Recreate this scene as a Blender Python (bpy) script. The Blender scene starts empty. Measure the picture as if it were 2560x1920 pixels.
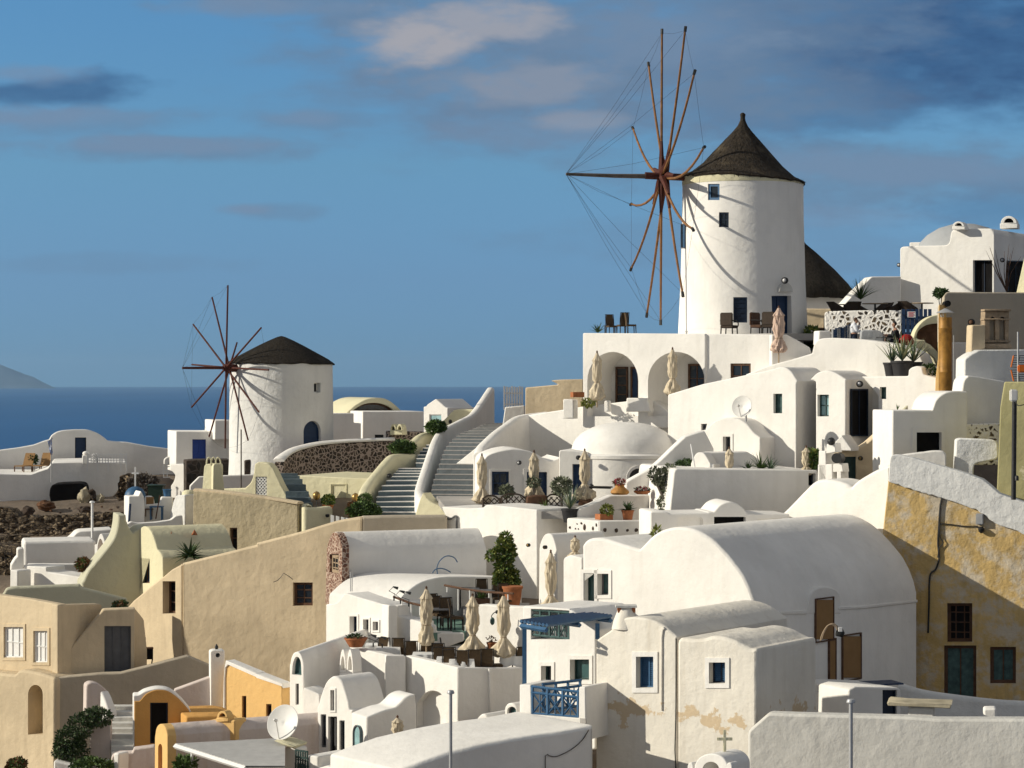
import bpy, bmesh, math, random
from mathutils import Vector, Matrix, noise
from mathutils.geometry import tessellate_polygon
random.seed(7)
R = math.radians
scene = bpy.context.scene
C = scene.collection
FOC, CX, HY = 5774.0, 1280.0, 952.0        # focal length, centre column and level line of the photograph in its pixels

# ---------------------------------------------------------------- camera
cam = bpy.data.cameras.new("camera")
cam.sensor_width = 36.0
cam.lens = 36.0 * FOC / 2560.0
cam.shift_y = -(960.0 - HY) / 2560.0
cam.clip_start = 0.5
cam.clip_end = 120000
cam_o = bpy.data.objects.new("camera", cam)
cam_o.rotation_euler = (R(90), 0, 0)
C.objects.link(cam_o)
scene.camera = cam_o

# ---------------------------------------------------------------- sun, sky, exposure
SUN_EL, SUN_A = R(22), R(7)
SUNV = Vector((-math.cos(SUN_EL) * math.cos(SUN_A), -math.cos(SUN_EL) * math.sin(SUN_A), math.sin(SUN_EL)))
sl = bpy.data.lights.new("sun", 'SUN')
sl.energy = 4.45
sl.angle = R(0.5)
sl.color = (1.0, 0.935, 0.79)
so = bpy.data.objects.new("sun", sl)
so.rotation_euler = SUNV.to_track_quat('Z', 'Y').to_euler()
C.objects.link(so)

world = bpy.data.worlds.new("World")
scene.world = world
world.use_nodes = True
wt = world.node_tree
wn, wl = wt.nodes, wt.links
def wnode(t, **k):
    n = wn.new(t)
    for a, v in k.items(): setattr(n, a, v)
    return n
def wmath(op, a, b=None, c=None, clamp=False):
    n = wn.new('ShaderNodeMath'); n.operation = op; n.use_clamp = clamp
    for i, v in enumerate((a, b, c)):
        if v is None: continue
        if isinstance(v, (int, float)): n.inputs[i].default_value = v
        else: wl.new(v, n.inputs[i])
    return n.outputs[0]
sky = wnode('ShaderNodeTexSky', sky_type='NISHITA', sun_disc=False, sun_elevation=SUN_EL,
            sun_rotation=-(R(90) + SUN_A), altitude=100.0, air_density=1.0, dust_density=0.0, ozone_density=3.0)
tc = wnode('ShaderNodeTexCoord')
sep = wnode('ShaderNodeSeparateXYZ')
wl.new(tc.outputs['Generated'], sep.inputs[0])
az = wmath('DIVIDE', sep.outputs[0], wmath('MAXIMUM', sep.outputs[1], 0.05))       # bearing and height of the view direction
el = wmath('DIVIDE', sep.outputs[2], wmath('MAXIMUM', sep.outputs[1], 0.05))
ahead = wmath('GREATER_THAN', sep.outputs[1], 0.05)
mp = wnode('ShaderNodeCombineXYZ')
wl.new(az, mp.inputs[0]); wl.new(wmath('MULTIPLY', el, 2.6), mp.inputs[1])
nz = wnode('ShaderNodeTexNoise'); nz.inputs['Scale'].default_value = 24.0; nz.inputs['Detail'].default_value = 7.0; nz.inputs['Roughness'].default_value = 0.56
wl.new(mp.outputs[0], nz.inputs['Vector'])
nz2 = wnode('ShaderNodeTexNoise'); nz2.inputs['Scale'].default_value = 40.0; nz2.inputs['Detail'].default_value = 8.0; nz2.inputs['Roughness'].default_value = .62
wl.new(mp.outputs[0], nz2.inputs['Vector'])
def blob(px, py, rx, ry, strength=1.0, wob=0.9):
    """cloud bank: a soft ellipse of sky directions frayed by noise"""
    a0, e0, ra, re = (px - CX) / FOC, (HY - py) / FOC, rx / FOC, ry / FOC
    u = wmath('MULTIPLY', wmath('SUBTRACT', az, a0), 1 / ra)
    v = wmath('MULTIPLY', wmath('SUBTRACT', el, e0), 1 / re)
    d = wmath('SQRT', wmath('ADD', wmath('MULTIPLY', u, u), wmath('MULTIPLY', v, v)))
    d = wmath('SUBTRACT', d, wmath('MULTIPLY', wmath('SUBTRACT', nz.outputs[0], 0.5), wob * 2.6))
    m = wn.new('ShaderNodeMapRange'); m.interpolation_type = 'SMOOTHSTEP'
    wl.new(d, m.inputs[0])
    m.inputs[1].default_value = 1.3; m.inputs[2].default_value = 0.4; m.inputs[3].default_value = 0.0; m.inputs[4].default_value = strength
    return m.outputs[0]
def union(l):
    o = l[0]
    for b in l[1:]: o = wmath('MAXIMUM', o, b)
    return wmath('MULTIPLY', o, ahead)
fray = wmath('ADD', wmath('MULTIPLY', nz2.outputs[0], 1.9), 0.03, None, True)
slate = wmath('MULTIPLY', union([blob(2330, 110, 720, 200, .95, .6), blob(2020, 265, 480, 90, .6), blob(125, 232, 270, 46, .75), blob(2500, 520, 260, 60, .4), blob(1750, 150, 400, 120, .35)]), wmath('ADD', wmath('MULTIPLY', nz2.outputs[0], .7), .55, None, True))
grey = wmath('MULTIPLY', union([blob(1480, 170, 760, 230, .95, .6), blob(1150, 60, 430, 120, .85), blob(1850, 60, 520, 130, .7), blob(2150, 430, 620, 100, .7), blob(430, 372, 360, 38, .65),
              blob(850, 295, 240, 32, .55), blob(690, 530, 140, 24, .5), blob(830, 8, 420, 40, .8), blob(200, 300, 280, 44, .5), blob(1750, 600, 520, 60, .3), blob(2250, 640, 380, 60, .32), blob(250, 660, 400, 26, .25)]), fray)
lite = wmath('MULTIPLY', union([blob(1060, 108, 170, 64, .9, .8), blob(1210, 45, 210, 55, .7), blob(1290, 205, 240, 60, .35), blob(1450, 300, 120, 30, .35)]), fray)
lilac = wmath('MULTIPLY', union([blob(60, 185, 130, 28, .7), blob(120, 288, 260, 30, .7), blob(400, 362, 280, 24, .7), blob(640, 16, 220, 26, .7), blob(775, 292, 100, 20, .6), blob(620, 524, 70, 16, .7),
              blob(2150, 420, 420, 44, .6), blob(1650, 90, 300, 80, .5), blob(2080, 540, 300, 24, .4), blob(1350, 330, 260, 40, .4)]), fray)
grad = wn.new('ShaderNodeMapRange'); wl.new(el, grad.inputs[0]); grad.inputs[1].default_value = 0.0; grad.inputs[2].default_value = 0.17
ramp = wnode('ShaderNodeValToRGB'); wl.new(grad.outputs[0], ramp.inputs[0])
er = ramp.color_ramp.elements
for p_, c_ in ((0.0, (.23, .57, 1.38)), (.26, (.38, .645, 1.2)), (.55, (.52, .83, 1.15)), (1.0, (.58, .97, 1.26))):
    e_ = er.new(p_) if p_ not in (0.0, 1.0) else er[0 if p_ == 0 else len(er) - 1]
    e_.color = (*[v / 1.5 for v in c_], 1)
tint = wnode('ShaderNodeMix', data_type='RGBA', blend_type='MULTIPLY'); tint.inputs[0].default_value = 1.0
wl.new(sky.outputs[0], tint.inputs[6]); wl.new(ramp.outputs[0], tint.inputs[7])
t15 = wnode('ShaderNodeMix', data_type='RGBA', blend_type='MULTIPLY'); t15.inputs[0].default_value = 1.0
wl.new(tint.outputs[2], t15.inputs[6]); t15.inputs[7].default_value = (1.5, 1.5, 1.5, 1)
def cmix(fac, a, col):
    n = wnode('ShaderNodeMix', data_type='RGBA'); wl.new(fac, n.inputs[0]); wl.new(a, n.inputs[6]); n.inputs[7].default_value = (*col, 1); return n.outputs[2]
# unseen bright cloud added overhead and around the view to neutralise the shade
def sstep(v, a, b):
    m = wn.new('ShaderNodeMapRange'); m.interpolation_type = 'SMOOTHSTEP'; wl.new(v, m.inputs[0]); m.inputs[1].default_value = a; m.inputs[2].default_value = b; return m.outputs[0]
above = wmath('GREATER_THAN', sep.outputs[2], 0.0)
fill_veil = wmath('MULTIPLY', wmath('MAXIMUM', sstep(sep.outputs[2], .18, .36), sstep(sep.outputs[1], .88, .60)), above)
fill_veil = wmath('MULTIPLY', fill_veil, wmath('ADD', wmath('MULTIPLY', nz.outputs[0], .4), .72, None, True))
c1 = cmix(fill_veil, t15.outputs[2], (3.45, 3.5, 3.58))
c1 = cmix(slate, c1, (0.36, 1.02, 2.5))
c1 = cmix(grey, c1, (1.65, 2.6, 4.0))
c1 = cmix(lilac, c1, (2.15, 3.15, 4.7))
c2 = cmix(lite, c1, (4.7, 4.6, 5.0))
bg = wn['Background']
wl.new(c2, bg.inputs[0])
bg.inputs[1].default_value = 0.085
vs = scene.view_settings
vs.view_transform = 'Standard'
vs.look = 'None'
vs.exposure = 0.0
vs.gamma = 1.0
vs.use_curve_mapping = False
cy = scene.cycles
cy.max_bounces = 6; cy.diffuse_bounces = 3; cy.glossy_bounces = 2; cy.transmission_bounces = 2; cy.transparent_max_bounces = 6
cy.caustics_reflective = False; cy.caustics_refractive = False
cy.use_adaptive_sampling = True; cy.adaptive_threshold = 0.02
cy.use_denoising = True

# ---------------------------------------------------------------- materials
def mat_base(name, rough=0.85, spec=0.25):
    m = bpy.data.materials.new(name); m.use_nodes = True
    b = m.node_tree.nodes['Principled BSDF']
    b.inputs['Roughness'].default_value = rough
    b.inputs['Specular IOR Level'].default_value = spec
    return m, m.node_tree.nodes, m.node_tree.links, b
def nnoise(n, l, vec, scale, detail=4, rough=.55):
    t = n.new('ShaderNodeTexNoise'); t.inputs['Scale'].default_value = scale; t.inputs['Detail'].default_value = detail; t.inputs['Roughness'].default_value = rough
    l.new(vec, t.inputs['Vector']); return t.outputs[0]
def nramp(n, l, fac, stops):
    r = n.new('ShaderNodeValToRGB'); e = r.color_ramp.elements
    while len(e) < len(stops): e.new(0.5)
    for i, (p, c) in enumerate(stops):
        e[i].position = p; e[i].color = (*c, 1) if len(c) == 3 else c
    l.new(fac, r.inputs[0]); return r.outputs[0]
def nmix(n, l, fac, a, b, blend='MIX'):
    m = n.new('ShaderNodeMix'); m.data_type = 'RGBA'; m.blend_type = blend
    for i, v in ((0, fac), (6, a), (7, b)):
        if isinstance(v, (int, float)): m.inputs[i].default_value = v
        elif isinstance(v, tuple): m.inputs[i].default_value = (*v, 1)
        else: l.new(v, m.inputs[i])
    return m.outputs[2]
def nmap(n, l, vec, scale):
    m = n.new('ShaderNodeMapping'); m.inputs['Scale'].default_value = scale; l.new(vec, m.inputs[0]); return m.outputs[0]
def nbump(n, l, b, h, strength, dist):
    bp = n.new('ShaderNodeBump'); bp.inputs['Strength'].default_value = strength; bp.inputs['Distance'].default_value = dist
    l.new(h, bp.inputs['Height']); l.new(bp.outputs[0], b.inputs['Normal'])
def wpos(n):
    g = n.new('ShaderNodeNewGeometry'); return g.outputs['Position']
def plaster(name, col, var=0.10, stain=0.12, stain_col=None, bump=0.6, rough=0.9, patch=None, patch_lv=(.60, .64), patch_scale=1.1, streak=1.0, zband=None):
    """lime-washed render: broad brush variation, rain streaks, specks, peeled patches, trowel bump"""
    m, n, l, b = mat_base(name, rough, 0.15)
    p = wpos(n)
    a = nnoise(n, l, p, 0.45, 5, .6)
    lo = tuple(c * (1 - var) for c in col); hi = tuple(min(1, c * (1 + var * .5)) for c in col)
    c = nramp(n, l, a, [(.32, lo), (.68, hi)])
    st = nnoise(n, l, nmap(n, l, p, (2.6, 2.6, .22)), 1.0, 6, .65)
    sc = stain_col or tuple(x * .62 for x in col)
    f = nramp(n, l, st, [(.50, (0, 0, 0)), (.78, (stain * streak,) * 3)])
    c = nmix(n, l, f, c, sc)
    sp = nnoise(n, l, p, 7.0, 6, .7)
    f2 = nramp(n, l, sp, [(.60, (0, 0, 0)), (.76, (stain * .8,) * 3)])
    c = nmix(n, l, f2, c, sc)
    if patch:
        q = nnoise(n, l, p, patch_scale, 8, .68)
        if zband:
            s = n.new('ShaderNodeSeparateXYZ'); l.new(p, s.inputs[0])
            zc, zw = zband
            d = n.new('ShaderNodeMath'); d.operation = 'SUBTRACT'; l.new(s.outputs[2], d.inputs[0]); d.inputs[1].default_value = zc
            d2 = n.new('ShaderNodeMath'); d2.operation = 'ABSOLUTE'; l.new(d.outputs[0], d2.inputs[0])
            d3 = n.new('ShaderNodeMath'); d3.operation = 'MULTIPLY'; l.new(d2.outputs[0], d3.inputs[0]); d3.inputs[1].default_value = .22 / zw
            d4 = n.new('ShaderNodeMath'); d4.operation = 'SUBTRACT'; l.new(q, d4.inputs[0]); l.new(d3.outputs[0], d4.inputs[1]); q = d4.outputs[0]
        f3 = nramp(n, l, q, [(patch_lv[0], (0, 0, 0)), (patch_lv[1], (1, 1, 1))])
        c = nmix(n, l, f3, c, patch)
    l.new(c, b.inputs['Base Color'])
    h1 = nnoise(n, l, p, 3.2, 6, .6); 
    h2 = nnoise(n, l, p, 1.1, 2, .5)
    hh = n.new('ShaderNodeMath'); hh.operation = 'ADD'; l.new(h1, hh.inputs[0]); l.new(h2, hh.inputs[1])
    nbump(n, l, b, hh.outputs[0], bump, .075)
    return m
def plain(name, col, rough=.6, spec=.4, var=.25, scale=6.0, metal=0, bump=0.0):
    m, n, l, b = mat_base(name, rough, spec)
    tcn = n.new('ShaderNodeTexCoord'); p = tcn.outputs['Object']
    a = nnoise(n, l, p, scale, 5, .6)
    c = nramp(n, l, a, [(.3, tuple(x * (1 - var) for x in col)), (.7, tuple(min(1, x * (1 + var * .6)) for x in col))])
    l.new(c, b.inputs['Base Color'])
    b.inputs['Metallic'].default_value = metal
    if bump: nbump(n, l, b, a, bump, .03)
    return m
def stones(name, mortar, stone_a, stone_b, scale=3.0, gap=.1, thr=None, stretch=(1, 1, 1), bump=.8):
    """rubble masonry; thr leaves only some of the stones bare of the wash"""
    m, n, l, b = mat_base(name, .9, .15)
    p = nmap(n, l, wpos(n), stretch)
    wob = n.new('ShaderNodeTexNoise'); wob.inputs['Scale'].default_value = 2.5; wob.inputs['Detail'].default_value = 3; l.new(p, wob.inputs['Vector'])
    mv = n.new('ShaderNodeMix'); mv.data_type = 'VECTOR'; mv.inputs[0].default_value = .22; l.new(p, mv.inputs[4]); l.new(wob.outputs['Color'], mv.inputs[5])
    v1 = n.new('ShaderNodeTexVoronoi'); v1.feature = 'DISTANCE_TO_EDGE'; v1.inputs['Scale'].default_value = scale; l.new(mv.outputs[1], v1.inputs['Vector'])
    v2 = n.new('ShaderNodeTexVoronoi'); v2.feature = 'F1'; v2.inputs['Scale'].default_value = scale; l.new(mv.outputs[1], v2.inputs['Vector'])
    sp = n.new('ShaderNodeSeparateColor'); l.new(v2.outputs['Color'], sp.inputs[0])
    cs = nramp(n, l, sp.outputs[0], [(0, stone_a), (1, stone_b)])
    grain = nnoise(n, l, p, 9, 5, .7)
    cs = nmix(n, l, .5, cs, nramp(n, l, grain, [(.3, (.35, .35, .35)), (.7, (1, 1, 1))]), 'MULTIPLY')
    f = nramp(n, l, v1.outputs['Distance'], [(gap * .8, (0, 0, 0)), (gap * 1.25, (1, 1, 1))])
    if thr is not None:
        g = n.new('ShaderNodeMath'); g.operation = 'GREATER_THAN'; l.new(sp.outputs[1], g.inputs[0]); g.inputs[1].default_value = thr
        f = nmix(n, l, 1.0, f, g.outputs[0], 'MULTIPLY')
    c = nmix(n, l, f, mortar, cs)
    l.new(c, b.inputs['Base Color'])
    nbump(n, l, b, v1.outputs['Distance'], bump, .1)
    return m
M = {}
M['white'] = plaster('white_limewash', (.86, .83, .78), .10, .20, (.56, .52, .45), .34)
M['white_worn'] = plaster('worn_limewash', (.80, .75, .66), .10, .30, (.46, .38, .27), .5, patch=(.62, .49, .33), patch_lv=(.475, .495), patch_scale=1.6, zband=(-9.55, .75))
M['white_grey'] = plaster('greyed_limewash', (.66, .64, .59), .14, .42, (.40, .38, .34), .5)
M['white_rough'] = plaster('rough_limewash', (.78, .77, .74), .10, .2, (.45, .45, .45), .7)
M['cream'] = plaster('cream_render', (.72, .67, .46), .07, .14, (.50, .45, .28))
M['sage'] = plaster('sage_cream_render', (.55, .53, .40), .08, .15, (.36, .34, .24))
M['beige'] = plaster('beige_render', (.69, .56, .38), .17, .42, (.42, .33, .22), .45)
M['beige_grey'] = plaster('grey_beige_render', (.50, .43, .33), .12, .32, (.33, .29, .23), .5)
M['cement'] = plaster('raw_cement_render', (.50, .42, .28), .15, .55, (.30, .25, .16), .9)
M['ochre'] = plaster('ochre_flaking_render', (.66, .46, .19), .24, .75, (.34, .26, .15), .9, patch=(.62, .53, .40), patch_lv=(.46, .60), patch_scale=1.3)
M['olive'] = plaster('olive_yellow_render', (.42, .385, .20), .2, .6, (.28, .25, .12), .5, patch=(.55, .50, .33), patch_lv=(.60, .65))
M['orange'] = plaster('orange_render', (.66, .36, .11), .08, .14, (.45, .24, .08))
M['apricot'] = plaster('apricot_render', (.78, .50, .20), .06, .10, (.6, .36, .14))
M['pinkwash'] = plaster('pink_stained_wash', (.66, .57, .52), .12, .45, (.45, .32, .22), .5)
M['greystep'] = plaster('grey_painted_steps', (.17, .19, .20), .12, .2, (.22, .24, .25))
M['darkstep'] = plaster('slate_painted_steps', (.13, .17, .19), .12, .2, (.10, .11, .12))
M['paving'] = plaster('grey_paving', (.38, .36, .34), .15, .3, (.25, .24, .22))
M['greenfloor'] = plaster('green_painted_floor', (.16, .27, .22), .15, .3, (.12, .16, .14))
M['greyrender'] = plaster('grey_render', (.40, .41, .42), .10, .3, (.28, .28, .28), .5)
M['stonewall'] = stones('dark_stones_in_mortar', (.40, .32, .27), (.04, .035, .032), (.12, .09, .07), 6.0, .10)
M['stonewall_dark'] = stones('dark_rough_stone', (.085, .07, .06), (.04, .035, .03), (.10, .075, .06), 2.8, .05)
M['stonedots'] = stones('white_wash_over_stones', (.83, .80, .75), (.035, .032, .03), (.16, .12, .075), 5.6, .17, .36)
M['redstone'] = stones('red_volcanic_stones', (.50, .38, .30), (.16, .07, .05), (.30, .16, .11), 8.5, .10)
M['rubble'] = stones('dry_stone_rubble', (.045, .035, .027), (.07, .05, .035), (.34, .26, .17), 4.4, .07, None, (1, 1, 1.8), 1.0)
M['rock'] = plain('dark_volcanic_rock', (.10, .075, .06), .95, .1, .5, 2.2, 0, .6)
M['rock_red'] = plain('rust_brown_rock', (.16, .085, .05), .95, .1, .5, 2.2, 0, .6)
M['rock_pale'] = plain('pale_rock', (.48, .42, .30), .95, .1, .3, 2.2, 0, .6)
M['earth'] = plaster('dry_earth', (.21, .165, .125), .3, .5, (.10, .08, .06), 1.0)
M['glass'] = plain('dark_window_glass', (.018, .024, .032), .12, .5, .3, 2)
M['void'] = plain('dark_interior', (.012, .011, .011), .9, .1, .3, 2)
M['tealglass'] = plain('teal_window_glass', (.05, .11, .11), .12, .5, .3, 2)
M['paleglass'] = plain('pale_reflecting_glass', (.30, .48, .50), .15, .5, .3, 2)
M['blue'] = plain('blue_paint', (.042, .12, .235), .5, .35, .2, 8)
M['deepblue'] = plain('deep_blue_paint', (.016, .04, .10), .5, .35, .2, 8)
M['brightblue'] = plain('bright_blue_paint', (.015, .05, .26), .5, .35, .2, 8)
M['navy'] = plain('navy_paint', (.008, .018, .04), .5, .35, .3, 8)
M['green'] = plain('dark_green_paint', (.02, .05, .045), .5, .35, .3, 8)
M['teal'] = plain('weathered_teal_paint', (.075, .13, .125), .8, .2, .4, 5)
M['greypaint'] = plain('grey_door_paint', (.115, .115, .12), .6, .3, .15, 4)
M['wood'] = plain('weathered_brown_wood', (.12, .065, .04), .8, .2, .35, 5)
M['palewood'] = plain('weathered_pale_wood', (.40, .30, .20), .8, .2, .35, 5)
M['redwood'] = plain('oxblood_painted_wood', (.085, .024, .015), .7, .25, .3, 3)
M['polewood'] = plain('peeled_pole_wood', (.24, .115, .045), .75, .2, .4, 2.5)
M['greywood'] = plain('grey_weathered_wood', (.12, .10, .085), .85, .2, .4, 2.5)
M['tan'] = plain('tan_shutter_board', (.30, .175, .075), .8, .2, .12, 2)
M['wicker'] = plain('brown_wicker', (.055, .038, .027), .75, .25, .4, 30, 0, .4)
M['rattan'] = plain('golden_brown_rattan', (.095, .062, .033), .75, .25, .35, 30, 0, .4)
M['chairframe'] = plain('dark_chair_frame', (.02, .016, .014), .6, .3, .3, 10)
M['cloth'] = plain('white_tablecloth', (.80, .79, .77), .9, .1, .06, 4)
M['canvas'] = plain('cream_parasol_canvas', (.64, .545, .40), .9, .1, .18, 5, 0, .3)
M['canvas_pink'] = plain('pinkish_parasol_canvas', (.62, .46, .37), .9, .1, .12, 5, 0, .3)
M['metal'] = plain('grey_metal', (.45, .45, .45), .45, .5, .15, 6, .3)
M['darkmetal'] = plain('dark_metal', (.03, .03, .03), .5, .4, .3, 6, .2)
M['whitepaint'] = plain('white_paint', (.82, .81, .79), .55, .35, .06, 4)
M['dish'] = plain('off_white_dish_paint', (.78, .76, .72), .5, .4, .08, 3)
M['terracotta'] = plain('terracotta', (.40, .15, .065), .85, .2, .25, 6)
M['ochrepot'] = plain('ochre_glazed_pot', (.45, .22, .06), .7, .3, .35, 5)
M['blackpot'] = plain('black_plastic_pot', (.025, .024, .026), .6, .3, .3, 6)
M['leaf'] = plain('mid_green_leaf', (.085, .14, .035), .7, .25, .5, 3)
M['leaf_dark'] = plain('dark_green_leaf', (.050, .088, .028), .7, .25, .5, 3)
M['leaf_yellow'] = plain('yellow_green_leaf', (.19, .21, .045), .7, .25, .45, 2)
M['leaf_olive'] = plain('olive_grey_leaf', (.135, .15, .095), .7, .25, .4, 3)
M['leaf_rust'] = plain('rusty_leaf', (.17, .085, .035), .8, .2, .5, 3)
M['agave'] = plain('agave_leaf', (.13, .19, .12), .55, .3, .3, 5)
M['agave_edge'] = plain('pale_agave_leaf', (.36, .38, .22), .55, .3, .3, 5)
M['flower'] = plain('pink_flower', (.45, .05, .10), .7, .2, .4, 12)
M['pipe'] = plain('rusty_ochre_pipe', (.34, .17, .03), .55, .4, .5, 2.2, .15)
M['red'] = plain('red_plastic', (.35, .012, .012), .5, .3, .2, 6)
M['orangeplastic'] = plain('orange_plastic', (.65, .16, .02), .5, .3, .2, 6)
M['skin'] = plain('skin', (.38, .21, .14), .6, .3, .1, 20)
M['hair'] = plain('black_hair', (.012, .01, .009), .6, .3, .3, 30)
M['hair_brown'] = plain('brown_cropped_hair', (.07, .04, .025), .7, .3, .3, 30)
M['hoodie'] = plain('white_hoodie_cloth', (.72, .73, .77), .9, .1, .08, 8)
M['darkcloth'] = plain('charcoal_shirt_cloth', (.03, .031, .036), .9, .1, .2, 8)
M['denim'] = plain('dark_denim', (.04, .05, .08), .9, .1, .2, 8)
M['flagblue'] = plain('flag_blue', (.02, .10, .36), .85, .1, .1, 8)
M['brass'] = plain('brass_lamp', (.35, .22, .07), .35, .5, .2, 8, .6)
M['greenplastic'] = plain('dark_green_plastic', (.02, .045, .03), .5, .3, .3, 6)
M['signred'] = plain('sign_red', (.55, .06, .08), .6, .3, .1, 6)
M['awning'] = plain('pale_grey_awning_sheet', (.52, .51, .49), .7, .3, .12, 3)
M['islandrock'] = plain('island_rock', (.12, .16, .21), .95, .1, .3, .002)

def thatch_mat(name, a, b2, rim):
    m, n, l, b = mat_base(name, .95, .1)
    tcn = n.new('ShaderNodeTexCoord')
    p = tcn.outputs['Object']
    s1 = nnoise(n, l, nmap(n, l, p, (9, 9, 1.2)), 1.0, 6, .7)
    s2 = nnoise(n, l, p, 1.2, 5, .6)
    c = nramp(n, l, s1, [(.3, a), (.72, b2)])
    c = nmix(n, l, nramp(n, l, s2, [(.56, (0, 0, 0)), (.74, (.65, .65, .65))]), c, rim)
    l.new(c, b.inputs['Base Color'])
    nbump(n, l, b, s1, 1.0, .12)
    return m
M['thatch'] = thatch_mat('old_dark_thatch', (.018, .015, .012), (.075, .06, .045), (.15, .12, .08))
M['thatch_dark'] = thatch_mat('black_felt_thatch', (.014, .012, .010), (.055, .046, .036), (.08, .068, .05))

# ---------------------------------------------------------------- tracing helpers: photograph tiles -> photograph pixels -> the place
TILE = dict(A=(0, 960), B=(640, 960), C=(1280, 960), D=(1920, 960), E=(0, 1440), F=(640, 1440), G=(1280, 1440), H=(1920, 1440),
            I=(400, 640), J=(1400, 40), K=(1400, 520), L=(1920, 520))
TS = 640.0 / 2212.0
ZT = dict(r=(820, 1340, 500 / 2212.), u=(2060, 700, 500 / 2212.), w=(0, 1200, 400 / 2212.), m=(300, 1060, 500 / 2212.))
def t(tile, *v):
    if tile in TILE: ox, oy, s = *TILE[tile], TS
    elif tile in ZT: ox, oy, s = ZT[tile]
    else: ox, oy, s = 0, 0, 1.0
    return [(ox + v[i] * s, oy + v[i + 1] * s) for i in range(0, len(v), 2)]
def tx(tile, x): return t(tile, x, 0)[0][0]
def cv(pts, n=5):
    """smooth (Catmull-Rom) line through pts"""
    P = [Vector(p) for p in pts]
    P = [P[0] * 2 - P[1]] + P + [P[-1] * 2 - P[-2]]
    out = []
    for i in range(1, len(P) - 2):
        for k in range(n):
            s = k / n
            a, b, c, d = P[i - 1], P[i], P[i + 1], P[i + 2]
            out.append(tuple(.5 * ((2 * b) + (c - a) * s + (2 * a - 5 * b + 4 * c - d) * s * s + (3 * b - a - 3 * c + d) * s ** 3)))
    out.append(tuple(P[-2]))
    return out
def P3(px, py, d): return Vector(((px - CX) / FOC * d, d, (HY - py) / FOC * d))
class Fr:
    """an upright plane; yaw turns its face towards the sea (the sun's side)"""
    def __init__(s, px, d, yaw, pt=None):
        s.yaw = yaw; a = R(yaw)
        s.p0 = pt if pt is not None else P3(px, HY, d)
        s.n = Vector((-math.sin(a), -math.cos(a), 0)); s.inw = -s.n
        s.u = Vector((math.cos(a), -math.sin(a), 0))
    def hit(s, px, py):
        r = Vector(((px - CX) / FOC, 1, (HY - py) / FOC))
        return r * (s.n.dot(s.p0) / s.n.dot(r))
    def uv(s, w): d = w - s.p0; return (d.dot(s.u), w.z)
    def at(s, u, z, depth=0.0): v = s.p0 + s.u * u + s.inw * depth; return Vector((v.x, v.y, z))
def side(F, px, py, dyaw=-90):
    """the plane that turns the corner of F at the pixel column px"""
    return Fr(0, 0, F.yaw + dyaw, pt=F.hit(px, py))

# ---------------------------------------------------------------- objects
def root_loc(o):
    while o.parent: o = o.parent
    return o.location.copy()
def finish(me, sharp=48):
    for p in me.polygons: p.use_smooth = True
    me.set_sharp_from_angle(angle=R(sharp))
def link(name, me, mat, parent=None):
    o = bpy.data.objects.new(name, me); C.objects.link(o)
    if mat is not None:
        me.materials.clear(); me.materials.append(mat)
    if parent: o.parent = parent
    return o
def obj(name, bm, mat, parent=None, sharp=48, world=True, wn_=False, clean=True):
    """bm in world metres (or the parent's own when world=False) becomes ONE mesh object"""
    if clean: bmesh.ops.recalc_face_normals(bm, faces=bm.faces)
    me = bpy.data.meshes.new(name); 
    if parent is not None and world:
        bmesh.ops.translate(bm, vec=-root_loc(parent), verts=bm.verts)
    if parent is None and world:
        xs = [v.co for v in bm.verts]
        c = Vector(((min(v.x for v in xs) + max(v.x for v in xs)) / 2, (min(v.y for v in xs) + max(v.y for v in xs)) / 2, min(v.z for v in xs)))
        bmesh.ops.translate(bm, vec=-c, verts=bm.verts)
    bm.to_mesh(me); bm.free(); finish(me, sharp)
    o = link(name, me, mat, parent)
    if parent is None and world: o.location = c
    return o
def tag(o, label, cat, group=None):
    o['label'] = label; o['category'] = cat
    if group: o['group'] = group
    return o
def thing(name, label, cat, loc=(0, 0, 0), group=None, rz=0):
    o = bpy.data.objects.new(name, None); o.empty_display_size = .3; C.objects.link(o)
    o.location = loc; o.rotation_euler.z = rz
    return tag(o, label, cat, group)
def setting(o, kind='structure'): o['kind'] = kind; return o
def dup(root, loc, rz=0.0, scale=1.0, label=None, group=None):
    r = root.copy(); C.objects.link(r); r.location = loc; r.rotation_euler = (0, 0, rz); r.scale = (scale,) * 3 if not isinstance(scale, tuple) else scale
    if label: r['label'] = label
    if group: r['group'] = group
    for ch in list(root.children):
        c = ch.copy(); C.objects.link(c); c.parent = r
        for g in list(ch.children):
            d = g.copy(); C.objects.link(d); d.parent = c
    return r

# ---------------------------------------------------------------- mesh pieces
def area2(p): return sum(p[i][0] * p[(i + 1) % len(p)][1] - p[(i + 1) % len(p)][0] * p[i][1] for i in range(len(p))) / 2
def dedupe(p, e=.012):
    o = []
    for q in p:
        if not o or (Vector(q) - Vector(o[-1])).length > e: o.append(q)
    if len(o) > 2 and (Vector(o[0]) - Vector(o[-1])).length < e: o.pop()
    return o
def round_poly(p, r, k=3):
    out = []; n = len(p)
    zmin = min(q[1] for q in p)
    for i in range(n):
        a, b, c = Vector(p[i - 1]), Vector(p[i]), Vector(p[(i + 1) % n])
        d1, d2 = (a - b), (c - b)
        l1, l2 = d1.length, d2.length
        if l1 < 1e-6 or l2 < 1e-6: continue
        ang = d1.angle(d2, math.pi)
        if ang > R(150) or b.y < zmin + .3: out.append(tuple(b)); continue
        rr = min(r, l1 * .45, l2 * .45)
        s, e = b + d1 / l1 * rr, b + d2 / l2 * rr
        for j in range(k + 1):
            q = j / k
            out.append(tuple(s * (1 - q) ** 2 + b * 2 * q * (1 - q) + e * q * q))
    return out
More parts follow.
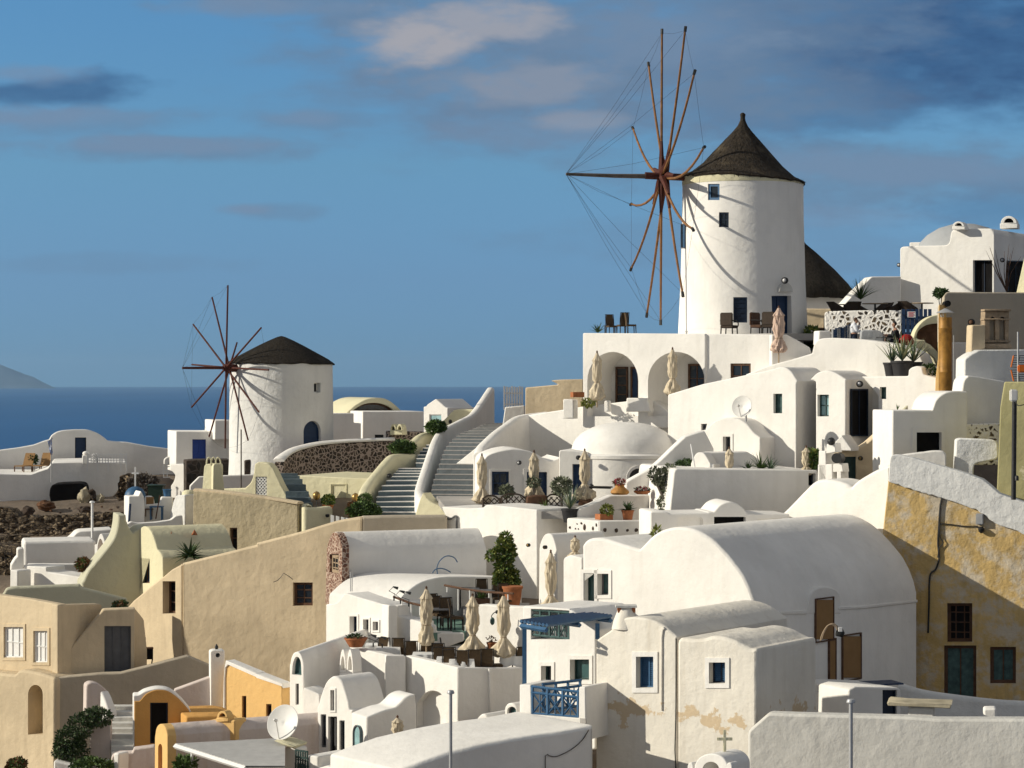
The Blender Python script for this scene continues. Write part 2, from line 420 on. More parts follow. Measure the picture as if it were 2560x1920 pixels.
def inset(p, d):
    out = []; n = len(p)
    for i in range(n):
        a, b, c = Vector(p[i - 1]), Vector(p[i]), Vector(p[(i + 1) % n])
        e1, e2 = (b - a).normalized(), (c - b).normalized()
        n1, n2 = Vector((-e1.y, e1.x)), Vector((-e2.y, e2.x))
        m = n1 + n2
        if m.length < 1e-4: m = n1
        m.normalize()
        k = d / max(.45, m.dot(n1))
        out.append(tuple(b + m * k))
    return out
def prism(bm, F, pts, L, holes=(), b=.05, rnd=.07, az=None, out=0.0, uvpts=None):
    """outline traced on plane F, carried L metres back; holes = [(pixel outline, reveal depth)]"""
    uv = uvpts or [F.uv(F.hit(*p)) for p in pts]
    uv = dedupe(uv)
    if area2(uv) < 0: uv = uv[::-1]
    if rnd: uv = dedupe(round_poly(uv, rnd), .004)
    D = F.inw if az is None else Vector((math.sin(R(az)), math.cos(R(az)), 0))
    def ring(q, dep): return [bm.verts.new(F.at(u, z) + D * (dep - out)) for u, z in q]
    if b: prof = [(b, 0), (b * .3, b * .3), (0, b), (0, b + .06), (0, L)]
    else: prof = [(0, 0), (0, L)]
    if L < b * 2.2 + .1 and b: prof = [(b, 0), (b * .3, b * .3), (0, b), (0, L)]
    rings = [ring(inset(uv, i) if i else uv, d) for i, d in prof]
    n = len(uv)
    for r0, r1 in zip(rings, rings[1:]):
        for i in range(n):
            bm.faces.new((r0[i], r0[(i + 1) % n], r1[(i + 1) % n], r1[i]))
    bm.faces.new(rings[-1])
    front = inset(uv, prof[0][0]) if prof[0][0] else uv
    loops = [front]; hl = []
    for hp, dep in holes:
        h = dedupe([F.uv(F.hit(*p)) for p in hp])
        if area2(h) < 0: h = h[::-1]
        hl.append((h, dep)); loops.append(h[::-1])
    flat = [q for lp in loops for q in lp]
    tris = tessellate_polygon([[Vector((q[0], q[1], 0)) for q in lp] for lp in loops])
    vs_ = [bm.verts.new(F.at(u, z) - D * out) for u, z in flat]
    for tr in tris:
        try: bm.faces.new([vs_[i] for i in tr])
        except ValueError: pass
    for h, dep in hl:
        a = [bm.verts.new(F.at(u, z) - D * out) for u, z in h]; c = [bm.verts.new(F.at(u, z, dep) - D * out) for u, z in h]
        k = len(h)
        for i in range(k): bm.faces.new((a[(i + 1) % k], a[i], c[i], c[(i + 1) % k]))
    return bm
def box(bm, c, s, rz=0.0, M4=None):
    r = bmesh.ops.create_cube(bm, size=1.0)
    m = Matrix.Translation(c) @ Matrix.Rotation(rz, 4, 'Z') @ Matrix.Diagonal((*s, 1))
    if M4 is not None: m = M4 @ m
    bmesh.ops.transform(bm, matrix=m, verts=r['verts']); return r['verts']
def fbox(bm, F, u0, u1, z0, z1, d0, d1):
    """box on the plane F between depths d0 and d1 (negative = proud of it)"""
    q = [F.at(u, z, d) for d in (d0, d1) for (u, z) in ((u0, z0), (u1, z0), (u1, z1), (u0, z1))]
    v = [bm.verts.new(x) for x in q]
    for f in ((0, 1, 2, 3), (7, 6, 5, 4), (0, 4, 5, 1), (1, 5, 6, 2), (2, 6, 7, 3), (3, 7, 4, 0)): bm.faces.new([v[i] for i in f])
def tube(bm, pts, r, seg=8, cap=True):
    pts = [Vector(p) for p in pts]; rs = r if isinstance(r, (list, tuple)) else [r] * len(pts)
    rings = []; prev = None
    for i, p in enumerate(pts):
        d = (pts[min(i + 1, len(pts) - 1)] - pts[max(i - 1, 0)]).normalized()
        x = d.cross(Vector((0, 0, 1)) if abs(d.z) < .9 else Vector((1, 0, 0))).normalized() if prev is None else (prev - d * prev.dot(d)).normalized()
        prev = x; y = d.cross(x)
        rings.append([bm.verts.new(p + (x * math.cos(2 * math.pi * k / seg) + y * math.sin(2 * math.pi * k / seg)) * rs[i]) for k in range(seg)])
    for a, b in zip(rings, rings[1:]):
        for k in range(seg): bm.faces.new((a[k], a[(k + 1) % seg], b[(k + 1) % seg], b[k]))
    if cap and seg > 2: bm.faces.new(rings[0][::-1]); bm.faces.new(rings[-1])
def lathe(bm, c, prof, seg=32, wob=0.0, squash=1.0, lobes=None):
    """revolve [(radius, z)] about the vertical through c"""
    rings = []
    for j, (r, z) in enumerate(prof):
        ring = []
        for k in range(seg):
            a = 2 * math.pi * k / seg
            rr = r
            if lobes: rr *= 1 + lobes[1] * math.cos(lobes[0] * a + j * lobes[2])
            if wob: rr *= 1 + wob * (noise.noise(Vector((math.cos(a) * 2, math.sin(a) * 2, z * .8 + c[0]))))
            ring.append(bm.verts.new((c[0] + rr * math.cos(a), c[1] + rr * math.sin(a) * squash, c[2] + z)))
        rings.append(ring)
    for a, b in zip(rings, rings[1:]):
        for k in range(seg): bm.faces.new((a[k], a[(k + 1) % seg], b[(k + 1) % seg], b[k]))
    bm.faces.new(rings[0][::-1]); bm.faces.new(rings[-1])
def ball(bm, c, r, sub=2, s=(1, 1, 1), rough=0.0):
    v = bmesh.ops.create_icosphere(bm, subdivisions=sub, radius=1.0)['verts']
    off = random.random() * 50
    for q in v:
        k = 1 + rough * noise.noise(q.co * 1.7 + Vector((off, off, 0)))
        q.co = Vector(c) + Vector((q.co.x * r * s[0], q.co.y * r * s[1], q.co.z * r * s[2])) * k
    return v
def ribbon(bm, path, zb, th, cap=.5):
    """wall that follows a plan: path = [(px, py of its top, distance)], rounded coping"""
    P = [P3(*q) for q in path]
    n = len(P); L, Rr = [], []
    for i in range(n):
        d = P[min(i + 1, n - 1)] - P[max(i - 1, 0)]; d.z = 0; d.normalize()
        s = Vector((-d.y, d.x, 0))
        L.append(P[i] - s * 0); Rr.append(P[i] + s * th)
    prof = []
    for i in range(n):
        a, b = L[i], Rr[i]; z = P[i].z; c = min(cap * th, .16); r = []
        zbb = zb[i] if isinstance(zb, (list, tuple)) else zb
        for f, dz in ((0, None), (0, -c), (.10, -c * .35), (.3, 0), (.7, 0), (.9, -c * .35), (1, -c), (1, None)):
            q = a.lerp(b, f); q.z = zbb if dz is None else z + dz; r.append(bm.verts.new(q))
        prof.append(r)
    for a, b in zip(prof, prof[1:]):
        for k in range(8): bm.faces.new((a[k], a[(k + 1) % 8], b[(k + 1) % 8], b[k]))
    bm.faces.new(prof[0]); bm.faces.new(prof[-1][::-1])
    return bm
def spath(pts, n=5):
    return cv(pts, n)
def cut(o, F, pts, dep, lead=1.0):
    """cut an opening traced on plane F out of a finished wall"""
    bm = bmesh.new(); loc = root_loc(o)
    prism(bm, F, pts, dep + lead, b=0, rnd=0, out=lead)
    bmesh.ops.recalc_face_normals(bm, faces=bm.faces)
    bmesh.ops.translate(bm, vec=-loc, verts=bm.verts)
    me = bpy.data.meshes.new('cutter'); bm.to_mesh(me); bm.free()
    k = bpy.data.objects.new('cutter', me); C.objects.link(k); k.location = loc
    md = o.modifiers.new('b', 'BOOLEAN'); md.operation = 'DIFFERENCE'; md.solver = 'EXACT'; md.object = k
    bpy.context.view_layer.update()
    dg = bpy.context.evaluated_depsgraph_get()
    nm = bpy.data.meshes.new_from_object(o.evaluated_get(dg))
    o.modifiers.clear(); o.data = nm
    bpy.data.objects.remove(k)
    finish(nm)

# ---------------------------------------------------------------- openings
def rect(tile, x0, y0, x1, y1): return t(tile, x0, y0, x1, y0, x1, y1, x0, y1)
def arch(tile, x0, y0, x1, y1, n=12, rise=None):
    """opening with a round head; rise = height of the head in tile units"""
    c, rx = (x0 + x1) / 2, (x1 - x0) / 2; ry = rise or rx
    v = []
    for k in range(n + 1):
        a = math.pi * (1 - k / n); v += [c + rx * math.cos(a), y0 + ry - ry * math.sin(a)]
    return t(tile, *v, x1, y1, x0, y1)
def W(pts, frame='navy', pane='glass', nx=1, ny=1, dp=.2, trim=0.0, kind='window', fw=.05, tmat='white', slats=False, extra=None):
    return dict(pts=pts, frame=frame, pane=pane, nx=nx, ny=ny, dp=dp, trim=trim, kind=kind, fw=fw, tmat=tmat, slats=slats, extra=extra)
def add_opening(th, F, w):
    h = dedupe([F.uv(F.hit(*p)) for p in w['pts']])
    if area2(h) < 0: h = h[::-1]
    us = [q[0] for q in h]; zs = [q[1] for q in h]; u0, u1, z0, z1 = min(us), max(us), min(zs), max(zs)
    dp, fw = w['dp'], min(w['fw'], (u1 - u0) * .2)
    bm = bmesh.new()
    inn = inset(h, fw)
    k = len(h)
    a = [bm.verts.new(F.at(u, z, dp - .05)) for u, z in h]; b_ = [bm.verts.new(F.at(u, z, dp - .05)) for u, z in inn]; c = [bm.verts.new(F.at(u, z, dp)) for u, z in inn]
    for i in range(k):
        j = (i + 1) % k
        bm.faces.new((a[i], a[j], b_[j], b_[i])); bm.faces.new((b_[i], b_[j], c[j], c[i]))
    for i in range(1, w['nx']):
        u = u0 + (u1 - u0) * i / w['nx']; fbox(bm, F, u - .02, u + .02, z0 + fw, z1 - fw * (1 if len(h) == 4 else 3), dp - .035, dp + .01)
    for i in range(1, w['ny']):
        z = z0 + (z1 - z0) * i / w['ny']; fbox(bm, F, u0 + fw, u1 - fw, z - .02, z + .02, dp - .035, dp + .01)
    win = obj(w['kind'], bm, M[w['frame']], th, clean=False)
    bm = bmesh.new()
    bm.faces.new([bm.verts.new(F.at(u, z, dp + .004)) for u, z in h])
    if w['slats']:
        z = z0 + .1
        while z < z1 - .1:
            fbox(bm, F, u0 + fw, u1 - fw, z, z + .022, dp - .02, dp + .001); z += .06
    obj('pane' if w['kind'] == 'window' else 'leaf', bm, M[w['pane']], win, clean=False)
    if w['trim']:
        bm = bmesh.new(); tw = w['trim']
        o2 = inset(h, -tw); k = len(h)
        for pr in (0,):
            A = [bm.verts.new(F.at(u, z, -.035)) for u, z in h]; B = [bm.verts.new(F.at(u, z, -.035)) for u, z in o2]
            A2 = [bm.verts.new(F.at(u, z, .03)) for u, z in h]; B2 = [bm.verts.new(F.at(u, z, .01)) for u, z in o2]
            for i in range(k):
                j = (i + 1) % k
                for q in ((A[i], A[j], B[j], B[i]), (B[i], B[j], B2[j], B2[i]), (A[j], A[i], A2[i], A2[j])): bm.faces.new(q)
        obj('surround', bm, M[w['tmat']], win, clean=True)
    return win
def mass(th, name, F, pts, L, mat, wins=(), b=.05, rnd=.07, az=None, holes=(), out=0.0):
    bm = bmesh.new()
    hs = [(w['pts'], w['dp'] + .01) for w in wins] + list(holes)
    prism(bm, F, pts, L, hs, b, rnd, az, out)
    o = obj(name, bm, M[mat] if isinstance(mat, str) else mat, th)
    for w in wins: add_opening(th, F, w)
    return o
def base_of(F, pts):
    q = [F.hit(*p) for p in pts]
    return Vector((sum(v.x for v in q) / len(q), sum(v.y for v in q) / len(q), min(v.z for v in q)))
def house(name, label, cat, F, pts, L, mat, wins=(), part='wall', group=None, **k):
    th = thing(name, label, cat, base_of(F, pts), group)
    mass(th, part, F, pts, L, mat, wins, **k)
    return th
def slab_wall(name, label, F, pts, L, mat, cat='wall', wins=(), **k):
    """a free wall: one mesh when it has no openings"""
    if wins: return house(name, label, cat, F, pts, L, mat, wins, **k)
    bm = bmesh.new(); prism(bm, F, pts, L, k.pop('holes', ()), k.pop('b', .05), k.pop('rnd', .07), k.pop('az', None))
    return tag(obj(name, bm, M[mat]), label, cat)
def path_wall(name, label, path, zb, th, mat, cat='wall', sm=5, **k):
    bm = bmesh.new(); ribbon(bm, spath(path, sm) if sm else path, zb, th, **k)
    return tag(obj(name, bm, M[mat]), label, cat)

# ================================================================ SETTING
# ---- sea
m, n, l, b = mat_base('sea_water', .35, .02)
p = wpos(n)
wv = nnoise(n, l, nmap(n, l, p, (.010, .0022, 1)), 1.0, 8, .65)
big = nnoise(n, l, nmap(n, l, p, (.0012, .00022, 1)), 1.0, 4, .5)
b.inputs['Specular Tint'].default_value = (.18, .45, .75, 1)
c = nramp(n, l, big, [(.3, (.010, .072, .205)), (.7, (.015, .095, .26))])
caps = nnoise(n, l, nmap(n, l, p, (.22, .030, 1)), 1.0, 3, .6)
c = nmix(n, l, nramp(n, l, caps, [(.715, (0, 0, 0)), (.745, (.8, .8, .8))]), c, (.75, .76, .75))
l.new(c, b.inputs['Base Color'])
nbump(n, l, b, wv, .35, 2.0)
M['sea'] = m
bm = bmesh.new()
bmesh.ops.create_circle(bm, cap_ends=True, segments=128, radius=38500)
o = setting(obj('sea', bm, M['sea'], world=False)); o.location = (0, 0, -100)
# ---- far island
bm = bmesh.new()
NX, NY = 60, 12; rows = []
for j in range(NY + 1):
    row = []
    for i in range(NX + 1):
        px = -520 + 660 * i / NX
        q = P3(px, HY, 30000 + 3000 * j / NY)
        prof = [(-520, 150), (-200, 300), (-60, 285), (0, 255), (25, 215), (60, 150), (85, 118), (110, 60), (140, 0)]
        h = 0
        for (xa, ha), (xb, hb) in zip(prof, prof[1:]):
            if xa <= px <= xb: h = ha + (hb - ha) * (px - xa) / (xb - xa)
        h = h * math.sin(math.pi * min(1, max(0, j / NY))) ** .6 * 1.28 + 14 * noise.noise(Vector((i * .4, j * .7, 0))) * (0 < j < NY)
        q.z = -104 + max(0, h); row.append(bm.verts.new(q))
    rows.append(row)
for a, b2 in zip(rows, rows[1:]):
    for i in range(NX): bm.faces.new((a[i], a[i + 1], b2[i + 1], b2[i]))
setting(obj('island', bm, M['islandrock']))

# ---- hillside: control points (pixel column, pixel row of the ground, distance)
CTL = [(-300, 2300, 58), (600, 2300, 58), (1300, 2250, 58), (2000, 2250, 56), (2800, 2250, 56),
       (0, 2220, 76), (500, 2160, 76), (1000, 2040, 72), (1500, 2100, 64), (2200, 2160, 64), (2700, 2160, 66),
       (0, 2120, 90), (400, 2120, 90), (900, 1880, 84), (1400, 1800, 78), (2100, 2060, 76), (2600, 2060, 78), (2450, 1900, 84),
       (-200, 1760, 100), (300, 1780, 98), (800, 1720, 96), (1250, 1480, 96), (1700, 1480, 90), (2400, 1480, 92),
       (-300, 1440, 109), (50, 1440, 109), (330, 1460, 105), (700, 1420, 106), (1100, 1360, 104), (1500, 1330, 100), (2000, 1280, 100), (2500, 1250, 100),
       (-300, 1352, 118.6), (0, 1352, 118.6), (330, 1350, 118.6), (-300, 1302, 120.6), (0, 1302, 120.6), (330, 1302, 120.6), (-300, 1262, 130), (0, 1256, 131), (300, 1246, 131),
       (560, 1262, 121), (900, 1240, 116), (1200, 1200, 118), (1500, 1180, 110), (1850, 905, 113), (2300, 905, 113),
       (-300, 1190, 141), (300, 1190, 141), (700, 1180, 140), (1100, 1120, 140), (1400, 1080, 130), (1850, 880, 128), (2400, 840, 128)]
CW = [P3(*q) for q in CTL]
def ground_z(x, y):
    sw = sz = 0
    for q in CW:
        d2 = (q.x - x) ** 2 + ((q.y - y) * 1.3) ** 2 + .3
        w = 1 / d2 ** 2.2; sw += w; sz += w * q.z
    z = sz / sw
    if y > 152: z = z + (-104 - z) * min(1, (y - 152) / 120) ** 1.1
    if y < 52: z -= (52 - y) * .9
    if x < -48: z = z + (-104 - z) * min(1, (-48 - x) / 150)
    return max(z, -104)
bm = bmesh.new(); rows = []
ys = [2 + 4 * i for i in range(13)] + [54 + 1.1 * i for i in range(92)] + [156 + 6 * i for i in range(22)]
xs = [-200 + 15 * i for i in range(10)] + [-50 + 1.1 * i for i in range(100)] + [64 + 15 * i for i in range(10)]
for y in ys:
    rows.append([bm.verts.new((x, y, ground_z(x, y) + .12 * noise.noise(Vector((x * .8, y * .8, 0))))) for x in xs])
for a, b2 in zip(rows, rows[1:]):
    for i in range(len(xs) - 1): bm.faces.new((a[i], a[i + 1], b2[i + 1], b2[i]))
setting(obj('hillside', bm, M['earth']))

# ================================================================ FAR TERRACES (seaward end of the ridge)
F = Fr(tx('A', 700), 141, -12)
top = t('A', -400, 640, -60, 578, 150, 551, 290, 526, 380, 492) + cv(t('A', 425, 480, 450, 441, 510, 408, 600, 396, 690, 393, 765, 397, 850, 428, 910, 470, 945, 491, 1100, 503)) + t('A', 1300, 540, 1520, 566, 1520, 980, -400, 980)
house('terrace_wall', 'long shaded white wall rising to a rounded hump over a dark doorway above the sea', 'wall', F, top, .6, 'white',
      [W(rect('A', 648, 462, 745, 662), 'navy', 'deepblue', kind='door', dp=.35)])
F = Fr(tx('A', 600), 133, -10)
low = t('A', -400, 772, 0, 775, 270, 780, 330, 756, 410, 730, 432, 700, 450, 680, 700, 674, 1092, 682, 1092, 800) + cv(t('A', 1052, 812, 1030, 890, 990, 960, 930, 990)) + t('A', 900, 1200, -400, 1200)
slab_wall('retaining_wall', 'plain white retaining wall under the far terrace with deck chairs', F, low, 7.0, 'white')
# white post with a lamp, mesh fence
th = thing('gate_pier', 'small square white pier with a rounded cap at the end of the mesh fence', 'pier', P3(tx('A', 728), 1160, 132.6))
mass(th, 'shaft', Fr(tx('A', 728), 132.4, -10), t('A', 710, 615, 752, 615, 752, 690, 710, 690), .5, 'white')
bm = bmesh.new(); ball(bm, P3(tx('A', 742), 960 + 600 * TS, 132.7), .2, 2, (1, 1, .7)); obj('cap', bm, M['white'], th)
th = thing('mesh_fence', 'pale see-through mesh fence along the edge of the far white terrace', 'fence', P3(tx('A', 920), 1160, 132.5))
F = Fr(tx('A', 920), 132.5, -10)
def lattice(bm, F, pts, step, w, dep=0.0, diag=True):
    q = [F.uv(F.hit(*p)) for p in pts]; u0, u1 = min(a[0] for a in q), max(a[0] for a in q); z0, z1 = min(a[1] for a in q), max(a[1] for a in q)
    W_, H_ = u1 - u0, z1 - z0
    if not diag:
        for i in range(int(W_ / step) + 1): fbox(bm, F, u0 + i * step, u0 + i * step + w, z0, z1, dep, dep + w)
        for i in range(int(H_ / step) + 1): fbox(bm, F, u0, u1, z0 + i * step, z0 + i * step + w, dep + w, dep + 2 * w)
        return
    for s in (1, -1):
        k = -H_
        while k < W_:
            a0 = max(0, k); a1 = min(W_, k + H_)
            if a1 - a0 > step * .3:
                p0 = F.at(u0 + a0 if s > 0 else u1 - a0, z0 + a0 - k, dep + .01 * s); p1 = F.at(u0 + a1 if s > 0 else u1 - a1, z0 + a1 - k, dep + .01 * s)
                tube(bm, [p0, p1], w / 2, 4)
            k += step
for x in (755, 845, 935, 1045, 1094):
    bm = bmesh.new(); q = Fr(tx('A', x), 132.4, -10); u, z0 = F.uv(F.hit(tx('A', x), 960 + 760 * TS)); z1 = F.uv(F.hit(tx('A', x), 960 + 596 * TS))[1]
    fbox(bm, F, u - .03, u + .03, z0, z1, -.03, .03); obj('post', bm, M['whitepaint'], th)
bm = bmesh.new(); lattice(bm, F, t('A', 760, 605, 1094, 685), .16, .045, diag=False); obj('mesh_panel', bm, M['whitepaint'], th)
bm = bmesh.new(); lattice(bm, F, t('A', 792, 600, 848, 675), .15, .05, -.06); obj('lattice_panel', bm, M['whitepaint'], th)
# black cloth-covered cistern
F = Fr(tx('A', 580), 130.2, -6)
slab_wall('covered_tank', 'long black cloth-covered tank with rounded corners against the white wall', F,
          cv(t('A', 425, 960, 432, 910, 455, 872, 520, 862, 600, 858, 690, 858, 730, 880, 742, 940, 735, 1030)) + t('A', 735, 1060, 445, 1060), 2.4, 'void', 'tank', rnd=.2)
# house with the blue door behind the smaller mill
F = Fr(tx('A', 1520), 134, -16)
th = house('blue_door_house', 'white cube house with a bright blue door behind the smaller windmill', 'house', F,
           t('A', 1520, 408, 1850, 410, 1850, 312, 2010, 314, 2010, 760, 1520, 760), 3.6, 'white',
           [W(rect('A', 1662, 478, 1780, 655), 'brightblue', 'brightblue', nx=2, kind='door', dp=.15)])
F = Fr(tx('A', 1800), 133.6, -16)
mass(th, 'parapet', F, t('A', 1856, 312, 2010, 312, 2010, 480, 1856, 480), 3.0, 'white')
F = Fr(tx('A', 1600), 131, 35)
slab_wall('buttress_wall', 'sunlit white buttress wall with a wavy edge below the blue door house', F,
          t('A', 1468, 690, 1605, 695, 1605, 860, 1590, 940, 1570, 1040, 1480, 1040, 1475, 900) + cv(t('A', 1475, 880, 1500, 840, 1512, 790, 1490, 760, 1468, 740)), 2.4, 'white')
th = thing('garden_gate', 'small white gate with open bars and a rounded pier beside the buttress wall', 'gate', P3(tx('A', 1435), 1235, 130))
F = Fr(tx('A', 1435), 130.4, -10)
mass(th, 'pier', F, cv(t('A', 1416, 700, 1418, 655, 1440, 634, 1464, 628)) + t('A', 1466, 700), .5, 'white', rnd=0)
bm = bmesh.new(); lattice(bm, F, t('A', 1410, 690, 1466, 810), .2, .05, diag=False); obj('bars', bm, M['whitepaint'], th)
F = Fr(tx('A', 1780), 129.5, -12)
slab_wall('stone_wall', 'dark unplastered lava-stone wall below the blue door house', F, t('A', 1606, 662, 1700, 655, 1990, 652, 1990, 960, 1606, 960), 2.0, 'stonewall_dark')
F = Fr(tx('A', 2140), 123.5, -12)
slab_wall('stone_wall', 'short dark lava-stone wall at the foot of the smaller windmill', F, t('A', 2115, 660, 2230, 640, 2330, 650, 2330, 800, 2115, 800), 1.0, 'stonewall_dark')
F = Fr(tx('A', 2050), 122.5, -10)
slab_wall('parapet_wall', 'low white parapet around the base of the smaller windmill', F, t('A', 1720, 800, 1950, 790, 2212, 782, 2212, 1000, 1640, 1000, 1640, 880), .4, 'white')
# white chapel houses beyond the smaller mill
F = Fr(tx('B', 1000), 150, -18)
pts = t('B', 775, 420, 780, 255) + cv(t('B', 790, 240, 860, 180, 950, 132, 1050, 118, 1130, 132, 1200, 178, 1265, 242)) + t('B', 1290, 420)
th = house('vaulted_house', 'broad white barrel-vaulted house with a fan-shaped glazed end beyond the smaller windmill', 'house', F, pts, 7.0, 'cream',
           [W(cv(t('B', 830, 236, 870, 205, 930, 175, 1000, 163, 1080, 168, 1150, 195, 1200, 236)), 'wood', 'glass', nx=5, dp=.5, fw=.12)])
F = Fr(tx('B', 920), 146, -16)
th = house('flat_house', 'flat white house with a small dark window and a sunlit edge beyond the smaller windmill', 'house', F,
           t('B', 920, 236, 1450, 236, 1450, 560, 920, 560), 7.0, 'white', [W(rect('B', 1027, 438, 1104, 497), 'navy', 'glass')])
F = Fr(tx('B', 700), 144, -14)
slab_wall('stepped_wall', 'stepped pale wall between the smaller windmill and the flat white house', F, t('B', 600, 252, 845, 252, 845, 335, 908, 338, 908, 560, 600, 560), 1.0, 'white')
F = Fr(tx('B', 1655), 141, 38)
th = house('gabled_house', 'tiny white house with a pointed gable and a pale aqua window', 'house', F,
           t('B', 1447, 195, 1470, 195, 1478, 178, 1552, 128, 1640, 205, 1657, 205, 1657, 460, 1447, 460), 2.6, 'white',
           [W(rect('B', 1497, 262, 1602, 352), 'whitepaint', 'paleglass', dp=.1)])

# ================================================================ WINDMILLS
def curve_tube(bm, a, b2, bow, r0, r1, seg=8, n=7):
    pts = []
    for i in range(n + 1):
        k = i / n; pts.append(a.lerp(b2, k) + bow * (4 * k * (1 - k)))
    tube(bm, pts, [r0 + (r1 - r0) * i / n for i in range(n + 1)], seg)
def mill_tower(th, c, prof, mat, wob=0.0):
    bm = bmesh.new(); lathe(bm, c, prof, 72, wob); o = obj('tower', bm, M[mat], th, sharp=55); return o
def cyl_frame(c, px, py, r):
    """upright plane touching a round tower of radius r where the ray through (px, py) meets it"""
    d = Vector(((px - CX) / FOC, 1.0)); o2 = Vector((c[0], c[1]))
    a = d.dot(d); bq = d.dot(o2); cq = o2.dot(o2) - r * r
    s = (bq - math.sqrt(max(0, bq * bq - a * cq))) / a
    hit = Vector((d.x * s, d.y * s, 0)); nrm = Vector((hit.x - c[0], hit.y - c[1], 0)).normalized()
    return Fr(0, 0, math.degrees(math.atan2(-nrm.x, -nrm.y)), pt=hit)
# ---- smaller mill
D1 = 126.0
cx1 = 703.5
c1m = P3(cx1, 1196, D1)
ztop = P3(0, 908, D1).z - c1m.z
mill = thing('windmill', 'smaller white windmill with a low dark cap and twelve thin red straight arms', 'windmill', c1m, 'windmills on the ridge')
r_top, r_bot = 127.5 / FOC * D1, 132 / FOC * D1
tower = mill_tower(mill, c1m, [(r_bot * 1.03, -1.2), (r_bot, 0), (r_bot * .99, 1.0), ((r_bot + r_top) / 2, ztop * .5), (r_top, ztop - .01)], 'white_rough', .012)
def tower_open(tower, mill, c, px0, px1, py0, py1, r, pane, frame, dp=.3, kind='window', archd=False, **k):
    pts = [(px0, py0), (px1, py0), (px1, py1), (px0, py1)]
    if archd:
        cxm, rx = (px0 + px1) / 2, (px1 - px0) / 2
        pts = [(cxm + rx * math.cos(math.pi * (1 - i / 10)), py0 + rx * 1.25 * (1 - math.sin(math.pi * (1 - i / 10)))) for i in range(11)] + [(px1, py1), (px0, py1)]
    F = cyl_frame(c, (px0 + px1) / 2, HY, r)
    cut(tower, F, pts, dp + .1)
    add_opening(mill, F, W(pts, frame, pane, dp=dp, kind=kind, **k))
r_ = (r_top + r_bot) / 2
q = t('I', 1335, 1095, 1392, 1180); tower_open(tower, mill, c1m, q[0][0], q[1][0], q[0][1], q[1][1], r_, 'void', 'white', .35)
q = t('I', 1250, 1424, 1400, 1720); tower_open(tower, mill, c1m, q[0][0], q[1][0], q[0][1], q[1][1], r_bot, 'deepblue', 'deepblue', .35, 'door', True)
za = P3(0, 840, D1).z - c1m.z
E1 = r_top * 1.045
def cap_roof(th, c, prof, mat, tilt=0.0, fr=.03, seg=64):
    bm = bmesh.new(); n0 = len(prof); rings = []
    for j, (r, z) in enumerate(prof):
        ring = []
        for k in range(seg):
            a = 2 * math.pi * k / seg
            nn = noise.noise(Vector((math.cos(a) * 6, math.sin(a) * 6, z * 2)))
            rr = r * (1 + .018 * nn)
            dz = tilt * math.cos(a) * r
            if j <= 2: dz += fr * nn * 2 + fr * noise.noise(Vector((a * 14, 0, 3)))
            ring.append(bm.verts.new((c.x + rr * math.cos(a), c.y + rr * math.sin(a), c.z + z - dz)))
        rings.append(ring)
    for a, b2 in zip(rings, rings[1:]):
        for k in range(seg): bm.faces.new((a[k], a[(k + 1) % seg], b2[(k + 1) % seg], b2[k]))
    bm.faces.new(rings[0][::-1]); bm.faces.new(rings[-1])
    return obj('roof', bm, M[mat], th, sharp=70)
hz = za - ztop
cap_roof(mill, c1m, [(E1 * .95, ztop - .02), (E1 * .985, ztop - .05), (E1 * 1.0, ztop + .0), (E1 * .88, ztop + hz * .17), (E1 * .62, ztop + hz * .44), (E1 * .40, ztop + hz * .67), (E1 * .2, ztop + hz * .86), (E1 * .07, ztop + hz * .97), (.02, za)], 'thatch_dark', .012, .03)
AX1 = Vector((-math.sin(R(55)), -math.cos(R(55)), .0)); H1 = P3(tx('I', 585), 640 + 966 * TS, D1 - 1.9)
def wheel(th, hub, ax, rad, n, off, r0, r1, mat, bowk=0.0, skip=(), lean=0.0, board=None, jit=.02, tipmat=None, short=None):
    u = Vector((0, 0, 1)).cross(ax).normalized(); v = ax.cross(u)
    if u.x < 0: u = -u
    if v.z < 0: v = -v
    tips = []
    for k in range(n):
        a = R(off + 360 * k / n + random.uniform(-.8, .8)); d = u * math.cos(a) + v * math.sin(a)
        rr = rad * (1 + random.uniform(-jit, jit))
        if short and k in short: rr *= short[k]
        s0 = hub + ax * (.10 * (1 if k % 2 else -1))
        tip = s0 + d * rr + ax * lean * rr
        bow = Vector((0, 0, -1)) * bowk * rr * abs(math.cos(a)) - ax * lean * rr * .2
        bm = bmesh.new(); curve_tube(bm, s0 - d * .1, tip, bow, r0, r1); 
        sp = obj('arm', bm, M[mat], th); tips.append(tip)
        if board:
            bm = bmesh.new(); e = s0 + d * board[0] + bow * .5
            tube(bm, [s0 - d * .2, s0 + d * board[0] * .25, e], [board[1], board[1] * .95, board[1] * .45], 6); obj('splint', bm, M['redwood'], sp)
        if tipmat:
            bm = bmesh.new(); tube(bm, [tip - v * .0 - u * .11, tip + u * .11], .03, 5); tube(bm, [tip - d * .05, tip + d * .2], r1 * 1.5, 6); obj('cleat', bm, M[tipmat], sp)
    return tips
bm = bmesh.new(); tube(bm, [H1 - AX1 * 1.6, H1 - AX1 * .2, H1 + AX1 * .25], [.2, .2, .17], 12); ball(bm, H1, .26, 2)
obj('axle', bm, M['redwood'], mill)
tips = wheel(mill, H1, AX1, 204 / FOC * D1, 12, -2, .055, .045, 'redwood', short={2: .36}, jit=.03)
TIP1 = P3(456, 920, D1 - 3.6)
bm = bmesh.new(); tube(bm, [H1, TIP1], [.085, .06], 8); obj('bowsprit', bm, M['redwood'], mill)
bm = bmesh.new()
for k in (3, 4, 5, 6, 7, 8): tube(bm, [TIP1, tips[k]], .006, 3)
